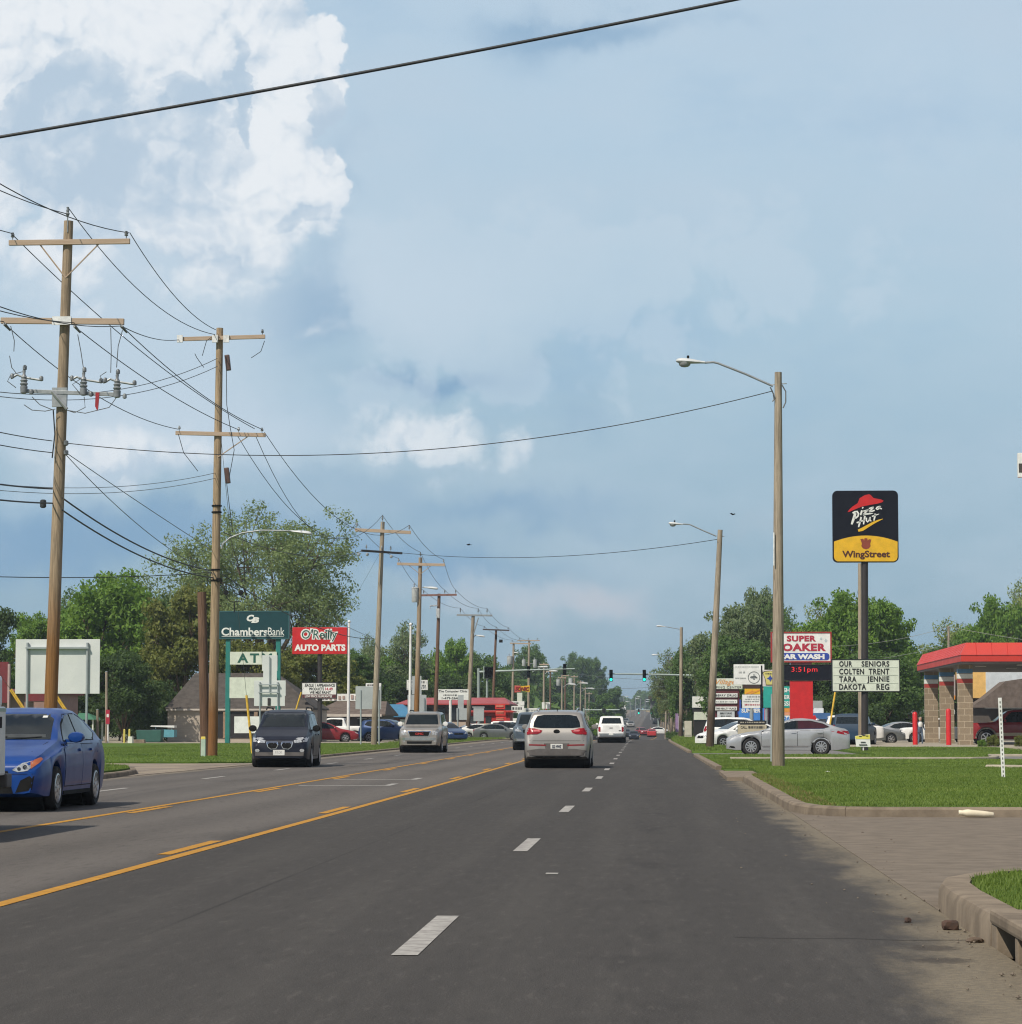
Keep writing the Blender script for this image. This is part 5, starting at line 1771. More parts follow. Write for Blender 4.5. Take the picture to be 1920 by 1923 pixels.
L4 = Pole('tan utility pole carrying a grey transformer and a street lamp', P0(781, 1391, 194), P(790, 1047, 194), .20, .13, W_TAN, group=UTG)
l4 = L4.arm(746, 1059, 836, 1061, .19, (.03, .97), brace=((.7, .6), (.25, .6)), insz=.3)
l4t = L4.top_pin()
L4.can(780, 1103, 1131, 13)
L4.lamp([(793, 1103), (798, 1103)], (823, 1106, 797, 1103), lens=False)
L5 = Pole('reddish brown utility pole beside the computer shop sign', P0(817, 1390, 212), P(825, 1115, 212), .17, .12, W_BROWN, group=UTG)
l5 = L5.arm(792, 1118, 858, 1117, .15, (.06, .66, .97), mat=M('brown_arm', (0.22, 0.12, 0.1), 0.8), insz=.3, imat=M_INSD)
MB().box(L5.at(823, 1152, -.2), (.26, .25, .75)).build('regulator', M_CAN, L5.root, bevel=.04)
MB().tube([L5.at(822, 1137, -.2), L5.at(808, 1138, -.2), L5.at(808, 1143, -.2)], .06, 6).build('cutout', M_INS, L5.root)
L6 = Pole('tan utility pole with pole top switches and a lamp before the red menu building', P0(878, 1392, 246), P(889, 1155, 246), .22, .15, W_GREYB, group=UTG)
l6 = L6.arm(858, 1155, 925, 1156, .16, (.1, .6, .85), mat=M_GALV, insz=.55, imat=M_INSD)
MB().tube([L6.at(890, 1190, -.2), L6.at(899, 1160, -.2)], .05, 5).build('brace', M_GALV, L6.root)
L6.lamp([(888, 1200), (892, 1194), (896, 1193)], (911, 1196, 892, 1193), lens=False)
L7 = Pole('slim reddish utility pole right of the switch topped pole', P0(923, 1390, 280), P(932, 1184, 280), .16, .11, W_BROWN, group=UTG)
l7 = L7.arm(907, 1182, 957, 1184, .14, (.05, .5, .95), mat=M('dark_arm', (0.07, 0.06, 0.06)), insz=.25, imat=M_INSD)
MB().box(L7.at(932, 1196, -.2), (.2, .2, .5)).build('cutout', M_BLACK, L7.root)
MB().box(L7.at(941, 1204, -.2), (.35, .2, .3)).build('switch', M_BLACK, L7.root)
L8 = Pole('grey utility pole with one transformer near the yellow flag sign', P0(961, 1386, 318), P(965, 1208, 318), .17, .12, W_GREY, group=UTG)
l8 = L8.arm(958, 1208, 998, 1209, .14, (.1, .5, .9), insz=.3)
L8.can(958, 1232, 1248, 11)
L8.lamp([(965, 1226), (968, 1226)], (974, 1227, 962, 1225), lens=False)
L9 = Pole('grey utility pole hung with twin transformers', P0(992, 1384, 356), P(994, 1202, 356), .18, .13, W_GREY, group=UTG)
l9 = L9.arm(972, 1203, 1014, 1203, .14, (.1, .5, .9), insz=.25, imat=M_INSD)
L9.can(984, 1239, 1251, 7)
L9.can(1005, 1239, 1254, 7)
L9.lamp([(1000, 1262), (1010, 1257), (1014, 1255)], (1030, 1253, 1010, 1253), lens=False)
far_l = [(1022, 1245, 400), (1034, 1258, 430), (1056, 1270, 470), (1062, 1266, 500), (1079, 1268, 540), (1091, 1278, 590), (1100, 1290, 640), (1107, 1300, 700)]
prev = None
far_poles = []
for i, (px, py, Y) in enumerate(far_l):
    po = Pole('slim far utility pole with crossarm in the dwindling row left of the white pickup', P0(px - 1, 1385, Y), P(px, py, Y), .17, .13, (W_GREY, W_BROWN)[i % 2 if i < 4 else 0], group='far utility poles left of the road')
    hw = 9 - i * .5
    tp = po.arm(px - hw, py + 3, px + hw, py + 3, .16, (.06, .94), insz=.2)
    if i in (2, 4):
        po.can(px - 7, py + 6, py + 18, 8)
    if i in (0, 2, 4, 5):
        po.lamp([(px, py + 22), (px + 8, py + 16), (px + 12, py + 15)], (px + 26, py + 16, px + 10, py + 15), lens=False, w=.2)
    far_poles.append(tp)

# right-hand lamp poles
R1 = Pole('nearest wooden lamp pole on the right lawn, in front of the silver saloon', P0(1462, 1443, 78), P(1462, 699, 78), .185, .10, W_GREY, name='lamp_pole', group=LPG, cat='lamp pole')
R1.lamp([(1452, 725), (1445, 722), (1400, 702), (1349, 682), (1340, 680), (1324, 681)], (1270, 678, 1324, 681))
MB().tube([R1.at(1446, 723), R1.at(1478, 720)], .015, 5).build('through_bolt', M_GALV, R1.root)
for pts in (((1447, 727), (1453, 740), (1454, 750), (1451, 754)), ((1469, 723), (1476, 735), (1476, 755), (1471, 766))):
    MB().tube([R1.at(*p, -.1) for p in pts], .02, 5).build('service_loop', M_WIREG, R1.root)
MB().tube([R1.at(1454, 1000, -.16), R1.at(1454, 1062, -.17)], .02, 6).build('conduit', M('white_fitting', (0.75, 0.76, 0.76)), R1.root)
R2 = Pole('second wooden lamp pole on the right, dark at its foot, before the shop list sign', P0(1333, 1408, 136), P(1353, 995, 136), .20, .12, W_GREYB, name='lamp_pole', group=LPG, cat='lamp pole')
R2.lamp([(1346, 1007), (1320, 996), (1296, 985), (1283, 984)], (1256, 983, 1283, 985))
MB().tube([R2.at(1356, 1007), R2.at(1361, 1007)], .02, 5).build('through_bolt', M_GALV, R2.root)
R3 = Pole('third wooden lamp pole on the right verge, beside a beige cabinet', P0(1279, 1388, 262), P(1280, 1178, 262), .20, .14, W_GREYB, name='lamp_pole', group=LPG, cat='lamp pole')
R3.lamp([(1278, 1182), (1262, 1179), (1250, 1177)], (1233, 1176, 1250, 1177), lens=False, w=.2)
R4 = Pole('fourth wooden lamp pole on the right, by the signal mast', P0(1261, 1384, 390), P(1262, 1234, 390), .2, .15, W_GREYB, name='lamp_pole', group=LPG, cat='lamp pole')
R4.lamp([(1260, 1236), (1250, 1231), (1238, 1230)], (1224, 1230, 1238, 1230), lens=False, w=.25)
for i, (px, py, Y) in enumerate(((1268, 1268, 330), (1252, 1283, 470), (1258, 1283, 420), (1248, 1306, 540), (1290, 1290, 300), (1244, 1308, 600))):
    Pole('slender far wooden pole in the cluster right of the far hill road', P0(px - 2, 1385, Y), P(px, py, Y), .16, .13, W_GREY, group='far wooden poles right of the road')
# lamps down the far hill
for i, (px, py, Y) in enumerate(((1148, 1313, 720), (1160, 1306, 800), (1172, 1308, 860), (1184, 1318, 900), (1194, 1309, 960), (1203, 1312, 900), (1212, 1314, 850), (1222, 1318, 800), (1232, 1341, 700))):
    b = P0(px, 1350, Y)
    tp = P(px, py, Y)
    lp = Pole('pale far lamp post on the hazy hill road', b, tp, .16, .10, M_GALV, name='lamp_post', group='far lamp posts on the hill', cat='lamp post')
    lp.lamp([(px, py), (px - 3 if i % 2 else px + 3, py - .5)], (px - 9 if i % 2 else px + 9, py, px - 2 if i % 2 else px + 2, py), lens=False, w=.4)

# ------------------------------------------------------------------ wires
WG = 'power lines'


def wire(a, b, sag, r, label, mat=None, n=18, cat='power line', name='power_line', group=WG):
    a, b = Vector(a), Vector(b)
    mb = MB()
    pts = []
    for i in range(n + 1):
        t = i / n
        p = a.lerp(b, t)
        p.z -= sag * 4 * t * (1 - t)
        pts.append(p)
    mb.tube(pts, r, 6, cap=True)
    o = mb.build(name, mat or M_WIRE, None, smooth=80)
    tag(o, label, cat, group)
    return o


wire(P(244, 437, 77.8), P(405, 619, 103.8), .42, .0135, 'line from the tallest pole top arm right end to the next pole top')
wire(l1t, P(403, 628, 103.8), .72, .0135, 'line from the tip of the tallest pole to the next pole top arm')
wire(P(22, 439, 77.8), P(478, 805, 103.8), .45, .0135, 'line from the tallest pole top arm left end to the next pole lower arm')
wire(l1b[2], P(336, 638, 103.8), .16, .0135, 'line from the middle arm right end to the next pole top arm')
wire(l1b[1] + Vector((.1, .3, -.1)), P(446, 806, 103.8), .25, .0135, 'line from the middle arm centre to the next pole lower arm')
wire(l1b[2] + Vector((.1, .2, -.1)), P(492, 806, 103.8), .3, .0135, 'line from the middle arm right end to the next pole lower arm right end')
wire(l1b[0] + Vector((.1, .3, -.1)), P(335, 806, 103.8), .5, .0135, 'line from the middle arm left end to the next pole lower arm left end')
for py, q in ((721, 673), (728, 688)):
    wire(P(-90, py + 3, 72), P(408, q, 103.8), .7, .013, 'grey line crossing low behind the recloser gear, %s of the pair' % ('upper' if py == 721 else 'lower'), M_WIREG)
    wire(P(-90, py + 3, 72), P(-700, py + 30, 50), .1, .013, 'grey line leaving the picture left of the recloser gear, %s of the pair' % ('upper' if py == 721 else 'lower'), M_WIREG)
# wires coming from the pole behind the camera
for (px, py), sag, lb in (((128, 402), 1.65, 'tip of the tallest pole'), ((242, 437), 1.9, 'right end of its top arm'), ((22, 438), 1.5, 'left end of its top arm'), ((8, 604), 1.5, 'left end of its middle arm'), ((140, 606), 1.7, 'centre of its middle arm'), ((228, 612), 2.0, 'right end of its middle arm')):
    a = P(px, py, 77.8)
    wire(a, (a.x, 28, a.z), sag, .0135, 'line leaving the picture at the left from the ' + lb, n=30)
for py, lb in ((828, 'upper'), (850, 'second'), (918, 'third'), (945, 'lowest')):
    a = P(98, py, 77.9)
    wire(a, (a.x, 28, a.z), .95, .014 if py < 900 else .024, 'low cable leaving the tallest pole to the left, %s of four' % lb, n=30)
wire(P(124, 832, 77.8), P(1452, 734, 77.8), .95, .013, 'long cable crossing the road from the tallest pole to the nearest lamp pole', n=40)
wire(P(733, 1036, 163.8), P(1347, 1013, 135.8), .6, .016, 'span cable crossing the road to the second right lamp pole', n=30)
wire(P(420, 1000, 104), P(680, 1035, 163.8), .6, .016, 'cable from the curved lamp arm pole to the dark arm of the third pole')
wire(P(480, 818, 103.8), l3[0], 2.2, .0135, 'line from the second pole lower arm to the third pole arm left end')
wire(P(446, 818, 103.8), l3t, 2.5, .0135, 'line from the second pole lower arm to the tip of the third pole')
wire(P(497, 812, 103.8), l3[1], 1.9, .0135, 'line from the second pole lower arm to the third pole arm right end')
for i, (a, b_) in enumerate(((l3[0], l4[0]), (l3t, l4t), (l3[1], l4[1]), (l4[0], l5[0]), (l4t, l5[1]), (l4[1], l5[2]), (l5[0], l6[0]), (l5[1], l6[1]), (l5[2], l6[2]), (l6[0], l7[0]), (l6[1], l7[1]), (l6[2], l7[2]), (l7[0], l8[0]), (l7[1], l8[1]), (l7[2], l8[2]), (l8[0], l9[0]), (l8[1], l9[1]), (l8[2], l9[2]))):
    nm = ('third', 'fourth', 'fifth', 'sixth', 'seventh', 'eighth', 'ninth')
    side = ('left', 'middle', 'right')[i % 3]
    wire(a, b_, .35, .015, 'thin %s line between the %s and %s utility poles on the left' % (side, nm[i // 3], nm[i // 3 + 1]), M_WIREG)
for a, b_ in zip(far_poles, far_poles[1:]):
    for q in range(2):
        wire(a[q], b_[q], .6, .018, 'hair thin line in the far row of utility poles on the left', M_WIREG, n=8, group='far power lines')
for py0, py1, lb in ((935, 1072, 'upper'), (958, 1085, 'lower')):
    wire(P(117, py0, 77.9), P(400, py1, 103.9), .35, .024, 'thick dark cable from the tallest pole to the second pole, %s one' % lb, cat='cable', name='communication_cable')
wire(P(124, 850, 77.9), P(701, 1199, 163.8), .4, .012, 'thin slack wire sloping right from the tallest pole past the pecan tree', M_WIREG)
wire(P(122, 852, 77.9), P(405, 1080, 103.9), .4, .012, 'thin drop wire from the tallest pole to the foot of the lamp bearing pole', M_WIREG)
wire(P(-400, 1062, 70), P(398, 1075, 103.9), .25, .016, 'nearly level cable from the left edge to the second pole', n=24)
wire(P(418, 1078, 104), P(700, 1200, 163.8), .6, .02, 'dark cable dropping from the second pole to the foot of the third pole', cat='cable', name='communication_cable')
for i, (px, py) in enumerate(((0, 893), (0, 905))):
    wire(P(-200, py - 12, 76), P(405, 888 + 10 * i, 103.9), .55, .011, 'thin grey service line from the left edge to the second pole, %s one' % ('upper' if i == 0 else 'lower'), M_WIREG)
wire(P(-260, 300, 36), P(1560, -38, 36), .075, .022, 'thick black cable sweeping across the top of the sky', n=40, cat='cable', name='overhead_cable', group=None)
rp = Pole('thin grey utility pole rising behind the red canopy', P0(1782, 1390, 235), P(1782, 1176, 235), .11, .09, W_GREY)
wire(P(1782, 1177, 234.9), P(1560, 1214, 225), .35, .016, 'pale line from the grey pole behind the canopy going left', M('wire_pale', (0.4, 0.4, 0.36), 0.6))
wire(P(1782, 1177, 234.9), P(2100, 1222, 235), .2, .016, 'pale line from the grey pole behind the canopy going right', MATS['wire_pale'])
wire(P(1660, 1236, 222), P(1772, 1212, 234), .1, .016, 'short pale line under the left one behind the reader board', MATS['wire_pale'])
wire(P(1080, 1292, 380), P(1300, 1284, 300), .3, .02, 'thin line crossing the road just below the green signals', M_WIREG)
wire(P(1060, 1262, 330), P(1310, 1275, 296), .4, .02, 'thin line crossing the road at the height of the green signals', M_WIREG)
pp_ = Pole('weathered grey utility pole standing directly behind the black sign pole', P0(1618, 1398, 150), P(1616, 1058, 150), .16, .12, W_GREY)

# ------------------------------------------------------------------ signs, buildings, small things
def flat(name, c, rough=0.55, **kw):
    return M(name, c, rough, var=0.06, scale=2.5, **kw)


S_WHITE = flat('sign_white', (0.78, 0.79, 0.76))
S_CREAM = flat('sign_cream', (0.66, 0.70, 0.60))
S_TEAL = flat('sign_teal', (0.006, 0.048, 0.058), 0.4)
S_TEALP = flat('post_teal', (0.02, 0.19, 0.17), 0.5)
S_GREENT = flat('letter_green', (0.012, 0.10, 0.07))
S_RED = flat('sign_red', (0.56, 0.018, 0.02), 0.4)
S_REDL = flat('letter_red', (0.42, 0.02, 0.05))
S_MAROON = flat('sign_maroon', (0.10, 0.02, 0.025))
S_INK = flat('letter_black', (0.02, 0.02, 0.022))
S_BROWN = flat('letter_brown', (0.08, 0.02, 0.012))
S_BLUE = flat('sign_blue', (0.03, 0.07, 0.36), 0.4)
S_YEL = flat('sign_yellow', (0.76, 0.44, 0.02), 0.4)
S_BLACK = flat('sign_black', (0.009, 0.010, 0.017), 0.45, spec=0.2)
S_GREYB = M('sign_back_aluminium', (0.46, 0.49, 0.50), 0.55, metal=0.25, scale=1.2, color2=(0.38, 0.41, 0.42))
S_PALEB = M('sign_back_pale', (0.70, 0.72, 0.70), 0.5, metal=0.1, scale=0.7, color2=(0.60, 0.63, 0.62))
S_ORANGE = flat('sign_orange', (0.75, 0.30, 0.05))
S_SKYB = flat('banner_blue', (0.05, 0.22, 0.62))
S_TURQ = flat('sign_turquoise', (0.02, 0.36, 0.30))
S_GREYT = flat('letter_grey', (0.28, 0.30, 0.30))
M_STEELP = M('post_steel', (0.42, 0.46, 0.47), 0.5, metal=0.4, scale=2.0, color2=(0.34, 0.38, 0.39))
M_DARKP = flat('post_dark', (0.035, 0.03, 0.03), 0.5)
M_WHITEP = flat('post_white', (0.78, 0.78, 0.76), 0.5)


class Sign:
    """A sign standing at distance Y; everything is placed from photo pixels at that distance."""
    def __init__(self, name, label, px, Y, cat='sign', group=None, z=None):
        self.Y = Y
        b = P0(px, 1390, Y)
        if z is not None:
            b.z = z
        self.base = b
        self.root = thing(name, label, cat, tuple(b), 0, group)

    def panel(self, name, r, mat, th=0.15, dy=0.0, bevel=0.0, parent=None):
        x0, x1, z0, z1 = rect(*r, self.Y)
        return MB().span(x0, x1, self.Y + dy, self.Y + dy + th, z0, z1).build(name, mat, parent or self.root, bevel=bevel) if parent is None else self._sub(MB().span(x0, x1, self.Y + dy, self.Y + dy + th, z0, z1), name, mat, parent, bevel)

    def _sub(self, mb, name, mat, parent, bevel=0.0):
        o = mb.build(name, mat, self.root, bevel=bevel)
        o.parent = parent
        return o

    def words(self, body, r, mat, dy=0.0, name='lettering', parent=None, **kw):
        x0, x1, z0, z1 = rect(*r, self.Y)
        o = put_text(MB(), body, x0, x1, z0, z1, self.Y + dy - 0.004, **kw).build(name, mat, self.root, fix=False)
        if parent is not None:
            o.parent = parent
        return o

    def scribble(self, rows, mat, dy=0.0, seed=1, name='lettering', parent=None):
        """Writing too small in the photo to be read: rows of uneven word shapes."""
        rr = random.Random(seed)
        mb = MB()
        for (x0, y0, x1, y1) in rows:
            x = x0
            while x < x1 - 1:
                w = rr.uniform(1.5, 4.5)
                x2 = min(x1, x + w)
                k = x
                while k < x2 - .4:
                    a, b, c, d = rect(k, y0 + rr.uniform(0, .5), min(k + rr.uniform(.5, .9), x2), y1, self.Y)
                    mb.span(a, b, self.Y + dy - .014, self.Y + dy - .002, c, d)
                    k += rr.uniform(.9, 1.3)
                x = x2 + rr.uniform(.8, 1.4)
        o = mb.build(name, mat, self.root)
        if parent is not None:
            o.parent = parent
        return o

    def post(self, name, px, py, r, mat, py1=None, dy=0.08, px1=None, n=12):
        a = P(px if px1 is None else px1, 1390, self.Y)
        a.z = self.base.z - 0.1
        a.y = self.Y + dy
        if py1 is not None:
            a = P(px if px1 is None else px1, py1, self.Y)
            a.y = self.Y + dy
        b = P(px, py, self.Y)
        b.y = self.Y + dy
        return MB().tube([a, b], r, n).build(name, mat, self.root, smooth=50)

    def frame(self, name, r, w, mat, dy=-0.01, th=0.18):
        x0, x1, z0, z1 = rect(*r, self.Y)
        k = w * self.Y / F
        y0, y1 = self.Y + dy, self.Y + dy + th
        mb = MB().span(x0 - k, x1 + k, y0, y1, z1, z1 + k).span(x0 - k, x1 + k, y0, y1, z0 - k, z0)
        mb.span(x0 - k, x0, y0, y1, z0, z1).span(x1, x1 + k, y0, y1, z0, z1)
        return mb.build(name, mat, self.root)


def round_rect(x0, x1, z0, z1, r, n=5):
    pts = []
    for cx, cz, q0 in ((x1 - r, z1 - r, 0), (x0 + r, z1 - r, 90), (x0 + r, z0 + r, 180), (x1 - r, z0 + r, 270)):
        for i in range(n + 1):
            q = math.radians(q0 + 90 * i / n)
            pts.append((cx + r * math.cos(q), cz + r * math.sin(q)))
    return pts


# ---- restaurant pole sign with reader board
s = Sign('pole_sign', 'tall black and yellow restaurant pole sign with red hat emblem above a reader board', 1626, 125)
x0, x1, z0, z1 = rect(1565, 921, 1687, 1056, 125)
cab = MB().prism(round_rect(x0, x1, z0, z1, .22), 125, 125.35).build('sign_cabinet', S_BLACK, s.root, smooth=30)


def zc(u, v):
    """Photo-enlargement units of the sign face to world x, z."""
    p = P(1540 + u / 10.667, 900 + v / 10.667, 125)
    return (p.x, p.z)


def on_face(name, polys, mat, dy=0.0, parent=None, strokes=()):
    mb = MB()
    for poly in polys:
        mb.prism([zc(*q) for q in poly], 125 - .012 - dy, 125 - dy + .01)
    for pts, w in strokes:
        ww = [k * 125 / F / 10.667 for k in w] if isinstance(w, (list, tuple)) else w * 125 / F / 10.667
        mb.stroke([zc(*q) for q in pts], ww, 125 - .014 - dy, 125 - dy + .01)
    o = mb.build(name, mat, s.root)
    o.parent = parent or cab
    return o


arc = [(285 + 1275 * i / 16, 1250 - 122 * (1 - ((i - 8) / 8) ** 2)) for i in range(17)]
on_face('yellow_field', [arc + [(1560, 1560), (1540, 1615), (1490, 1645), (350, 1645), (305, 1615), (285, 1560)]], S_YEL)
on_face('hat_emblem', [[(555, 660), (590, 610), (660, 545), (760, 480), (800, 380), (900, 320), (985, 300), (1020, 315), (1075, 375), (1140, 390), (1230, 405), (1280, 432), (1250, 462), (1150, 490), (1000, 515), (850, 545), (700, 605), (600, 650)]], S_RED, dy=.004)
on_face('script_lettering', [], S_WHITE, strokes=(
    ([(712, 680), (690, 760), (655, 860), (638, 905)], [50, 52, 46, 34]), ([(660, 680), (700, 655), (750, 645), (778, 690), (765, 740), (730, 770), (690, 780)], 34),
    ([(848, 625), (832, 670), (818, 720)], [36, 36, 30]), ([(872, 558), (850, 585)], 26),
    ([(875, 640), (930, 625), (975, 605)], 26), ([(965, 610), (920, 660), (870, 710)], 32), ([(865, 712), (940, 695), (1015, 690), (1072, 680)], [34, 34, 24, 8]),
    ([(985, 590), (1035, 570), (1080, 560)], 26), ([(1075, 565), (1030, 610), (990, 645)], 30), ([(985, 652), (1050, 640), (1100, 622)], 28),
    ([(1205, 545), (1150, 560), (1130, 590), (1150, 605), (1185, 590), (1215, 545)], 26), ([(1215, 535), (1205, 585), (1245, 592)], 26),
    ([(830, 755), (812, 840), (790, 910), (778, 960)], [34, 36, 34, 24]), ([(740, 872), (800, 850), (865, 830), (900, 815)], 28), ([(905, 735), (895, 800), (882, 860), (878, 905)], [34, 34, 32, 24]),
    ([(935, 770), (935, 830), (955, 855), (990, 825), (1005, 770)], 28), ([(1010, 755), (1010, 830), (1035, 835)], 26),
    ([(1115, 690), (1100, 760), (1085, 830)], [34, 34, 24]), ([(1045, 745), (1110, 722), (1190, 695)], [24, 26, 10])), dy=.004)
on_face('swoosh', [], S_YEL, dy=.004, strokes=(([(770, 1030), (850, 1005), (960, 940), (1080, 870), (1180, 825), (1265, 795)], [44, 66, 56, 46, 30, 8]),))
on_face('wing_emblem', [[(812, 1200), (870, 1190), (890, 1230), (895, 1185), (925, 1178), (955, 1190), (960, 1230), (985, 1200), (1035, 1210), (1010, 1290), (1020, 1340), (985, 1385), (925, 1403), (865, 1385), (832, 1340), (845, 1290)]], flat('emblem_rust', (0.26, 0.05, 0.025)), dy=.008)
a, b = zc(450, 1575), zc(1405, 1435)
o = put_text(MB(), 'WingStreet', a[0], b[0], zc(0, 1608)[1], zc(0, 1432)[1], 125 - .012, bold=.028).build('lettering', S_BROWN, s.root, fix=False)
o.parent = cab
s.post('pole', 1625, 1056, .155, M_DARKP, dy=.2)
rb = s.panel('reader_board', (1563, 1238, 1690, 1299), S_CREAM, th=.3)
s.frame('board_frame', (1564, 1239, 1689, 1298), 1.2, S_BLACK, dy=-.02, th=.34)
x0, x1, _a, _b = rect(1566, 1240, 1687, 1299, 125)
rm = MB()
for py in (1253.5, 1268, 1283):
    zz = P(1600, py, 125).z
    rm.span(x0, x1, 124.99, 125.0, zz - .008, zz + .008)
rm.build('letter_rail', flat('rail_grey', (0.5, 0.54, 0.47)), s.root)
for (l, r_), (pa, pb) in ((('OUR', 'SENIORS'), (1241.5, 1252)), (('COLTEN', 'TRENT'), (1255.5, 1266.5)), (('TARA', 'JENNIE'), (1270, 1281)), (('DAKOTA', 'REG'), (1284.5, 1295.5))):
    e = {'OUR': 1601, 'COLTEN': 1623, 'TARA': 1609, 'DAKOTA': 1627}[l]
    f_ = {'SENIORS': 1618.5, 'TRENT': 1632, 'JENNIE': 1629, 'REG': 1646.5}[r_]
    s.words(l, (1576.5, pa, e, pb), S_INK, parent=rb, bold=.025, space=1.12)
    s.words(r_, (f_, pa, 1670.5, pb + (2.6 if 'J' in r_ else 0)), S_INK, parent=rb, bold=.025, space=1.12)
q = P(1608, 1406, 124.3)
ys = thing('yard_sign', 'small white and yellow realty style sign tied to the foot of the black pole sign', 'sign', tuple(P(1622, 1412, 124.2)))
x0, x1, z0, z1 = rect(1608.5, 1379, 1634, 1403, 124.2)
MB().prism([(x0, z0 + .02), (x1 + .03, z0 - .0), (x1, z1), (x0 - .05, z1 - .08)], 124.2, 124.23).build('panel', S_WHITE, ys)
MB().prism([(x0 - .02, z0 + .36), (x1 + .005, z0 + .36), (x1, z1 - .01), (x0 - .045, z1 - .09)], 124.185, 124.2).build('yellow_band', flat('band_yellow', (0.75, 0.68, 0.12)), ys)
mb = MB()
for px, py, w in ((1614, 1382, 5), (1620, 1380.5, 6), (1627, 1381.5, 4), (1617, 1393, 9), (1614, 1398, 15)):
    a, b, c, d = rect(px, py, px + w, py + 1.6, 124.17)
    mb.span(a, b, 124.17, 124.182, c, d)
mb.build('lettering', S_INK, ys)
MB().tube([P(1622, 1403, 124.25), P(1622, 1414, 124.25)], .03, 6).build('stake', M_WHITEP, ys)

# ---- car wash sign
s = Sign('pedestal_sign', 'red and white car wash sign with time display on a red pedestal', 1505, 172)
cb = s.panel('sign_cabinet', (1449.5, 1187.5, 1560.5, 1243), S_WHITE, th=.5)
s.frame('red_frame', (1451, 1189, 1559.5, 1241.5), 2.6, flat('frame_red', (0.34, 0.03, 0.025)), dy=-.03, th=.56)
s.words('SUPER', (1478, 1193.5, 1533, 1204.8), S_REDL, parent=cb, bold=.05, space=1.1)
s.words('SOAKER', (1458, 1208.3, 1551.5, 1223), S_REDL, parent=cb, bold=.05, space=1.1)
x0, x1, z0, z1 = rect(1454, 1226.3, 1558, 1240, 172)
o = MB().prism(round_rect(x0, x1, z0, z1, .18), 171.985, 172.0).build('blue_band', S_BLUE, s.root)
o.parent = cb
s.words('CAR WASH', (1461, 1228.3, 1549, 1238.3), S_WHITE, dy=-.015, parent=cb, bold=.06)
for px, py, r_ in ((1542.5, 1199, 2.2), (1551.5, 1202.5, 2.8)):
    p = P(px, py, 171.985)
    k = r_ * 172 / F
    o = MB().prism([(p.x + k * math.cos(q) * (1 if math.sin(q) < .3 else .55), p.z + k * 1.2 * math.sin(q)) for q in [i * PI / 8 for i in range(16)]], 171.985, 171.999).build('drop_emblem', flat('drop_grey', (0.5, 0.58, 0.6)), s.root)
    o.parent = cb
s.panel('neck', (1486, 1243.5, 1525, 1249), S_MAROON, th=.45, dy=.02)
dsp = s.panel('time_display', (1457, 1248, 1563, 1278), S_BLACK, th=.4, dy=-.02)
s.frame('display_frame', (1458, 1249, 1562, 1277), 1.0, M_DARKP, dy=-.05, th=.45)
s.words('3:51pm', (1487, 1252.5, 1535.5, 1264.5), flat('led_red', (0.3, 0.01, 0.01), emit=(1.0, 0.03, 0.04, 0.75)), dy=-.02, parent=dsp, space=1.1)
s.panel('pedestal', (1485, 1278.5, 1527, 1398), S_RED, th=.7, dy=.0)

# ---- the bank sign
s = Sign('bank_sign', 'dark green bank sign on two teal posts with blank white boards below', 475, 178)
cb = s.panel('sign_cabinet', (411, 1147, 543.5, 1200.5), S_TEAL, th=.6, bevel=.03)
s.frame('cabinet_rim', (412.5, 1149, 542, 1198.5), 1.5, flat('rim_teal', (0.03, 0.11, 0.12)), dy=-.02, th=.64)
s.words('Chambers', (416, 1178.5, 503, 1194), S_WHITE, parent=cb, bold=.025)
s.words('Bank', (503.5, 1178.5, 534.5, 1193.5), S_WHITE, parent=cb)
x0, x1, z0, z1 = rect(416.5, 1194.6, 533, 1195.6, 178)
mb = MB().span(x0, x1, 177.988, 177.999, z0, z1)
mb.build('underline', S_WHITE, s.root).parent = cb
s.words('C', (463.5, 1154.5, 477.5, 1167), S_WHITE, parent=cb, bold=.05, shear=.25)
s.words('B', (472, 1159, 487, 1170), S_WHITE, dy=-.01, parent=cb, bold=.06, shear=.25)
for px in (427, 521.5):
    a, b, c, d = rect(px - 5, 1200, px + 5, 1397, 178)
    MB().span(a, b, 178.1, 178.45, c - .1, d).build('post', S_TEALP, s.root, bevel=.03)
at_ = s.panel('white_board', (432, 1224, 520, 1248), S_CREAM, th=.3)
s.words('ATM', (446, 1227, 511, 1244.5), S_GREENT, parent=at_, bold=.03, space=1.35)
s.panel('white_board', (431, 1272, 520, 1311), S_CREAM, th=.3)
s.panel('banner', (439, 1345.5, 488, 1377), S_WHITE, th=.03, dy=.2)

# ---- red parts store sign
s = Sign('store_sign', 'red auto parts store sign on a dark pole with a small letter board', 600, 192)
cb = s.panel('sign_cabinet', (549, 1178, 652, 1228.5), S_RED, th=.5, bevel=.02)
s.words("O'Reilly", (564.5, 1180, 635.5, 1206.5), S_WHITE, parent=cb, bold=.10, shear=.06)
s.words("O'Reilly", (567, 1182.5, 633, 1204.5), S_GREENT, dy=-.016, parent=cb, shear=.06)
s.words('AUTO PARTS', (553, 1210, 649, 1222.8), S_WHITE, parent=cb, bold=.05)
s.post('pole', 600, 1228, .16, M_DARKP, dy=.25)
rb = s.panel('letter_board', (567, 1282, 632, 1312), S_WHITE, th=.3)
s.frame('board_frame', (567.5, 1282.5, 631.5, 1311.5), 1.0, M_DARKP, dy=-.02, th=.33)
s.words('EAGLE 1 APPEARANCE', (573.5, 1284.3, 629, 1289.8), S_INK, parent=rb, bold=.02)
s.words('PRODUCTS', (581, 1291.2, 608.5, 1296.6), S_INK, parent=rb, bold=.02)
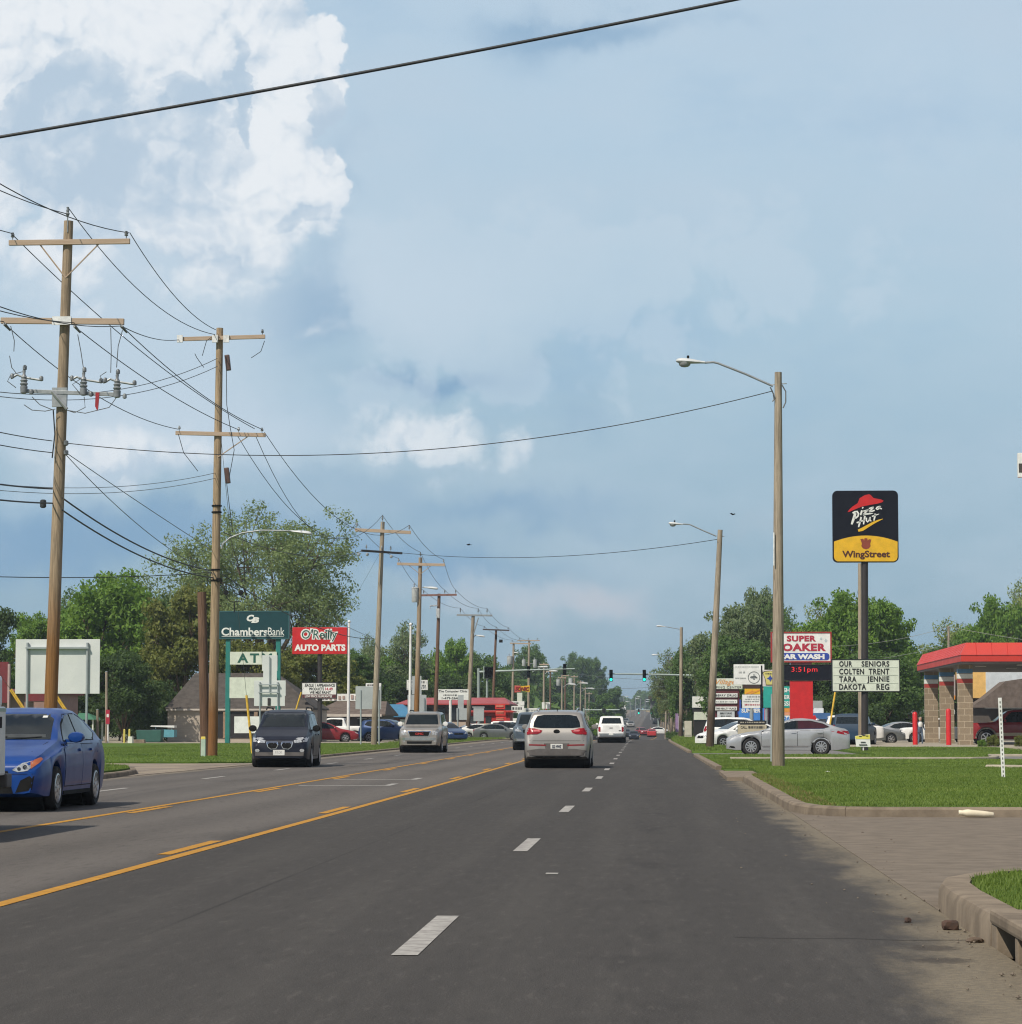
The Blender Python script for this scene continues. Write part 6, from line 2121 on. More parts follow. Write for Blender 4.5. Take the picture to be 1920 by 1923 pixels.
s.words('14.49', (611, 1291.2, 625, 1296.6), S_REDL, parent=rb, bold=.02)
s.words('WE MIX PAINT', (581.5, 1298, 621.5, 1303), S_INK, parent=rb, bold=.02)
o = s.panel('red_band', (568, 1304.2, 631, 1311), S_MAROON, th=.02, dy=-.02)
s.words('LOW PRICE GUARANTEE', (573, 1305.6, 624, 1309.8), S_WHITE, dy=-.02, parent=o, bold=.02)

# ---- backs of road signs on the left
s = Sign('road_sign', 'large blank pale back of a road sign on two steel posts behind the blue sedan', 107, 105)
s.panel('panel', (27.5, 1200.5, 187.5, 1303), S_PALEB, th=.02, dy=.06, bevel=.01)
for px, p1 in ((52, 50), (164.5, 162)):
    s.post('post', px, 1207, .05, M_STEELP, dy=.0, px1=p1)
x0, x1, z0, z1 = rect(49, 1215, 167, 1218.5, 105)
MB().span(x0, x1, 104.9, 105.05, z0, z1).build('crossbar', M_STEELP, s.root)
s = Sign('route_sign_cluster', 'cluster of pale road sign backs on twin posts standing before the bank sign', 506, 150)
for r_ in ((492, 1230.5, 521, 1260), (494, 1258, 520, 1283), (477, 1278, 536.5, 1307), (477, 1305, 535, 1326)):
    s.panel('panel', r_, S_PALEB, th=.02, dy=.05 + .002 * (r_[1] % 7), bevel=.006)
for px in (488.5, 522):
    s.post('post', px, 1281, .045, M_STEELP, dy=-.02)
s.post('centre_post', 506.5, 1233, .03, M_STEELP, py1=1302, dy=-.02)
for py in (1286, 1300.5):
    x0, x1, z0, z1 = rect(486, py - 1, 525, py + 1, 150)
    MB().span(x0, x1, 149.9, 149.97, z0, z1).build('crossbar', M_STEELP, s.root)
s.panel('bolt_plate', (502.5, 1311, 508, 1325), M_DARKP, th=.02, dy=.02)
s = Sign('road_sign', 'grey back of a road sign on a single steel post beside the third pole', 684, 166)
s.panel('panel', (667.5, 1289, 716, 1332), S_GREYB, th=.02, dy=.08, bevel=.01)
for px in (677.5, 712):
    s.post('post', px, 1296, .05, M_STEELP)
s = Sign('road_sign', 'grey back of a road sign pair on a post behind the fourth utility pole', 783, 200)
s.panel('panel', (774, 1269.5, 791.5, 1304), S_GREYB, th=.02, dy=.1)
s.panel('panel', (765.5, 1305, 801, 1341.5), S_GREYB, th=.02, dy=.06)
for px in (770, 797):
    s.post('post', px, 1311, .05, M_STEELP, dy=.0)
s = Sign('road_sign', 'two stacked grey sign backs on a post right of the computer shop sign', 868, 216)
s.panel('panel', (860, 1305, 871, 1330), S_GREYB, th=.02, dy=.06)
s.panel('panel', (857.5, 1330, 877, 1352), S_GREYB, th=.02, dy=.04)
s.post('post', 860, 1330, .06, M_STEELP, dy=0)
s = Sign('cabinet_sign', 'grey cabinet like sign back on a post left of the signal mast', 899, 250)
s.panel('panel', (889.5, 1329, 909, 1354.5), S_GREYB, th=.35, dy=.04, bevel=.02)
s.panel('cap', (887.5, 1327, 910, 1329), S_GREYB, th=.45, dy=.0)
s.post('post', 899, 1354, .14, M_STEELP, dy=.2)
s = Sign('stop_sign', 'small red and white sign on a white post near the yellow bollards', 202, 182)
s.panel('panel', (198.5, 1333, 206, 1359.5), S_REDL, th=.03)
s.panel('white_patch', (200.3, 1341, 204.5, 1347), S_WHITE, th=.01, dy=-.012)
s.post('post', 202.5, 1358, .05, M_WHITEP)

# ---- poles without signs
for px, pt, Y, r_, lb in ((656, 1168, 200, .12, 'tall white flagpole right of the red store sign'), (771.5, 1173, 198, .12, 'white flagpole close beside the transformer pole')):
    t = thing('flagpole', lb, 'flagpole', tuple(P0(px - 1, 1390, Y)))
    a, b = P0(px - 2, 1390, Y), P(px, pt, Y)
    MB().tube([a, a.lerp(b, .5), b], [r_, r_ * .85, r_ * .6], 12).build('pole', M_WHITEP, t, smooth=50)
    MB().lathe([(.02, -.1), (.1, -.05), (.12, .03), (.06, .12), (.01, .14)], b, n=12).build('finial', M_WHITEP, t, smooth=60)
for px, pt, pb, Y, lb in ((183, 1333, 1391, 182, 'weathered timber post beside the green picnic shelter'), (200, 1262, 1391, 186, 'weathered utility stump post before the dark trees')):
    t = thing('timber_post', lb, 'post', tuple(P0(px, 1390, Y)))
    MB().tube([P0(px, 1390, Y), P(px, pt, Y)], [.10, .08], 8).build('post', W_GREY, t)
    MB().lathe([(.09, 0), (.09, .03), (.02, .05)], P(px, pt, Y), n=8).build('cap', M_STEELP, t)
for i, px in enumerate((233.5, 243)):
    t = thing('bollard', ('left', 'right')[i] + ' of two slim yellow bollards left of the tan shed', 'bollard', tuple(P0(px, 1390, 180)), group='yellow bollards')
    MB().lathe([(.065, -.1), (.065, .9), (.05, .95), (.02, .97)], P0(px, 1390, 180), n=10).build('post', flat('bollard_yellow', (0.6, 0.52, 0.12)), t, smooth=40)
for px, w, h, Y, mt, lb in ((245.5, 9, 14, 179, S_CREAM, 'cream concrete block beside the yellow bollards'), (262, 22, 8, 181, M_CONC, 'low concrete slab right of the cream block')):
    a = P0(px, 1390, Y)
    tag(MB().box((a.x, Y, a.z + h * Y / F / 2), (w * Y / F, .5, h * Y / F), taper=.92).build('concrete_block', mt, bevel=.03), lb, 'block')
a = P0(282, 1390, 186)
t = thing('dumpster', 'dark green dumpster left of the tan shed', 'dumpster', tuple(a))
MB().box((a.x, 186, .5), (1.6, 1.1, .8), taper=1.06).build('bin', flat('dumpster_green', (0.03, 0.11, 0.09)), t, bevel=.03)
MB().box((a.x, 186, .94), (1.66, 1.16, .06)).build('lid', M_BLACK, t, bevel=.01)
a = P0(305, 1390, 188)
t = thing('boat', 'small pale blue boat stored behind the tan shed corner', 'boat', tuple(a))
MB().prism([(a.x - .7, .75), (a.x - .45, .4), (a.x + .9, .4), (a.x + .9, .9), (a.x - .6, .95)], 187.4, 188.6).build('hull', flat('boat_blue', (0.12, 0.35, 0.42)), t)
MB().prism([(a.x - .75, 1.12), (a.x + .9, 1.05), (a.x + .9, 1.2), (a.x - .7, 1.2)], 187.5, 188.5).build('canopy', S_WHITE, t)
mb = MB()
for sx in (-.4, .7):
    mb.tube([(a.x + sx, 187.6, .9), (a.x + sx, 187.6, 1.1)], .03, 5)
mb.build('canopy_frame', M_STEELP, t)
a = P0(382, 1421, 102)
t = thing('utility_pedestal', 'pale green utility pedestal with yellow cap at the foot of the brown stub pole', 'pedestal', tuple(a))
MB().box((a.x, 102, a.z + .33), (.17, .17, .72)).build('body', M_GREENP, t, bevel=.015)
MB().box((a.x, 102, a.z + .74), (.18, .18, .1), taper=.8).build('cap', flat('cap_yellow', (0.65, 0.5, 0.08)), t, bevel=.015)
# yellow guards of guy wires, each with its cable up to a pole
for px0, py0, px1, py1, Y, end, lb in ((20, 1295, 38, 1322, 80, (-400, 700, 62), 'yellow guy wire guard left of the tallest pole'), (106, 1308, 122, 1332, 80, (99, 1296, 78.3), 'yellow guy wire guard right of the tallest pole'), (463, 1306, 471, 1385, 112, (409, 760, 104.1), 'yellow guy guard crossing the white banner of the bank sign'), (566, 1300, 554, 1340, 172, (713, 1040, 164.1), 'yellow guy guard behind the navy minivan'), (1569, 1300, 1557, 1376, 158, (1616, 1090, 150.1), 'long yellow guy guard left of the black pole sign')):
    a, b = P(px0, py0, Y), P(px1, py1, Y)
    g_ = thing('guy_wire', lb, 'guy wire', tuple(b))
    MB().tube([a, b + (b - a) * .6], .05, 8).build('guard', M_YELL, g_)
    MB().tube([P(*end), a], .008, 4).build('cable', M_WIREG, g_)

# ---- left buildings
M_ROOFD = M('shingle_dark', (0.085, 0.072, 0.062), 0.9, scale=2.0, color2=(0.05, 0.042, 0.036), bump=.02, bscale=12)
M_ROOFB = M('shingle_brown', (0.16, 0.125, 0.105), 0.9, scale=2.0, color2=(0.10, 0.075, 0.06), bump=.02, bscale=12)
M_TANW = M('clapboard_tan', (0.46, 0.40, 0.33), 0.8, scale=0.8, color2=(0.39, 0.335, 0.275), stretch=(1, 1, 9))
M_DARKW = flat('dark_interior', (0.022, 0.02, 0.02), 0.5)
M_WIN = M('shop_glass', (0.03, 0.035, 0.04), 0.12, spec=0.8)
M_ROOFRED = M('metal_roof_red', (0.40, 0.055, 0.05), 0.5, scale=1.0, color2=(0.33, 0.045, 0.042))
M_MAROONW = flat('maroon_wall', (0.17, 0.022, 0.028))


def house(name, label, px0, px1, Y, depth, py_eave, py_ridge, hip, wall, roof, cat='building', over=.35, z=0.0):
    """A low building seen square on: walls, hip roof; returns root and dimensions."""
    a, b = P(px0, py_eave, Y), P(px1, py_eave, Y)
    ze, zr = a.z, P(px0, py_ridge, Y).z
    t = thing(name, label, cat, ((a.x + b.x) / 2, Y, z))
    MB().span(a.x, b.x, Y, Y + depth, z - .2, ze).build('wall', wall, t)
    x0, x1, y0, y1 = a.x - over, b.x + over, Y - over, Y + depth + over
    ym = (y0 + y1) / 2
    mb = MB()
    mb.add([(x0, y0, ze), (x1, y0, ze), (x1, y1, ze), (x0, y1, ze), (x0 + hip[0], ym, zr), (x1 - hip[1], ym, zr), (x0, y0, ze + .12), (x1, y0, ze + .12), (x1, y1, ze + .12), (x0, y1, ze + .12)],
           [(3, 2, 1, 0), (0, 1, 7, 6), (1, 2, 8, 7), (2, 3, 9, 8), (3, 0, 6, 9), (6, 7, 5, 4), (7, 8, 5), (8, 9, 4, 5), (9, 6, 4)])
    mb.build('roof', roof, t)
    return t, a.x, b.x, ze, zr


def pan(t, name, px0, py0, px1, py1, Y, mat, th=.06, dy=-.05):
    x0, x1, z0, z1 = rect(px0, py0, px1, py1, Y)
    return MB().span(x0, x1, Y + dy, Y + dy + th, z0, z1).build(name, mat, t)


t, xa, xb, ze, zr = house('shed_building', 'tan sided building with a steep dark shingle roof behind the bank sign', 315, 585, 192, 9, 1333, 1262, (1.3, 3.2), M_TANW, M_ROOFD, over=.15)
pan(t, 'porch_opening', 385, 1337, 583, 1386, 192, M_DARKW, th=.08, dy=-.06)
for px in (420, 478, 516, 560):
    pan(t, 'porch_post', px, 1337, px + 7, 1386, 192, M('post_tan', (0.3, 0.2, 0.13)), th=.2, dy=-.3)
pan(t, 'fascia', 313, 1331, 588, 1334.5, 192, flat('fascia_grey', (0.5, 0.45, 0.4)), th=.1, dy=-.24)
t, xa, xb, ze, zr = house('shop_building', 'long low brown roofed shop behind the navy minivan', 590, 716, 212, 10, 1344, 1316, (1.5, .4), flat('shop_wall', (0.05, 0.045, 0.042)), M_ROOFB)
pan(t, 'fascia', 588, 1341, 718, 1346, 212, flat('fascia_grey', (0.5, 0.45, 0.4)), th=.1, dy=-.45)
pan(t, 'roof_lettering_board', 552, 1303, 716, 1316.5, 217, S_WHITE, th=.2)
x = 556
mb = MB()
while x < 710:
    a, b, c, d = rect(x, 1305, x + 4.5, 1315, 217)
    mb.span(a, b, 216.9, 216.95, c + .1 * random.random(), d - .1 * random.random())
    x += random.uniform(6.5, 9)
mb.build('roof_lettering', flat('faded_brick', (0.42, 0.3, 0.26)), t)
for px in (612, 640, 672, 694):
    f_ = pan(t, 'window', px, 1350, px + 16, 1386, 212, M_WIN)
    pan(t, 'frame', px - 1, 1349, px + 17, 1350, 212, M_STEELP, dy=-.07)
t, xa, xb, ze, zr = house('shop_building', 'small brick shop with a bright blue metal roof', 722, 768, 225, 8, 1347, 1322, (.3, 1.2), M('brick_wall', (0.2, 0.09, 0.06), 0.9, scale=8.0), flat('blue_roof', (0.05, 0.20, 0.36)))
pan(t, 'window', 722, 1352, 740, 1366, 225, M('pale_window', (0.5, 0.55, 0.55)))
pan(t, 'door', 752, 1351, 766, 1385, 225, S_CREAM)
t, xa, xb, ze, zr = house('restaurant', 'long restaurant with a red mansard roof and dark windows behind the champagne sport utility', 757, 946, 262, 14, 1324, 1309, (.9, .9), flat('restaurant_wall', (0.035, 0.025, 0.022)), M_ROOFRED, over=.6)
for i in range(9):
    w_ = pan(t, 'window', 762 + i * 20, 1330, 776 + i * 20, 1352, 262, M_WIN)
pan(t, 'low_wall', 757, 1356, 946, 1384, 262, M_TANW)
t, xa, xb, ze, zr = house('menu_building', 'flat red building with lettered red boards left of the grey pickup', 880, 958, 256, 5, 1338, 1334, (.3, .3), flat('red_wall', (0.42, 0.02, 0.015)), flat('red_roof', (0.45, 0.03, 0.02)))
for i, (py0, py1) in enumerate(((1322, 1332), (1334, 1344), (1346, 1357))):
    o = pan(t, 'menu_board', 930 + i, py0, 949 + i, py1, 253, flat('bright_red', (0.6, 0.03, 0.02)), th=.2)
for i in range(3):
    pan(t, 'window', 884 + i * 14, 1345, 895 + i * 14, 1358, 256, M_WIN)
pan(t, 'white_trim', 880, 1359, 928, 1362, 256, S_CREAM)
pan(t, 'low_wall', 880, 1371, 958, 1390, 256, M_TANW)
mb = MB()
for py in (1324, 1326.5, 1336, 1338.5, 1348, 1350.5):
    a, b, c, d = rect(932, py, 946, py + 1.2, 252.9)
    mb.span(a, b, 252.9, 252.94, c, d)
mb.build('board_lettering', flat('salmon', (0.75, 0.3, 0.2)), t)
t, xa, xb, ze, zr = house('maroon_building', 'maroon walled building cut off by the left edge behind the white sign back', -60, 84, 172, 10, 1303, 1292, (2, .2), flat('pinkish_wall', (0.32, 0.2, 0.18)), M_MAROONW)
pan(t, 'gable_sign', -30, 1243, 16, 1320, 171, M_MAROONW, th=.3)
pan(t, 'maroon_band', 48, 1303, 86, 1317, 171, M_MAROONW, th=.3)
pan(t, 'corner_post', 13, 1247, 18.5, 1388, 170.5, flat('pink_post', (0.45, 0.33, 0.32)), th=.3)
t = thing('picnic_shelter', 'green roofed open shelter half hidden by the steel sign post', 'shelter', tuple(P0(156, 1390, 200)))
x0, x1, z0, z1 = rect(131, 1339, 183, 1351.5, 200)
MB().add([(x0, 199, z0), (x1, 199, z0), (x1, 203, z0), (x0, 203, z0), (x0 + .5, 201, z1), (x1 - .9, 201, z1)], [(3, 2, 1, 0), (0, 1, 5, 4), (1, 2, 5), (2, 3, 4, 5), (3, 0, 4)]).build('roof', flat('shelter_green', (0.06, 0.19, 0.11)), t)
for px in (134, 178):
    for yy in (199.3, 202.7):
        a = P0(px, 1390, 200)
        MB().tube([(a.x, yy, 0), (a.x, yy, z0)], .07, 6).build('post', S_CREAM, t)
s = Sign('sign_board', 'white signboard above the blue roofed shop with smudged black lettering', 783, 240)
s.panel('panel', (764, 1277, 803.5, 1296), S_WHITE, th=.2)
s.scribble([(768, 1279, 800, 1283), (774, 1286, 800, 1289), (770, 1291, 796, 1293)], S_INK, seed=4)
s.post('post', 790, 1296, .1, M_WHITEP)
s = Sign('sign_board', 'small white sign peeping over the grey sign back beside the third pole', 700, 208)
s.panel('panel', (687, 1283, 716, 1303), S_WHITE, th=.2)
s.scribble([(690, 1285, 712, 1288)], S_INK, seed=6)
s.post('post', 701, 1303, .08, M_WHITEP)
s = Sign('sign_board', 'white computer shop signboard on a white post left of the switch topped pole', 851, 226)
cb = s.panel('panel', (822, 1294.5, 880, 1314.5), S_WHITE, th=.25)
s.words('The Computer Clinic', (824, 1296, 878, 1301.5), S_INK, parent=cb, bold=.01)
s.scribble([(833, 1304, 858, 1307)], S_INK, seed=8, parent=cb)
s.words('1-479-264-2', (830, 1309, 866, 1313.3), S_INK, parent=cb, bold=.01)
s.post('post', 846, 1314, .12, M_WHITEP, dy=.12)
s = Sign('drive_in_sign', 'yellow and red drive-in flag sign on a pale tower', 981, 330)
x0, x1, z0, z1 = rect(967, 1287, 995, 1300, 330)
MB().prism([(x0, z0 + .1), (x0 + .9, z0 + .15), (x1, z0), (x1, z1), (x0 + .9, z1 - .1), (x0, z1 - .1)], 330, 330.4).build('flag_panel', S_YEL, s.root)
MB().prism([(x0 - .02, z0 - .04), (x0 + .75, z0 + .05), (x0 + .45, (z0 + z1) / 2), (x0 + .75, z1 - .05), (x0 - .02, z1 - .02)], 329.97, 330.0).build('red_corner', flat('sonic_red', (0.55, 0.09, 0.07)), s.root)
s.words('SONIC', (968, 1290, 994, 1297.5), flat('letter_darkred', (0.2, 0.01, 0.005)), dy=-.035, bold=.06, shear=.2)
s.panel('tower', (971.5, 1301, 981, 1317), S_CREAM, th=.5)
s.post('pole', 976, 1317, .2, M_WHITEP, dy=.25)
s = Sign('sign_board', 'white twin signboard in front of the red menu building', 968, 300)
s.panel('upper_panel', (953, 1317, 985, 1324.5), S_WHITE, th=.25)
s.panel('lower_panel', (949.5, 1325, 984.5, 1339), S_WHITE, th=.25)
s.scribble([(962, 1318.5, 974, 1322), (953, 1328, 982, 1333), (960, 1336, 975, 1337.2)], S_INK, seed=9)
s.panel('small_board', (954, 1349, 977, 1358), S_WHITE, th=.15)
s.post('post', 958, 1339, .08, M_STEELP)
s = Sign('sign_board', 'white reader board left of the silver crossover roof', 1000, 320)
s.panel('panel', (985, 1330, 1013, 1352), S_WHITE, th=.25)
s.scribble([(989, 1332.5, 1010, 1336), (988, 1340, 1001, 1345), (1003, 1340, 1011, 1345), (990, 1347, 1008, 1351)], S_INK, seed=12)
s.post('post', 999, 1352, .1, M_STEELP)
s = Sign('sign_board', 'small white and red sign far behind the crossover roof', 1028, 360)
s.panel('panel', (1018, 1319, 1023, 1331), S_WHITE, th=.2)
s.panel('round_panel', (1025, 1319, 1033, 1331), S_WHITE, th=.2)
s.scribble([(1025.5, 1320.5, 1032, 1323)], S_INK, seed=14)
s.post('post', 1026, 1331, .1, S_REDL)

# ---- traffic signals
M_SIGG = M('mast_grey_green', (0.36, 0.43, 0.40), 0.5, metal=0.3, color2=(0.3, 0.36, 0.34))
M_GO = M('signal_green', (0.0, 0.5, 0.4), 0.4, emit=(0.02, 0.9, 0.62, 1.6))


def signal_head(root, px, py0, py1, Y, front, name='signal_head'):
    x0, x1, z0, z1 = rect(px - 3.2, py0, px + 3.2, py1, Y)
    o = MB().span(x0, x1, Y - .35, Y - .05, z0, z1).build(name, M_BLACK, root, bevel=.03)
    h = (z1 - z0) / 3
    cx = (x0 + x1) / 2
    for i in range(3):
        zc_ = z0 + h * (i + .5)
        lit = front and i == 0
        l = MB().lathe([(.02, -.365), (.13, -.362), (.15, -.35)], (cx, Y, zc_), n=16, axis='Y').build('signal_lens', M_GO if lit else M_BLACK, root)
        l.parent = o
        v = MB().lathe([(.17, -.34), (.175, -.52), (.165, -.52), (.16, -.34)], (cx, Y, zc_), n=16, axis='Y').build('visor', M_BLACK, root)
        v.parent = o
    return o


sg_ = thing('signal_mast', 'grey green signal mast with long arm reaching over the road from the left', 'traffic signal', tuple(P0(899, 1389, 288)))
MB().tube([P0(899, 1389, 288), P(899, 1255, 288)], [.19, .14], 12).build('mast', M_SIGG, sg_, smooth=50)
MB().tube([P(899, 1262, 288), P(990, 1258.5, 288), P(1080, 1256, 288)], [.13, .10, .07], 10).build('arm', M_SIGG, sg_, smooth=50)
for px, py0, py1 in ((993, 1251, 1273), (1061, 1247, 1268)):
    signal_head(sg_, px, py0, py1, 288.4, False)
sp = thing('signal_post', 'short steel signal post with black heads just right of the left mast', 'traffic signal', tuple(P0(915, 1389, 285)))
MB().tube([P0(915, 1389, 285), P(915, 1272, 285)], [.13, .11], 10).build('post', M_SIGG, sp, smooth=50)
MB().tube([P(909, 1251, 285), P(909, 1275, 285)], .06, 6).build('bracket', M_SIGG, sp)
for px in (914, 920, 926):
    signal_head(sp, px, 1253, 1273, 285, False)
sg_ = thing('signal_mast', 'signal mast on the right whose arm carries two green lights over the road', 'traffic signal', tuple(P0(1312, 1389, 286)))
MB().tube([P0(1312, 1389, 286), P(1313, 1255, 286)], [.19, .14], 12).build('mast', M_SIGG, sg_, smooth=50)
MB().tube([P(1313, 1269, 286), P(1240, 1267, 286), P(1142, 1265.5, 286)], [.13, .10, .06], 10).build('arm', M_SIGG, sg_, smooth=50)
for px in (1148, 1210.5):
    signal_head(sg_, px, 1258, 1280, 286, True)
for px, py0 in ((1311, 1254), (1317, 1254)):
    signal_head(sg_, px, py0, py0 + 20, 285.6, False)
MB().tube([P0(1321, 1388, 286), P(1321, 1256, 286)], .12, 8).build('side_post', M_SIGG, sg_, smooth=50)
for py in (1252, 1276):
    MB().box(P(1328, py, 285.5), (.2, .3, .42), rot=Matrix.Rotation(.4, 3, 'Y')).build('detector_camera', S_WHITE, sg_, bevel=.03)
fs = thing('signal_mast', 'far signal mast with two tiny green lights at the foot of the hill', 'traffic signal', tuple(P0(1237, 1385, 640)))
MB().tube([P0(1237, 1385, 640), P(1237, 1330, 640)], .2, 8).build('mast', M_SIGG, fs)
MB().tube([P(1194, 1333.5, 640), P(1237, 1333.5, 640)], .12, 8).build('arm', M_SIGG, fs)
for px in (1200, 1223.5):
    x0, x1, z0, z1 = rect(px - 1.6, 1331, px + 1.6, 1341, 639.5)
    o = MB().span(x0, x1, 639.3, 639.6, z0, z1).build('signal_head', M_BLACK, fs)
    MB().lathe([(.02, -.02), (.16, -.01), (.17, 0)], (((x0 + x1) / 2), 639.28, z0 + .2), n=12, axis='Y').build('signal_lens', M_GO, fs)
fm = thing('signal_mast', 'far signal arm reaching right over the road before the white truck on the hill', 'traffic signal', tuple(P0(1097, 1386, 520)))
MB().tube([P0(1097, 1386, 520), P(1097, 1330, 520)], .2, 8).build('mast', M_SIGG, fm)
MB().tube([P(1097, 1333.5, 520), P(1164, 1333, 520)], .12, 8).build('arm', M_SIGG, fm)
for px in (1133, 1136):
    x0, x1, z0, z1 = rect(px - 1.5, 1330, px + 1.5, 1339, 520)
    MB().span(x0, x1, 519.7, 520.1, z0, z1).build('signal_head', M_BLACK, fm)

# ---- right-hand shop signs
s = Sign('shopping_center_sign', 'tall white and maroon shopping center sign listing shops behind the second lamp pole', 1366, 204)
top = s.panel('top_panel', (1336, 1274, 1394.5, 1294), S_CREAM, th=.4)
s.words('Village', (1345, 1276, 1381, 1288), S_ORANGE, parent=top, shear=.35)
s.words('SHOPPING CENTER', (1326, 1288.8, 1393, 1293), S_INK, parent=top, space=1.15)
s.panel('maroon_core', (1344, 1294, 1389, 1336), S_MAROON, th=.3, dy=.1)
for r_, tx in (((1342, 1302, 1385.5, 1309.6), 'BERRY DRUG'), ((1342, 1314, 1385, 1321), None), ((1342, 1327, 1384.5, 1334), 'THE REALTY PLACE')):
    o = s.panel('shop_panel', r_, S_WHITE, th=.12)
    if tx:
        s.words(tx, (r_[0] + 2.5, r_[1] + 2, r_[2] - 2, r_[3] - 1.6), S_INK, parent=o, bold=.02, space=1.1)
    else:
        s.scribble([(r_[0] + 3, r_[1] + 2.5, r_[2] - 2, r_[3] - 2)], S_GREYT, seed=21, parent=o)
o = s.panel('letter_board', (1347.5, 1336, 1380, 1352.5), flat('board_grey', (0.55, 0.58, 0.6)), th=.15)
s.words('BERRY DRUG', (1353, 1338, 1375, 1341.5), S_INK, parent=o, bold=.02)
s.scribble([(1354, 1343.5, 1374, 1346)], S_INK, seed=23, parent=o)
for px in (1346, 1383):
    s.post('post', px, 1300, .12, S_MAROON, dy=.3)
s = Sign('emblem_sign', 'white square sign with a circular black emblem and faded script', 1404, 200)
cb = s.panel('panel', (1378.5, 1247.5, 1429.5, 1285.5), S_WHITE, th=.3)
p = P(1416.4, 1272.4, 200)
k = 11.3 * 200 / F
mb = MB()
for i in range(28):
    q0, q1 = 2 * PI * i / 28, 2 * PI * (i + 1) / 28
    mb.prism([(p.x + k * math.cos(q0), p.z + k * math.sin(q0)), (p.x + k * math.cos(q1), p.z + k * math.sin(q1)), (p.x + k * .9 * math.cos(q1), p.z + k * .9 * math.sin(q1)), (p.x + k * .9 * math.cos(q0), p.z + k * .9 * math.sin(q0))], 199.985, 200)
for dx, dz, a_ in ((-.15, .02, .13), (.02, .06, .14), (.15, .0, .10), (0, -.1, .08), (0, .2, .05)):
    mb.prism([(p.x + dx + a_ * math.cos(q), p.z + dz + a_ * .6 * math.sin(q)) for q in [j * PI / 5 for j in range(10)]], 199.984 - .002 * a_ * 10, 200)
mb.build('emblem', flat('emblem_grey', (0.12, 0.13, 0.13)), s.root).parent = cb
s.scribble([(1381, 1250.5, 1426, 1254)], flat('faint_grey', (0.55, 0.57, 0.56)), seed=31, parent=cb)
s.scribble([(1388, 1261, 1402, 1264.5), (1381.5, 1272.5, 1402, 1275)], S_GREYT, seed=32, parent=cb)
s.panel('side_box', (1430, 1247.5, 1436, 1259), S_WHITE, th=.3, dy=.1)
s.post('pole', 1430.5, 1250, .09, S_BLACK, dy=.15)
s = Sign('shield_sign', 'yellow shield shaped sign with a blue star, half behind the near right lamp pole', 1446, 208)
s.panel('back_panel', (1429, 1258, 1463, 1289), flat('panel_pink', (0.66, 0.6, 0.58)), th=.3)


def shield(grow):
    pts = [(1432, 1263), (1436, 1260.5), (1447, 1259.5), (1458, 1260.5), (1462, 1263), (1457, 1275), (1455, 1287), (1439, 1287), (1437, 1275)]
    return [(lambda w: (w.x, w.z))(P(1447 + (x - 1447) * grow, 1273 + (y - 1273) * grow, 208)) for x, y in pts]


MB().prism(shield(1.0), 207.97, 208).build('shield_border', S_INK, s.root)
MB().prism(shield(.91), 207.95, 207.98).build('shield', flat('shield_yellow', (0.62, 0.56, 0.18)), s.root)
p = P(1447, 1274, 207.94)
MB().prism([(p.x + (.26 if i % 2 == 0 else .12) * math.cos(i * PI / 4), p.z + (.26 if i % 2 == 0 else .12) * math.sin(i * PI / 4)) for i in range(8)], 207.93, 207.955).build('star', S_BLUE, s.root)
s.scribble([(1438, 1264, 1456, 1266.5)], S_INK, dy=-.05, seed=41)
o = s.panel('brown_board', (1429.5, 1290, 1463, 1298.5), flat('board_brown', (0.16, 0.06, 0.03)), th=.3)
s.scribble([(1431, 1292, 1455, 1296)], flat('letter_peach', (0.75, 0.45, 0.28)), seed=42, parent=o)
s.post('pole', 1447, 1299, .15, S_BLACK, dy=.2)
s = Sign('shop_list_sign', 'white shop list sign topped by an orange panel beside the shopping center sign', 1412, 214)
o = s.panel('orange_panel', (1399, 1293.5, 1430, 1304), S_YEL, th=.3)
s.panel('brown_panel', (1396, 1286.5, 1430, 1293), flat('dark_brown', (0.05, 0.025, 0.02)), th=.3, dy=.02)
mb = MB()
for a_, b_ in (((1401, 1303), (1415, 1297)), ((1410, 1303), (1428, 1295.5))):
    w0, w1 = P(*a_, 213.98), P(*b_, 213.98)
    mb.stroke([(w0.x, w0.z), (w1.x, w1.z)], .09, 213.98, 214)
mb.build('stripe', S_ORANGE, s.root).parent = o
o = s.panel('list_panel', (1394.5, 1304.5, 1430, 1330), S_WHITE, th=.3)
s.scribble([(1403, 1306.5, 1429, 1310), (1400, 1312, 1429, 1314), (1397, 1316, 1427, 1318.5)], S_GREYT, seed=51, parent=o)
s.scribble([(1399, 1322, 1428, 1325)], S_REDL, seed=52, parent=o)
s.post('post', 1412, 1330, .15, M_STEELP, dy=.15)
s = Sign('banner_sign', 'bright blue summer banner stretched below the shop list sign', 1414, 222)
cb = s.panel('banner', (1388, 1330, 1440, 1353), S_SKYB, th=.05)
s.panel('side_banner', (1384, 1314, 1392.5, 1342), S_BLUE, th=.05, dy=.04)
s.words('SUMMER', (1393, 1330.8, 1429, 1338.6), S_WHITE, parent=cb, bold=.04)
s.panel('red_edge', (1436, 1331, 1444, 1352), flat('banner_pink', (0.6, 0.12, 0.14)), th=.05, dy=-.06)
for px in (1389, 1439):
    s.post('post', px, 1332, .06, M_STEELP, dy=.1)
s = Sign('services_sign', 'turquoise services sign with large white letters left of the red pedestal', 1460, 182)
cb = s.panel('panel', (1434.5, 1289, 1484.3, 1329), S_TURQ, th=.3)
s.words('SH', (1471.5, 1292, 1484, 1300.3), S_WHITE, parent=cb, bold=.03)
s.words('ER', (1473, 1305.5, 1484, 1313), S_WHITE, parent=cb, bold=.03)
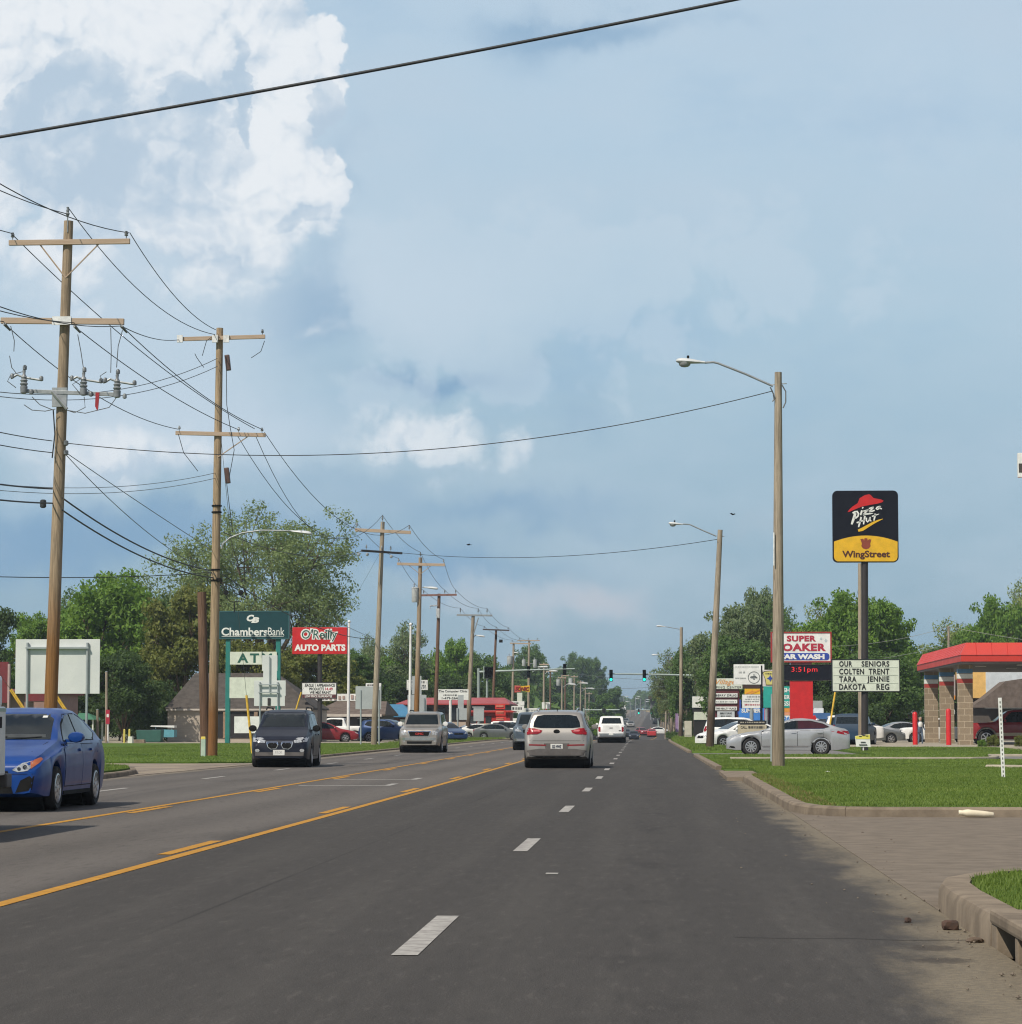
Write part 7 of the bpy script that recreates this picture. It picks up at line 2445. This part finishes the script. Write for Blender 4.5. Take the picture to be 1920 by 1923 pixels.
s.words('D', (1450, 1317, 1454.5, 1325), S_WHITE, parent=cb, bold=.03)
s.words('SSI', (1471.5, 1317, 1484, 1325.8), S_WHITE, parent=cb, bold=.03)
for r_, mt in (((1470, 1330, 1484.3, 1337), S_ORANGE), ((1470, 1337.5, 1484.3, 1343.5), flat('panel_salmon', (0.7, 0.3, 0.16)))):
    s.panel('price_panel', r_, mt, th=.25)
o = s.panel('number_panel', (1470, 1344, 1484.3, 1355), S_WHITE, th=.25)
s.words('26', (1472, 1345.5, 1483.5, 1353.5), S_SKYB, parent=o, bold=.04)
s.panel('white_top', (1462, 1281, 1484, 1287), S_BLACK, th=.3)
s.post('pole', 1440, 1329, .1, M_STEELP, dy=.15)
s.post('pole', 1478, 1355, .1, M_STEELP, dy=.15)
s = Sign('letter_board_sign', 'tan letter board with a dark header standing behind the saloon hood', 1412, 140)
cb = s.panel('board', (1386, 1361, 1440, 1384), flat('board_tan', (0.5, 0.44, 0.32)), th=.2)
s.panel('header', (1386, 1353.5, 1440, 1360), S_INK, th=.22, dy=-.02)
s.scribble([(1391, 1355.5, 1436, 1358)], flat('letter_pale', (0.6, 0.55, 0.45)), dy=-.03, seed=61)
s.words('CALL', (1391.5, 1363.5, 1403, 1368.2), S_INK, parent=cb)
s.scribble([(1406, 1363.5, 1436, 1368)], S_INK, seed=62, parent=cb)
for px in (1389, 1437):
    s.post('post', px, 1384, .05, M_DARKP, dy=.1)
s = Sign('post_marker', 'thin grey steel post just left of the near right lamp pole', 1450, 88, cat='post')
s.post('post', 1451, 1304, .045, M_STEELP, px1=1449.5)
s.panel('cap', (1449.6, 1303, 1452.4, 1305), M_STEELP, th=.1)
s = Sign('marker_stake', 'leaning white marker stake with dark holes on the right lawn', 1885, 58, cat='stake')
a, b = P(1885, 1461, 58), P(1878.5, 1315, 58)
d = (b - a).normalized()
rot = Matrix.Rotation(math.atan2(d.x, d.z), 3, 'Y')
MB().box((a + b) / 2, (.075, .03, (b - a).length + .1), rot=rot).build('stake', M_WHITEP, s.root, bevel=.004)
mb = MB()
for i in range(18):
    q = a.lerp(b, (i + .5) / 18)
    mb.box((q.x, q.y - .016, q.z), (.022, .006, .045), rot=rot)
mb.build('hole_pattern', flat('hole_grey', (0.16, 0.16, 0.15)), s.root)
s = Sign('beige_cabinet', 'beige roadside cabinet beside the third lamp pole', 1293, 236, cat='cabinet')
s.panel('box', (1286, 1354, 1300, 1384), flat('cabinet_beige', (0.50, 0.47, 0.38)), th=.6, bevel=.03)
s.panel('door', (1287.2, 1356, 1298.8, 1381), flat('cabinet_beige2', (0.53, 0.5, 0.41)), th=.02, dy=-.02)
s = Sign('board_sign', 'white and black shop boards at the foot of the third lamp pole', 1280, 290)
s.panel('panel', (1275, 1345, 1286, 1375), S_WHITE, th=.2)
s.scribble([(1277, 1348, 1284, 1352), (1277, 1357, 1284, 1361)], S_INK, seed=71)
s.panel('side_panel', (1269, 1340, 1274.5, 1375), flat('panel_violet', (0.3, 0.2, 0.35)), th=.2, dy=.1)
s.post('post', 1280, 1375, .1, M_STEELP)

# ---- right buildings
def block_mat():
    m = bpy.data.materials.new('split_block')
    m.use_nodes = True
    t = m.node_tree
    g = NG(t)
    b = t.nodes['Principled BSDF']
    tc = g.n('ShaderNodeTexCoord')
    sep = g.n('ShaderNodeSeparateXYZ')
    g.link(tc.outputs['Object'], sep.inputs[0])
    v = g.comb(g.m('ADD', sep.outputs[0], sep.outputs[1]), sep.outputs[2])
    br = g.n('ShaderNodeTexBrick')
    g.link(v, br.inputs['Vector'])
    br.inputs['Color1'].default_value = (0.30, 0.235, 0.165, 1)
    br.inputs['Color2'].default_value = (0.25, 0.195, 0.135, 1)
    br.inputs['Mortar'].default_value = (0.46, 0.38, 0.28, 1)
    br.inputs['Scale'].default_value = 1.0
    br.inputs['Mortar Size'].default_value = 0.018
    br.inputs['Brick Width'].default_value = 0.66
    br.inputs['Row Height'].default_value = 0.375
    nz = g.noise(tc.outputs['Object'], 9.0, 5.0, 0.65)
    g.link(g.mix(g.m('MULTIPLY', g.smooth(nz, .4, .75), .3), br.outputs[0], (0.16, 0.12, 0.085)), b.inputs['Base Color'])
    b.inputs['Roughness'].default_value = 0.9
    bp = g.n('ShaderNodeBump')
    bp.inputs['Distance'].default_value = 0.02
    g.link(nz, bp.inputs['Height'])
    g.link(bp.outputs[0], b.inputs['Normal'])
    return m


M_BLOCK = block_mat()
M_CANOPY = M('canopy_red', (0.56, 0.04, 0.025), 0.45, scale=0.7, color2=(0.50, 0.035, 0.024))
t = thing('station_canopy', 'red mansard fuel station canopy on three striped block pillars', 'canopy', (18.0, 175, -.06))
cx0, cx1, cy0, cy1 = 17.45, 44.0, 162.0, 189.5
ze, zf, zt_ = 4.9, 5.28, 6.0
ins = .35
mb = MB()
mb.add([(cx0, cy0, ze), (cx1, cy0, ze), (cx1, cy1, ze), (cx0, cy1, ze), (cx0, cy0, zf), (cx1, cy0, zf), (cx1, cy1, zf), (cx0, cy1, zf)], [(0, 1, 5, 4), (1, 2, 6, 5), (2, 3, 7, 6), (3, 0, 4, 7)])
mb.build('fascia', M_CANOPY, t, fix=False)
sl = MB()
sl.add([(cx0 - .04, cy0 - .04, zf), (cx1 + .04, cy0 - .04, zf), (cx1 + .04, cy1 + .04, zf), (cx0 - .04, cy1 + .04, zf), (cx0 + ins, cy0 + ins, zt_), (cx1 - ins, cy0 + ins, zt_), (cx1 - ins, cy1 - ins, zt_), (cx0 + ins, cy1 - ins, zt_)], [(0, 1, 5, 4), (1, 2, 6, 5), (2, 3, 7, 6), (3, 0, 4, 7), (4, 5, 6, 7)])
sl.build('mansard_roof', M_CANOPY, t)
sm = MB()
for i in range(30):
    xx = cx0 + .9 + i * .9
    sm.tube([(xx, cy0 - .045, zf), (xx, cy0 + ins * .98, zt_)], .02, 4, cap=False)
for i in range(30):
    yy = cy0 + .9 + i * .9
    if yy < cy1 - .5:
        sm.tube([(cx0 - .045, yy, zf), (cx0 + ins * .98, yy, zt_)], .02, 4, cap=False)
sm.build('roof_seam', M_CANOPY, t)
MB().span(cx0 + .05, cx1 - .05, cy0 + .05, cy1 - .05, ze - .10, ze + .04).build('soffit', flat('soffit_grey', (0.10, 0.09, 0.09)), t)
lm = MB()
for xx, yy in ((19.5, 170), (21.5, 166), (23.5, 166), (25.5, 166), (22, 175), (25, 175)):
    lm.span(xx - .3, xx + .3, yy - .3, yy + .3, ze - .14, ze - .11)
lm.build('soffit_lamp', S_WHITE, t)
for yy in (166.6, 177.2, 187.2):
    x0 = 17.72
    pl = MB().span(x0, x0 + .88, yy - .27, yy + .27, -.3, ze - .1).build('pillar', M_BLOCK, t)
    for (za, zb_), mt in (((4.30, 4.56), flat('stripe_blue', (0.10, 0.24, 0.42))), ((3.99, 4.27), S_WHITE), ((3.72, 3.96), flat('stripe_red', (0.42, 0.06, 0.05)))):
        o = MB().span(x0 - .006, x0 + .886, yy - .276, yy + .276, za, zb_).build('stripe', mt, t)
        o.parent = pl
for px, yy, ht, lb in ((1719.5, 166, 1337, 'left of two red bollards guarding the fuel station pillars'), (1782.5, 163.2, 1331, 'right of two red bollards, in front of the middle pillar')):
    a = P(px, 1399, yy)
    z1 = P(px, ht, yy).z
    t2 = thing('bollard', lb, 'bollard', (a.x, yy, -.06), group='red bollards')
    MB().lathe([(.15, -.3), (.15, z1 - .12), (.12, z1 - .04), (.06, z1), (.01, z1 + .005)], (a.x, yy, 0), n=16).build('post', S_RED, t2, smooth=50)
t = thing('stand_pipe', 'white and grey standpipe between the two left pillars', 'pipe', tuple(P0(1759, 1397, 190)))
a = P0(1759, 1397, 190)
MB().lathe([(.14, 0), (.14, .55), (.08, .6), (.02, .62)], a, n=12).build('grey_base', M_STEELP, t, smooth=40)
MB().lathe([(.1, .62), (.1, 2.0), (.02, 2.05)], a, n=12).build('white_pipe', S_WHITE, t, smooth=40)
t = thing('diner_building', 'small white diner with black diamond windows and a raised sign tower', 'building', tuple(P0(1690, 1388, 240)))
pan(t, 'wall', 1640, 1343, 1790, 1392, 240, flat('diner_white', (0.62, 0.62, 0.62)), th=7, dy=0)
pan(t, 'roof_slab', 1637, 1333, 1792, 1341.5, 240, flat('diner_fascia', (0.6, 0.63, 0.62)), th=8.6, dy=-.8)
pan(t, 'red_band', 1639, 1341.5, 1790, 1344.5, 240, S_REDL, th=7.6, dy=-.3)
tw = pan(t, 'sign_tower', 1675, 1313, 1715, 1333, 240, S_WHITE, th=3, dy=.3)
pan(t, 'tower_cornice', 1670.5, 1309, 1719, 1313, 240, flat('cornice_pink', (0.52, 0.3, 0.27)), th=3.4, dy=.1)
x0, x1, z0, z1 = rect(1683.5, 1316.5, 1706.5, 1325.5, 240)
for r_ in ((x0, x1, z1 - .03, z1), (x0, x1, z0, z0 + .03), (x0, x0 + .03, z0, z1), (x1 - .03, x1, z0, z1)):
    MB().span(r_[0], r_[1], 240.27, 240.3, r_[2], r_[3]).build('tower_panel_edge', S_GREYT, t)
for px in (1649, 1666, 1684, 1703):
    p = P(px, 1354.5, 240)
    k = 6.6 * 240 / F
    MB().prism([(p.x - k, p.z), (p.x, p.z - k), (p.x + k, p.z), (p.x, p.z + k)], 239.95, 240.0).build('diamond_window', M_DARKW, t)
t = thing('yellow_building', 'yellow and white walled shop with a brown shingle roof behind the canopy', 'building', tuple(P0(1860, 1388, 226)))
pan(t, 'yellow_wall', 1810, 1260, 1852.5, 1311, 232, flat('wall_yellow', (0.76, 0.47, 0.15)), th=6)
pan(t, 'white_wall', 1852.6, 1262, 1990, 1330, 231.9, flat('wall_palegrey', (0.62, 0.66, 0.68)), th=6)
pan(t, 'lower_wall', 1810, 1311, 1990, 1392, 233, flat('wall_dark', (0.10, 0.085, 0.075)), th=5)
pp = [P(*q, 226) for q in ((1822, 1329), (1850, 1311), (1889, 1279.5), (1925, 1274), (1990, 1274), (1990, 1329))]
MB().prism([(q.x, q.z) for q in pp], 226, 230).build('shingle_roof', M_ROOFB, t)
pan(t, 'pilaster', 1787, 1267, 1795, 1306, 236, flat('pilaster_lilac', (0.40, 0.38, 0.42)), th=2)
pan(t, 'pilaster_foot', 1787, 1306, 1795, 1314, 236, S_ORANGE, th=2)
t = thing('wash_building', 'grey block wash house with a blue fascia right of the red pedestal', 'building', tuple(P0(1545, 1392, 186)))
pan(t, 'wall', 1527, 1350, 1559, 1395, 186, flat('wall_grey', (0.40, 0.41, 0.42)), th=5)
pan(t, 'blue_fascia', 1525, 1339, 1560, 1350.5, 185.8, flat('fascia_blue', (0.06, 0.15, 0.34)), th=5.4)
pan(t, 'roof_unit', 1528, 1316, 1545, 1330, 188, flat('unit_grey', (0.36, 0.38, 0.35)), th=1.2)
pan(t, 'roof_unit_base', 1529, 1330, 1547, 1339, 188, S_WHITE, th=1.2)
p = [P(*q, 182) for q in ((1527, 1345), (1531, 1343), (1541, 1362), (1541, 1398), (1527, 1398))]
MB().prism([(q.x, q.z) for q in p], 182, 182.5).build('red_ramp', S_RED, t)
t = thing('kiosk_building', 'small white kiosk behind the signal mast on the right', 'building', tuple(P0(1316, 1388, 255)))
pan(t, 'wall', 1301, 1308, 1331, 1329, 255, S_WHITE, th=3)
pan(t, 'lower_wall', 1304, 1337, 1334, 1352, 255, S_CREAM, th=3)
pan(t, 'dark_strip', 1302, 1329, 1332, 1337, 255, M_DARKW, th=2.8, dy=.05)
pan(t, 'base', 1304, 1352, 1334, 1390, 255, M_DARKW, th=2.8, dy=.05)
t = thing('far_building', 'low dark roofed building far right of the hill road', 'building', tuple(P0(1236, 1385, 600)))
pan(t, 'wall', 1222, 1312, 1256, 1330, 600, flat('far_wall', (0.12, 0.12, 0.13)), th=12)
pan(t, 'roof', 1218, 1307, 1258, 1312.5, 599, M_ROOFD, th=14)
s = Sign('price_sign', 'black and white price sign board cut off by the right edge', 1960, 160)
x0, x1, z0, z1 = rect(1913, 850, 1998, 896, 160)
MB().span(x0, x1, 160, 160.4, z0, z1).build('cabinet', S_WHITE, s.root, bevel=.02)
a, b, c, d = rect(1914, 870, 1996, 887, 160)
MB().span(a, b, 159.97, 160.0, c, d).build('dark_band', flat('band_dark', (0.06, 0.05, 0.045)), s.root)
s.post('pole', 1956, 896, .2, M_STEELP, dy=.2)


# ---- shrubs
def shrub(px, pyt, Y, w, leaf, label, z=None):
    o = tree('bushy', leaf, px, pyt, Y, w, label, None, base_z=z if z is not None else zg(Y), name='shrub')
    o['category'] = 'shrub'


shrub(1845, 1388, 152, 20, 'fresh', 'small bright green shrub in front of the first striped pillar', -.05)
shrub(1866, 1379, 152, 28, 'olive', 'rounded shrub before the wheel of the dark red pickup', -.05)
shrub(1917, 1379, 152, 26, 'olive', 'rounded shrub at the right edge under the dark red pickup', -.05)
shrub(1659, 1357, 236, 34, 'olive', 'trimmed hedge mound in front of the white diner')
shrub(1292, 1332, 262, 22, 'dark', 'dark shrub growing behind the beige cabinet')
shrub(1262, 1371, 300, 26, 'deep', 'low weedy shrub at the kerb by the third lamp pole')
shrub(1120, 1345, 330, 50, 'fresh', 'bright green shrub on the left verge behind the white pickup')


# ---- storm drain and litter
t = thing('storm_drain', 'concrete kerb inlet with two dark openings at the lower right corner', 'drain', (1.9, 14.3, 0))
MB().span(1.79, 2.74, 12.0, 15.345, .125, .20).build('cover_slab', M_CONC, t, bevel=.02)
MB().span(1.83, 2.70, 12.1, 15.3, -.085, -.06).span(2.66, 2.70, 12.1, 15.3, -.06, .124).build('cavity', M_UNDER, t)
for y0, y1 in ((15.12, 15.34), (14.24, 14.34), (13.38, 13.48), (12.1, 12.7)):
    MB().span(1.80, 1.965, y0, y1, -.05, .124).build('divider', M_CONC, t, bevel=.008)
rnd = random.Random(3)


def lump(name, label, cat, p, size, mat, seed, lim=1.3):
    rr = random.Random(seed)
    bm = bmesh.new()
    bmesh.ops.create_icosphere(bm, subdivisions=2, radius=1.0)
    for v in bm.verts:
        k = 1 + rr.uniform(-.18, .18)
        v.co = Vector((max(-lim, min(lim, v.co.x * k)) * size[0], max(-lim, min(lim, v.co.y * k)) * size[1], max(-.6, min(lim, v.co.z * k)) * size[2]))
    me = bpy.data.meshes.new(name)
    bm.to_mesh(me)
    bm.free()
    me.materials.append(mat)
    o = bpy.data.objects.new(name, me)
    COL.objects.link(o)
    o.location = p
    return tag(o, label, cat)


M_BRK = M('brick_chunk', (0.085, 0.045, 0.03), 0.9, scale=20.0, color2=(0.045, 0.03, 0.024))
lump('brick_piece', 'dark broken brick lying in the dusty gutter near the drain', 'brick', (1.70, 16.55, .025), (.062, .05, .04), M_BRK, 2, lim=.8)
lump('stone', 'small dark stone on the dusty road edge left of the broken brick', 'stone', (1.505, 17.15, .012), (.022, .025, .02), M_BRK, 5)
lump('mud_clod', 'crumbled mud clod against the kerb inlet', 'clod', (1.74, 15.62, .008), (.05, .06, .022), M('mud', (0.12, 0.085, 0.06), 0.95), 8)
lump('paper_scrap', 'crumpled white paper scrap on the right lawn', 'litter', tuple(P(1555, 1452, 64.5)), (.09, .06, .05), S_WHITE, 9)
t = thing('plastic_pipe', 'cream plastic pipe lying along the far kerb of the driveway', 'pipe', (4.1, 36.35, .05))
MB().lathe([(.028, -.24), (.034, -.2), (.045, -.14), (.05, -.1), (.046, -.06), (.042, .1), (.03, .22), (.02, .23)], (0, 0, 0), n=14, axis='X')
pb_ = MB().lathe([(.028, -.24), (.036, -.23), (.034, -.19), (.047, -.15), (.052, -.11), (.048, -.06), (.044, .08), (.032, .21), (.02, .22)], (0, 0, 0), n=14, axis='X')
pb_.v = [(p[0] + 4.1, p[1] + 36.35 + p[0] * .1, p[2] + .058 - p[0] * .06) for p in pb_.v]
pb_.build('pipe_body', flat('cream_plastic', (0.72, 0.64, 0.48)), t, smooth=50)


# ---- more vehicles, small in the picture
def car(kind, pnt, px, Y, rz, label, name=None, cat='car', detail=1, sc=1.0, group=None, W=None, z=None, rim=None):
    c = Car(name or {'sedan': 'sedan_car', 'saloon': 'saloon_car', 'suv': 'sport_utility', 'minivan': 'van', 'bigsuv': 'sport_utility', 'pickup': 'pickup_truck'}[kind], label, cat, kind, PT[pnt], (P(px, 1390, Y).x, Y, zg(Y) if z is None else z), rz, group, W=W, sc=sc, rim=rim, spokes=6)
    glaze(c, detail=detail)
    return c


PK = 'parked cars on the left lots'
car('sedan', 'maroon', 612, 196, PI / 2 + .2, 'dark red sedan parked behind the pole of the red store sign', group=PK)
car('pickup', 'white', 628, 204, -PI / 2, 'white pickup parked behind the dark red sedan and the flagpole', cat='truck', group=PK, sc=.95)
car('sedan', 'red', 716, 206, -PI / 2, 'red sedan parked in front of the blue roofed shop', group=PK)
car('suv', 'darkblue', 734, 198, PI / 2 - .3, 'dark blue crossover parked left of the champagne sport utility', group=PK)
car('sedan', 'darkblue', 838, 206, .5, 'dark blue sedan half hidden right of the champagne sport utility', group=PK)
car('sedan', 'grey', 938, 246, PI / 2, 'grey sedan left of the slate blue pickup', group=PK)
car('sedan', 'white', 902, 247, PI / 2 + .4, 'white sedan parked just left of the red menu building corner', group=PK)
car('minivan', 'white', 968, 250, PI / 2, 'white van parked before the red menu building', cat='van', group=PK)
car('sedan', 'white', 1388, 150, -1.15, 'white sedan parked at an angle behind the tan letter board')
car('minivan', 'white', 1392, 178, PI / 2, 'white van with rounded roof behind the tan letter board', cat='van')
car('bigsuv', 'teal', 1606, 168, PI - .25, 'teal blue sport utility seen from behind next to the black pole sign')
car('pickup', 'white', 1580, 182, PI / 2, 'white pickup half hidden behind the teal sport utility', cat='truck')
car('sedan', 'grey', 1635, 186, PI / 2, 'grey sedan behind the black sign pole')
car('sedan', 'bright_silver', 1705, 196, PI / 2 + .25, 'silver sedan parked in front of the white diner')
car('pickup', 'white', 1763, 192, -PI / 2, 'white pickup at the fuel station behind the left pillar', cat='truck', sc=.95, z=-.06)
r_ = car('pickup', 'maroon', 1913, 171.5, -PI / 2, 'dark red pickup with tan lower trim under the canopy', cat='truck', sc=1.2, z=-.06)
r_.both('trim_band', [(1.5, .52), (3.9, .52), (3.9, .68), (1.5, .68)], flat('trim_tan', (0.55, 0.45, 0.3)), off=.012)
r_.both('wheel_arch_trim', [(1.0 + .56 * math.cos(q), .41 + .56 * math.sin(q)) for q in [PI * i / 10 for i in range(11)]] + [(1.0 + .48 * math.cos(q), .41 + .48 * math.sin(q)) for q in [PI - PI * i / 10 for i in range(11)]], M_CHROME, off=.012)
r_.patch('chrome_bumper', [(-.9, .48), (.9, .48), (.9, .64), (-.9, .64)], 'front', M_CHROME, off=.05, skirt=.1)
# oncoming and leaving cars far down the road
TR = 'distant traffic'
car('bigsuv', 'black', 1113, 330, 0, 'black and white jeep like car coming on left of the white pickup', group=TR)
car('sedan', 'navy', 1191, 460, 0, 'dark sedan coming on just right of the white pickup', group=TR)
car('sedan', 'black', 1176, 500, 0, 'black sedan with bright headlamps directly behind the white pickup', group=TR)
car('sedan', 'maroon', 1206, 520, .3, 'dark red sedan low on the road beyond the dark sedan', group=TR)
car('sedan', 'red', 1224.5, 500, PI, 'bright red sedan driving away near the right kerb', group=TR)
car('sedan', 'white', 1241, 530, PI / 2, 'white car nosing out at the right of the red sedan', group=TR)
car('suv', 'grey', 1175, 690, 0, 'grey car on the rising far road behind the white pickup', group=TR)
car('sedan', 'silver', 1185, 640, 0, 'silver car with glinting hood on the far road', group=TR)
car('sedan', 'white', 1142, 850, 0, 'tiny white car high on the far road, left one', group=TR)
car('sedan', 'white', 1153, 900, 0, 'tiny white car high on the far road next to the truck', group=TR)
car('suv', 'black', 1233, 700, PI, 'tiny dark car on the right slope of the far road', group=TR)
t = thing('semi_truck', 'white semi truck coming down the far hill', 'truck', (P(1168, 1340, 900).x, 900, zg(900)))
bx, bz = P(1168, 1340, 900).x, zg(900)
MB().span(bx - 1.2, bx + 1.2, 900, 902.2, bz + .9, bz + 3.0).build('cab', PT['white'], t, bevel=.12)
MB().span(bx - 1.25, bx + 1.25, 903, 915, bz + 1.1, bz + 4.0).build('trailer', S_WHITE, t)
MB().span(bx - 1.05, bx + 1.05, 899.95, 900.0, bz + 2.0, bz + 2.75).build('windshield', M_GLASS, t)
MB().span(bx - .6, bx + .6, 899.9, 899.98, bz + 1.0, bz + 1.8).build('grille', M_BLACK, t)
MB().span(bx - 1.2, bx + 1.2, 899.7, 900.0, bz + .45, bz + .85).build('bumper', M_CHROME, t)
for sx in (-1, 1):
    for yy in (900.9, 905, 912, 913.3):
        MB().lathe([(.5, -.15), (.52, 0), (.5, .15)], (bx + sx * 1.0, yy, bz + .5), n=16, axis='X').build('wheel', M_TYRE, t)

# ---- white service truck passing at the left edge
t = thing('service_truck', 'white service truck whose rear corner shows at the left edge', 'truck', (-8.75, 30, 0))
xr = P(11.5, 1360, 32).x
MB().span(xr - 2.1, xr, 27.0, 32.0, .62, 1.42).build('service_body', PT['white'], t, bevel=.03)
MB().span(xr - 2.0, xr - .03, 27.1, 31.95, 1.4, 1.78).build('upper_box', PT['white'], t, bevel=.05)
MB().span(xr - 2.0, xr - .1, 23.6, 26.9, .62, 1.1).build('hood_and_cab_base', PT['white'], t, bevel=.06)
MB().add([(xr - 1.9, 25.0, 1.1), (xr - .2, 25.0, 1.1), (xr - .2, 26.9, 1.1), (xr - 1.9, 26.9, 1.1), (xr - 1.75, 25.5, 1.8), (xr - .35, 25.5, 1.8), (xr - .35, 26.9, 1.8), (xr - 1.75, 26.9, 1.8)], [(0, 1, 5, 4), (1, 2, 6, 5), (2, 3, 7, 6), (3, 0, 4, 7), (4, 5, 6, 7), (3, 2, 1, 0)]).build('cab', M_GLASS, t)
MB().span(xr - .012, xr + .012, 31.6, 31.75, 1.17, 1.3).build('latch', M_BLACK, t)
MB().span(xr - .06, xr + .005, 31.2, 31.98, 1.36, 1.40).build('door_edge', M_GREENP, t)
MB().span(xr - 1.95, xr + .02, 32.0, 32.25, .48, .64).build('rear_bumper', M_CLAD, t, bevel=.02)
for yy in (24.4, 29.8):
    for sx in (-1.75, -.2):
        w_ = MB().lathe([(.25, -.11), (.36, -.1), (.38, 0), (.36, .11), (.25, .12)], (xr + sx, yy, .38), n=24, axis='X').build('wheel', M_TYRE, t, smooth=40)
        r2 = MB().lathe([(.05, .1), (.24, .11), (.25, .09)], (xr + sx, yy, .38), n=16, axis='X').build('rim', M_STEEL, t)
        r2.parent = w_


# ---- a person at the fuel station
def skin_figure(name, joints, bones, mat):
    me = bpy.data.meshes.new(name)
    me.from_pydata([j[:3] for j in joints], bones, [])
    o = bpy.data.objects.new(name, me)
    COL.objects.link(o)
    sk = o.modifiers.new('skin', 'SKIN')
    me.skin_vertices[0].data[0].use_root = True
    for i, j in enumerate(joints):
        me.skin_vertices[0].data[i].radius = (j[3], j[3])
    ss = o.modifiers.new('sub', 'SUBSURF')
    ss.levels = 2
    ss.render_levels = 2
    dg = bpy.context.evaluated_depsgraph_get()
    m2 = bpy.data.meshes.new_from_object(o.evaluated_get(dg))
    bpy.data.objects.remove(o)
    m2.materials.clear()
    m2.materials.append(mat)
    m2.polygons.foreach_set('use_smooth', [True] * len(m2.polygons))
    o2 = bpy.data.objects.new(name, m2)
    COL.objects.link(o2)
    return o2


M_JEAN = M('denim', (0.14, 0.19, 0.26), 0.9, scale=6.0, color2=(0.09, 0.12, 0.18))
M_SKIN = M('skin', (0.5, 0.32, 0.24), 0.6)
hp = P(1729, 1397, 176)
t = thing('person', 'person in pale blue denim standing between the left pillar and the red bollard', 'person', (hp.x, 176, -.06), .4)
J = [(0, 0, .93, .125), (0, 0, 1.15, .135), (0, 0, 1.38, .14), (0, 0, 1.50, .06), (0, -.01, 1.60, .085), (0, -.015, 1.70, .085),
     (-.10, 0, .88, .095), (-.11, -.02, .48, .066), (-.11, .02, .09, .045), (-.11, -.14, .04, .04),
     (.10, 0, .88, .095), (.12, -.10, .48, .066), (.12, -.02, .09, .045), (.12, -.18, .04, .04),
     (-.19, 0, 1.40, .06), (-.25, .02, 1.12, .045), (-.24, -.12, .90, .036), (-.24, -.18, .82, .035),
     (.19, 0, 1.40, .06), (.26, .02, 1.12, .045), (.22, -.18, 1.0, .036), (.2, -.26, .98, .035)]
B = [(0, 1), (1, 2), (2, 3), (3, 4), (4, 5), (0, 6), (6, 7), (7, 8), (8, 9), (0, 10), (10, 11), (11, 12), (12, 13), (2, 14), (14, 15), (15, 16), (16, 17), (2, 18), (18, 19), (19, 20), (20, 21)]
o = skin_figure('body', J, B, M_JEAN)
o.parent = t
hd = MB().lathe([(.02, -.13), (.07, -.11), (.095, -.02), (.10, .05), (.08, .11), (.02, .135)], (0, -.02, 1.66), n=14).build('head', M_SKIN, t, smooth=60, world_space=False)
MB().lathe([(.106, .02), (.108, .07), (.085, .125), (.02, .15)], (0, -.005, 1.66), n=14).build('hair', M('hair_grey', (0.2, 0.18, 0.16), 0.8), t, smooth=60, world_space=False)
MB().lathe([(.145, 1.16), (.165, 1.2), (.18, 1.36), (.12, 1.47), (.07, 1.5)], (0, 0, 0), n=14).build('shirt', S_WHITE, t, smooth=60, world_space=False)

# ---- birds
for px, py, Y, rz, lb in ((880.5, 1023, 160, .4, 'small black bird flying above the far left utility poles'), (1377, 966, 150, -.8, 'small black bird flying between the two right lamp poles')):
    p = P(px, py, Y)
    t = thing('bird', lb, 'bird', tuple(p), rz)
    MB().lathe([(.005, -.12), (.03, -.08), (.042, -.02), (.03, .06), (.012, .12), (.018, .16), (.004, .19)], (0, 0, 0), n=10, axis='X').build('body', M_BLACK, t, smooth=60, world_space=False)
    for sd in (-1, 1):
        MB().add([(-.03, 0, .01), (.06, 0, .01), (.03, sd * .14, .07), (-.06, sd * .2, .03), (-.03, 0, 0), (.06, 0, 0), (.03, sd * .14, .06), (-.06, sd * .2, .02)], [(0, 1, 2, 3), (7, 6, 5, 4), (0, 4, 5, 1), (1, 5, 6, 2), (2, 6, 7, 3), (3, 7, 4, 0)]).build('wing', M_BLACK, t, world_space=False)

# ---- the air between here and the hill
hz = MB().span(-1700, 1700, -70, 4400, -3.5, 34).build('haze', M('haze_air', (0.7, 0.8, 0.9)))
hm = bpy.data.materials.new('haze_volume')
hm.use_nodes = True
hm.node_tree.nodes.clear()
_o = hm.node_tree.nodes.new('ShaderNodeOutputMaterial')
_v = hm.node_tree.nodes.new('ShaderNodeVolumePrincipled')
_v.inputs['Color'].default_value = (0.72, 0.86, 1.0, 1)
_v.inputs['Density'].default_value = 0.00021
_v.inputs['Anisotropy'].default_value = 0.2
hm.node_tree.links.new(_v.outputs[0], _o.inputs['Volume'])
hz.data.materials.clear()
hz.data.materials.append(hm)
hz['kind'] = 'stuff'
hz['label'] = 'thin pale summer haze over the street'
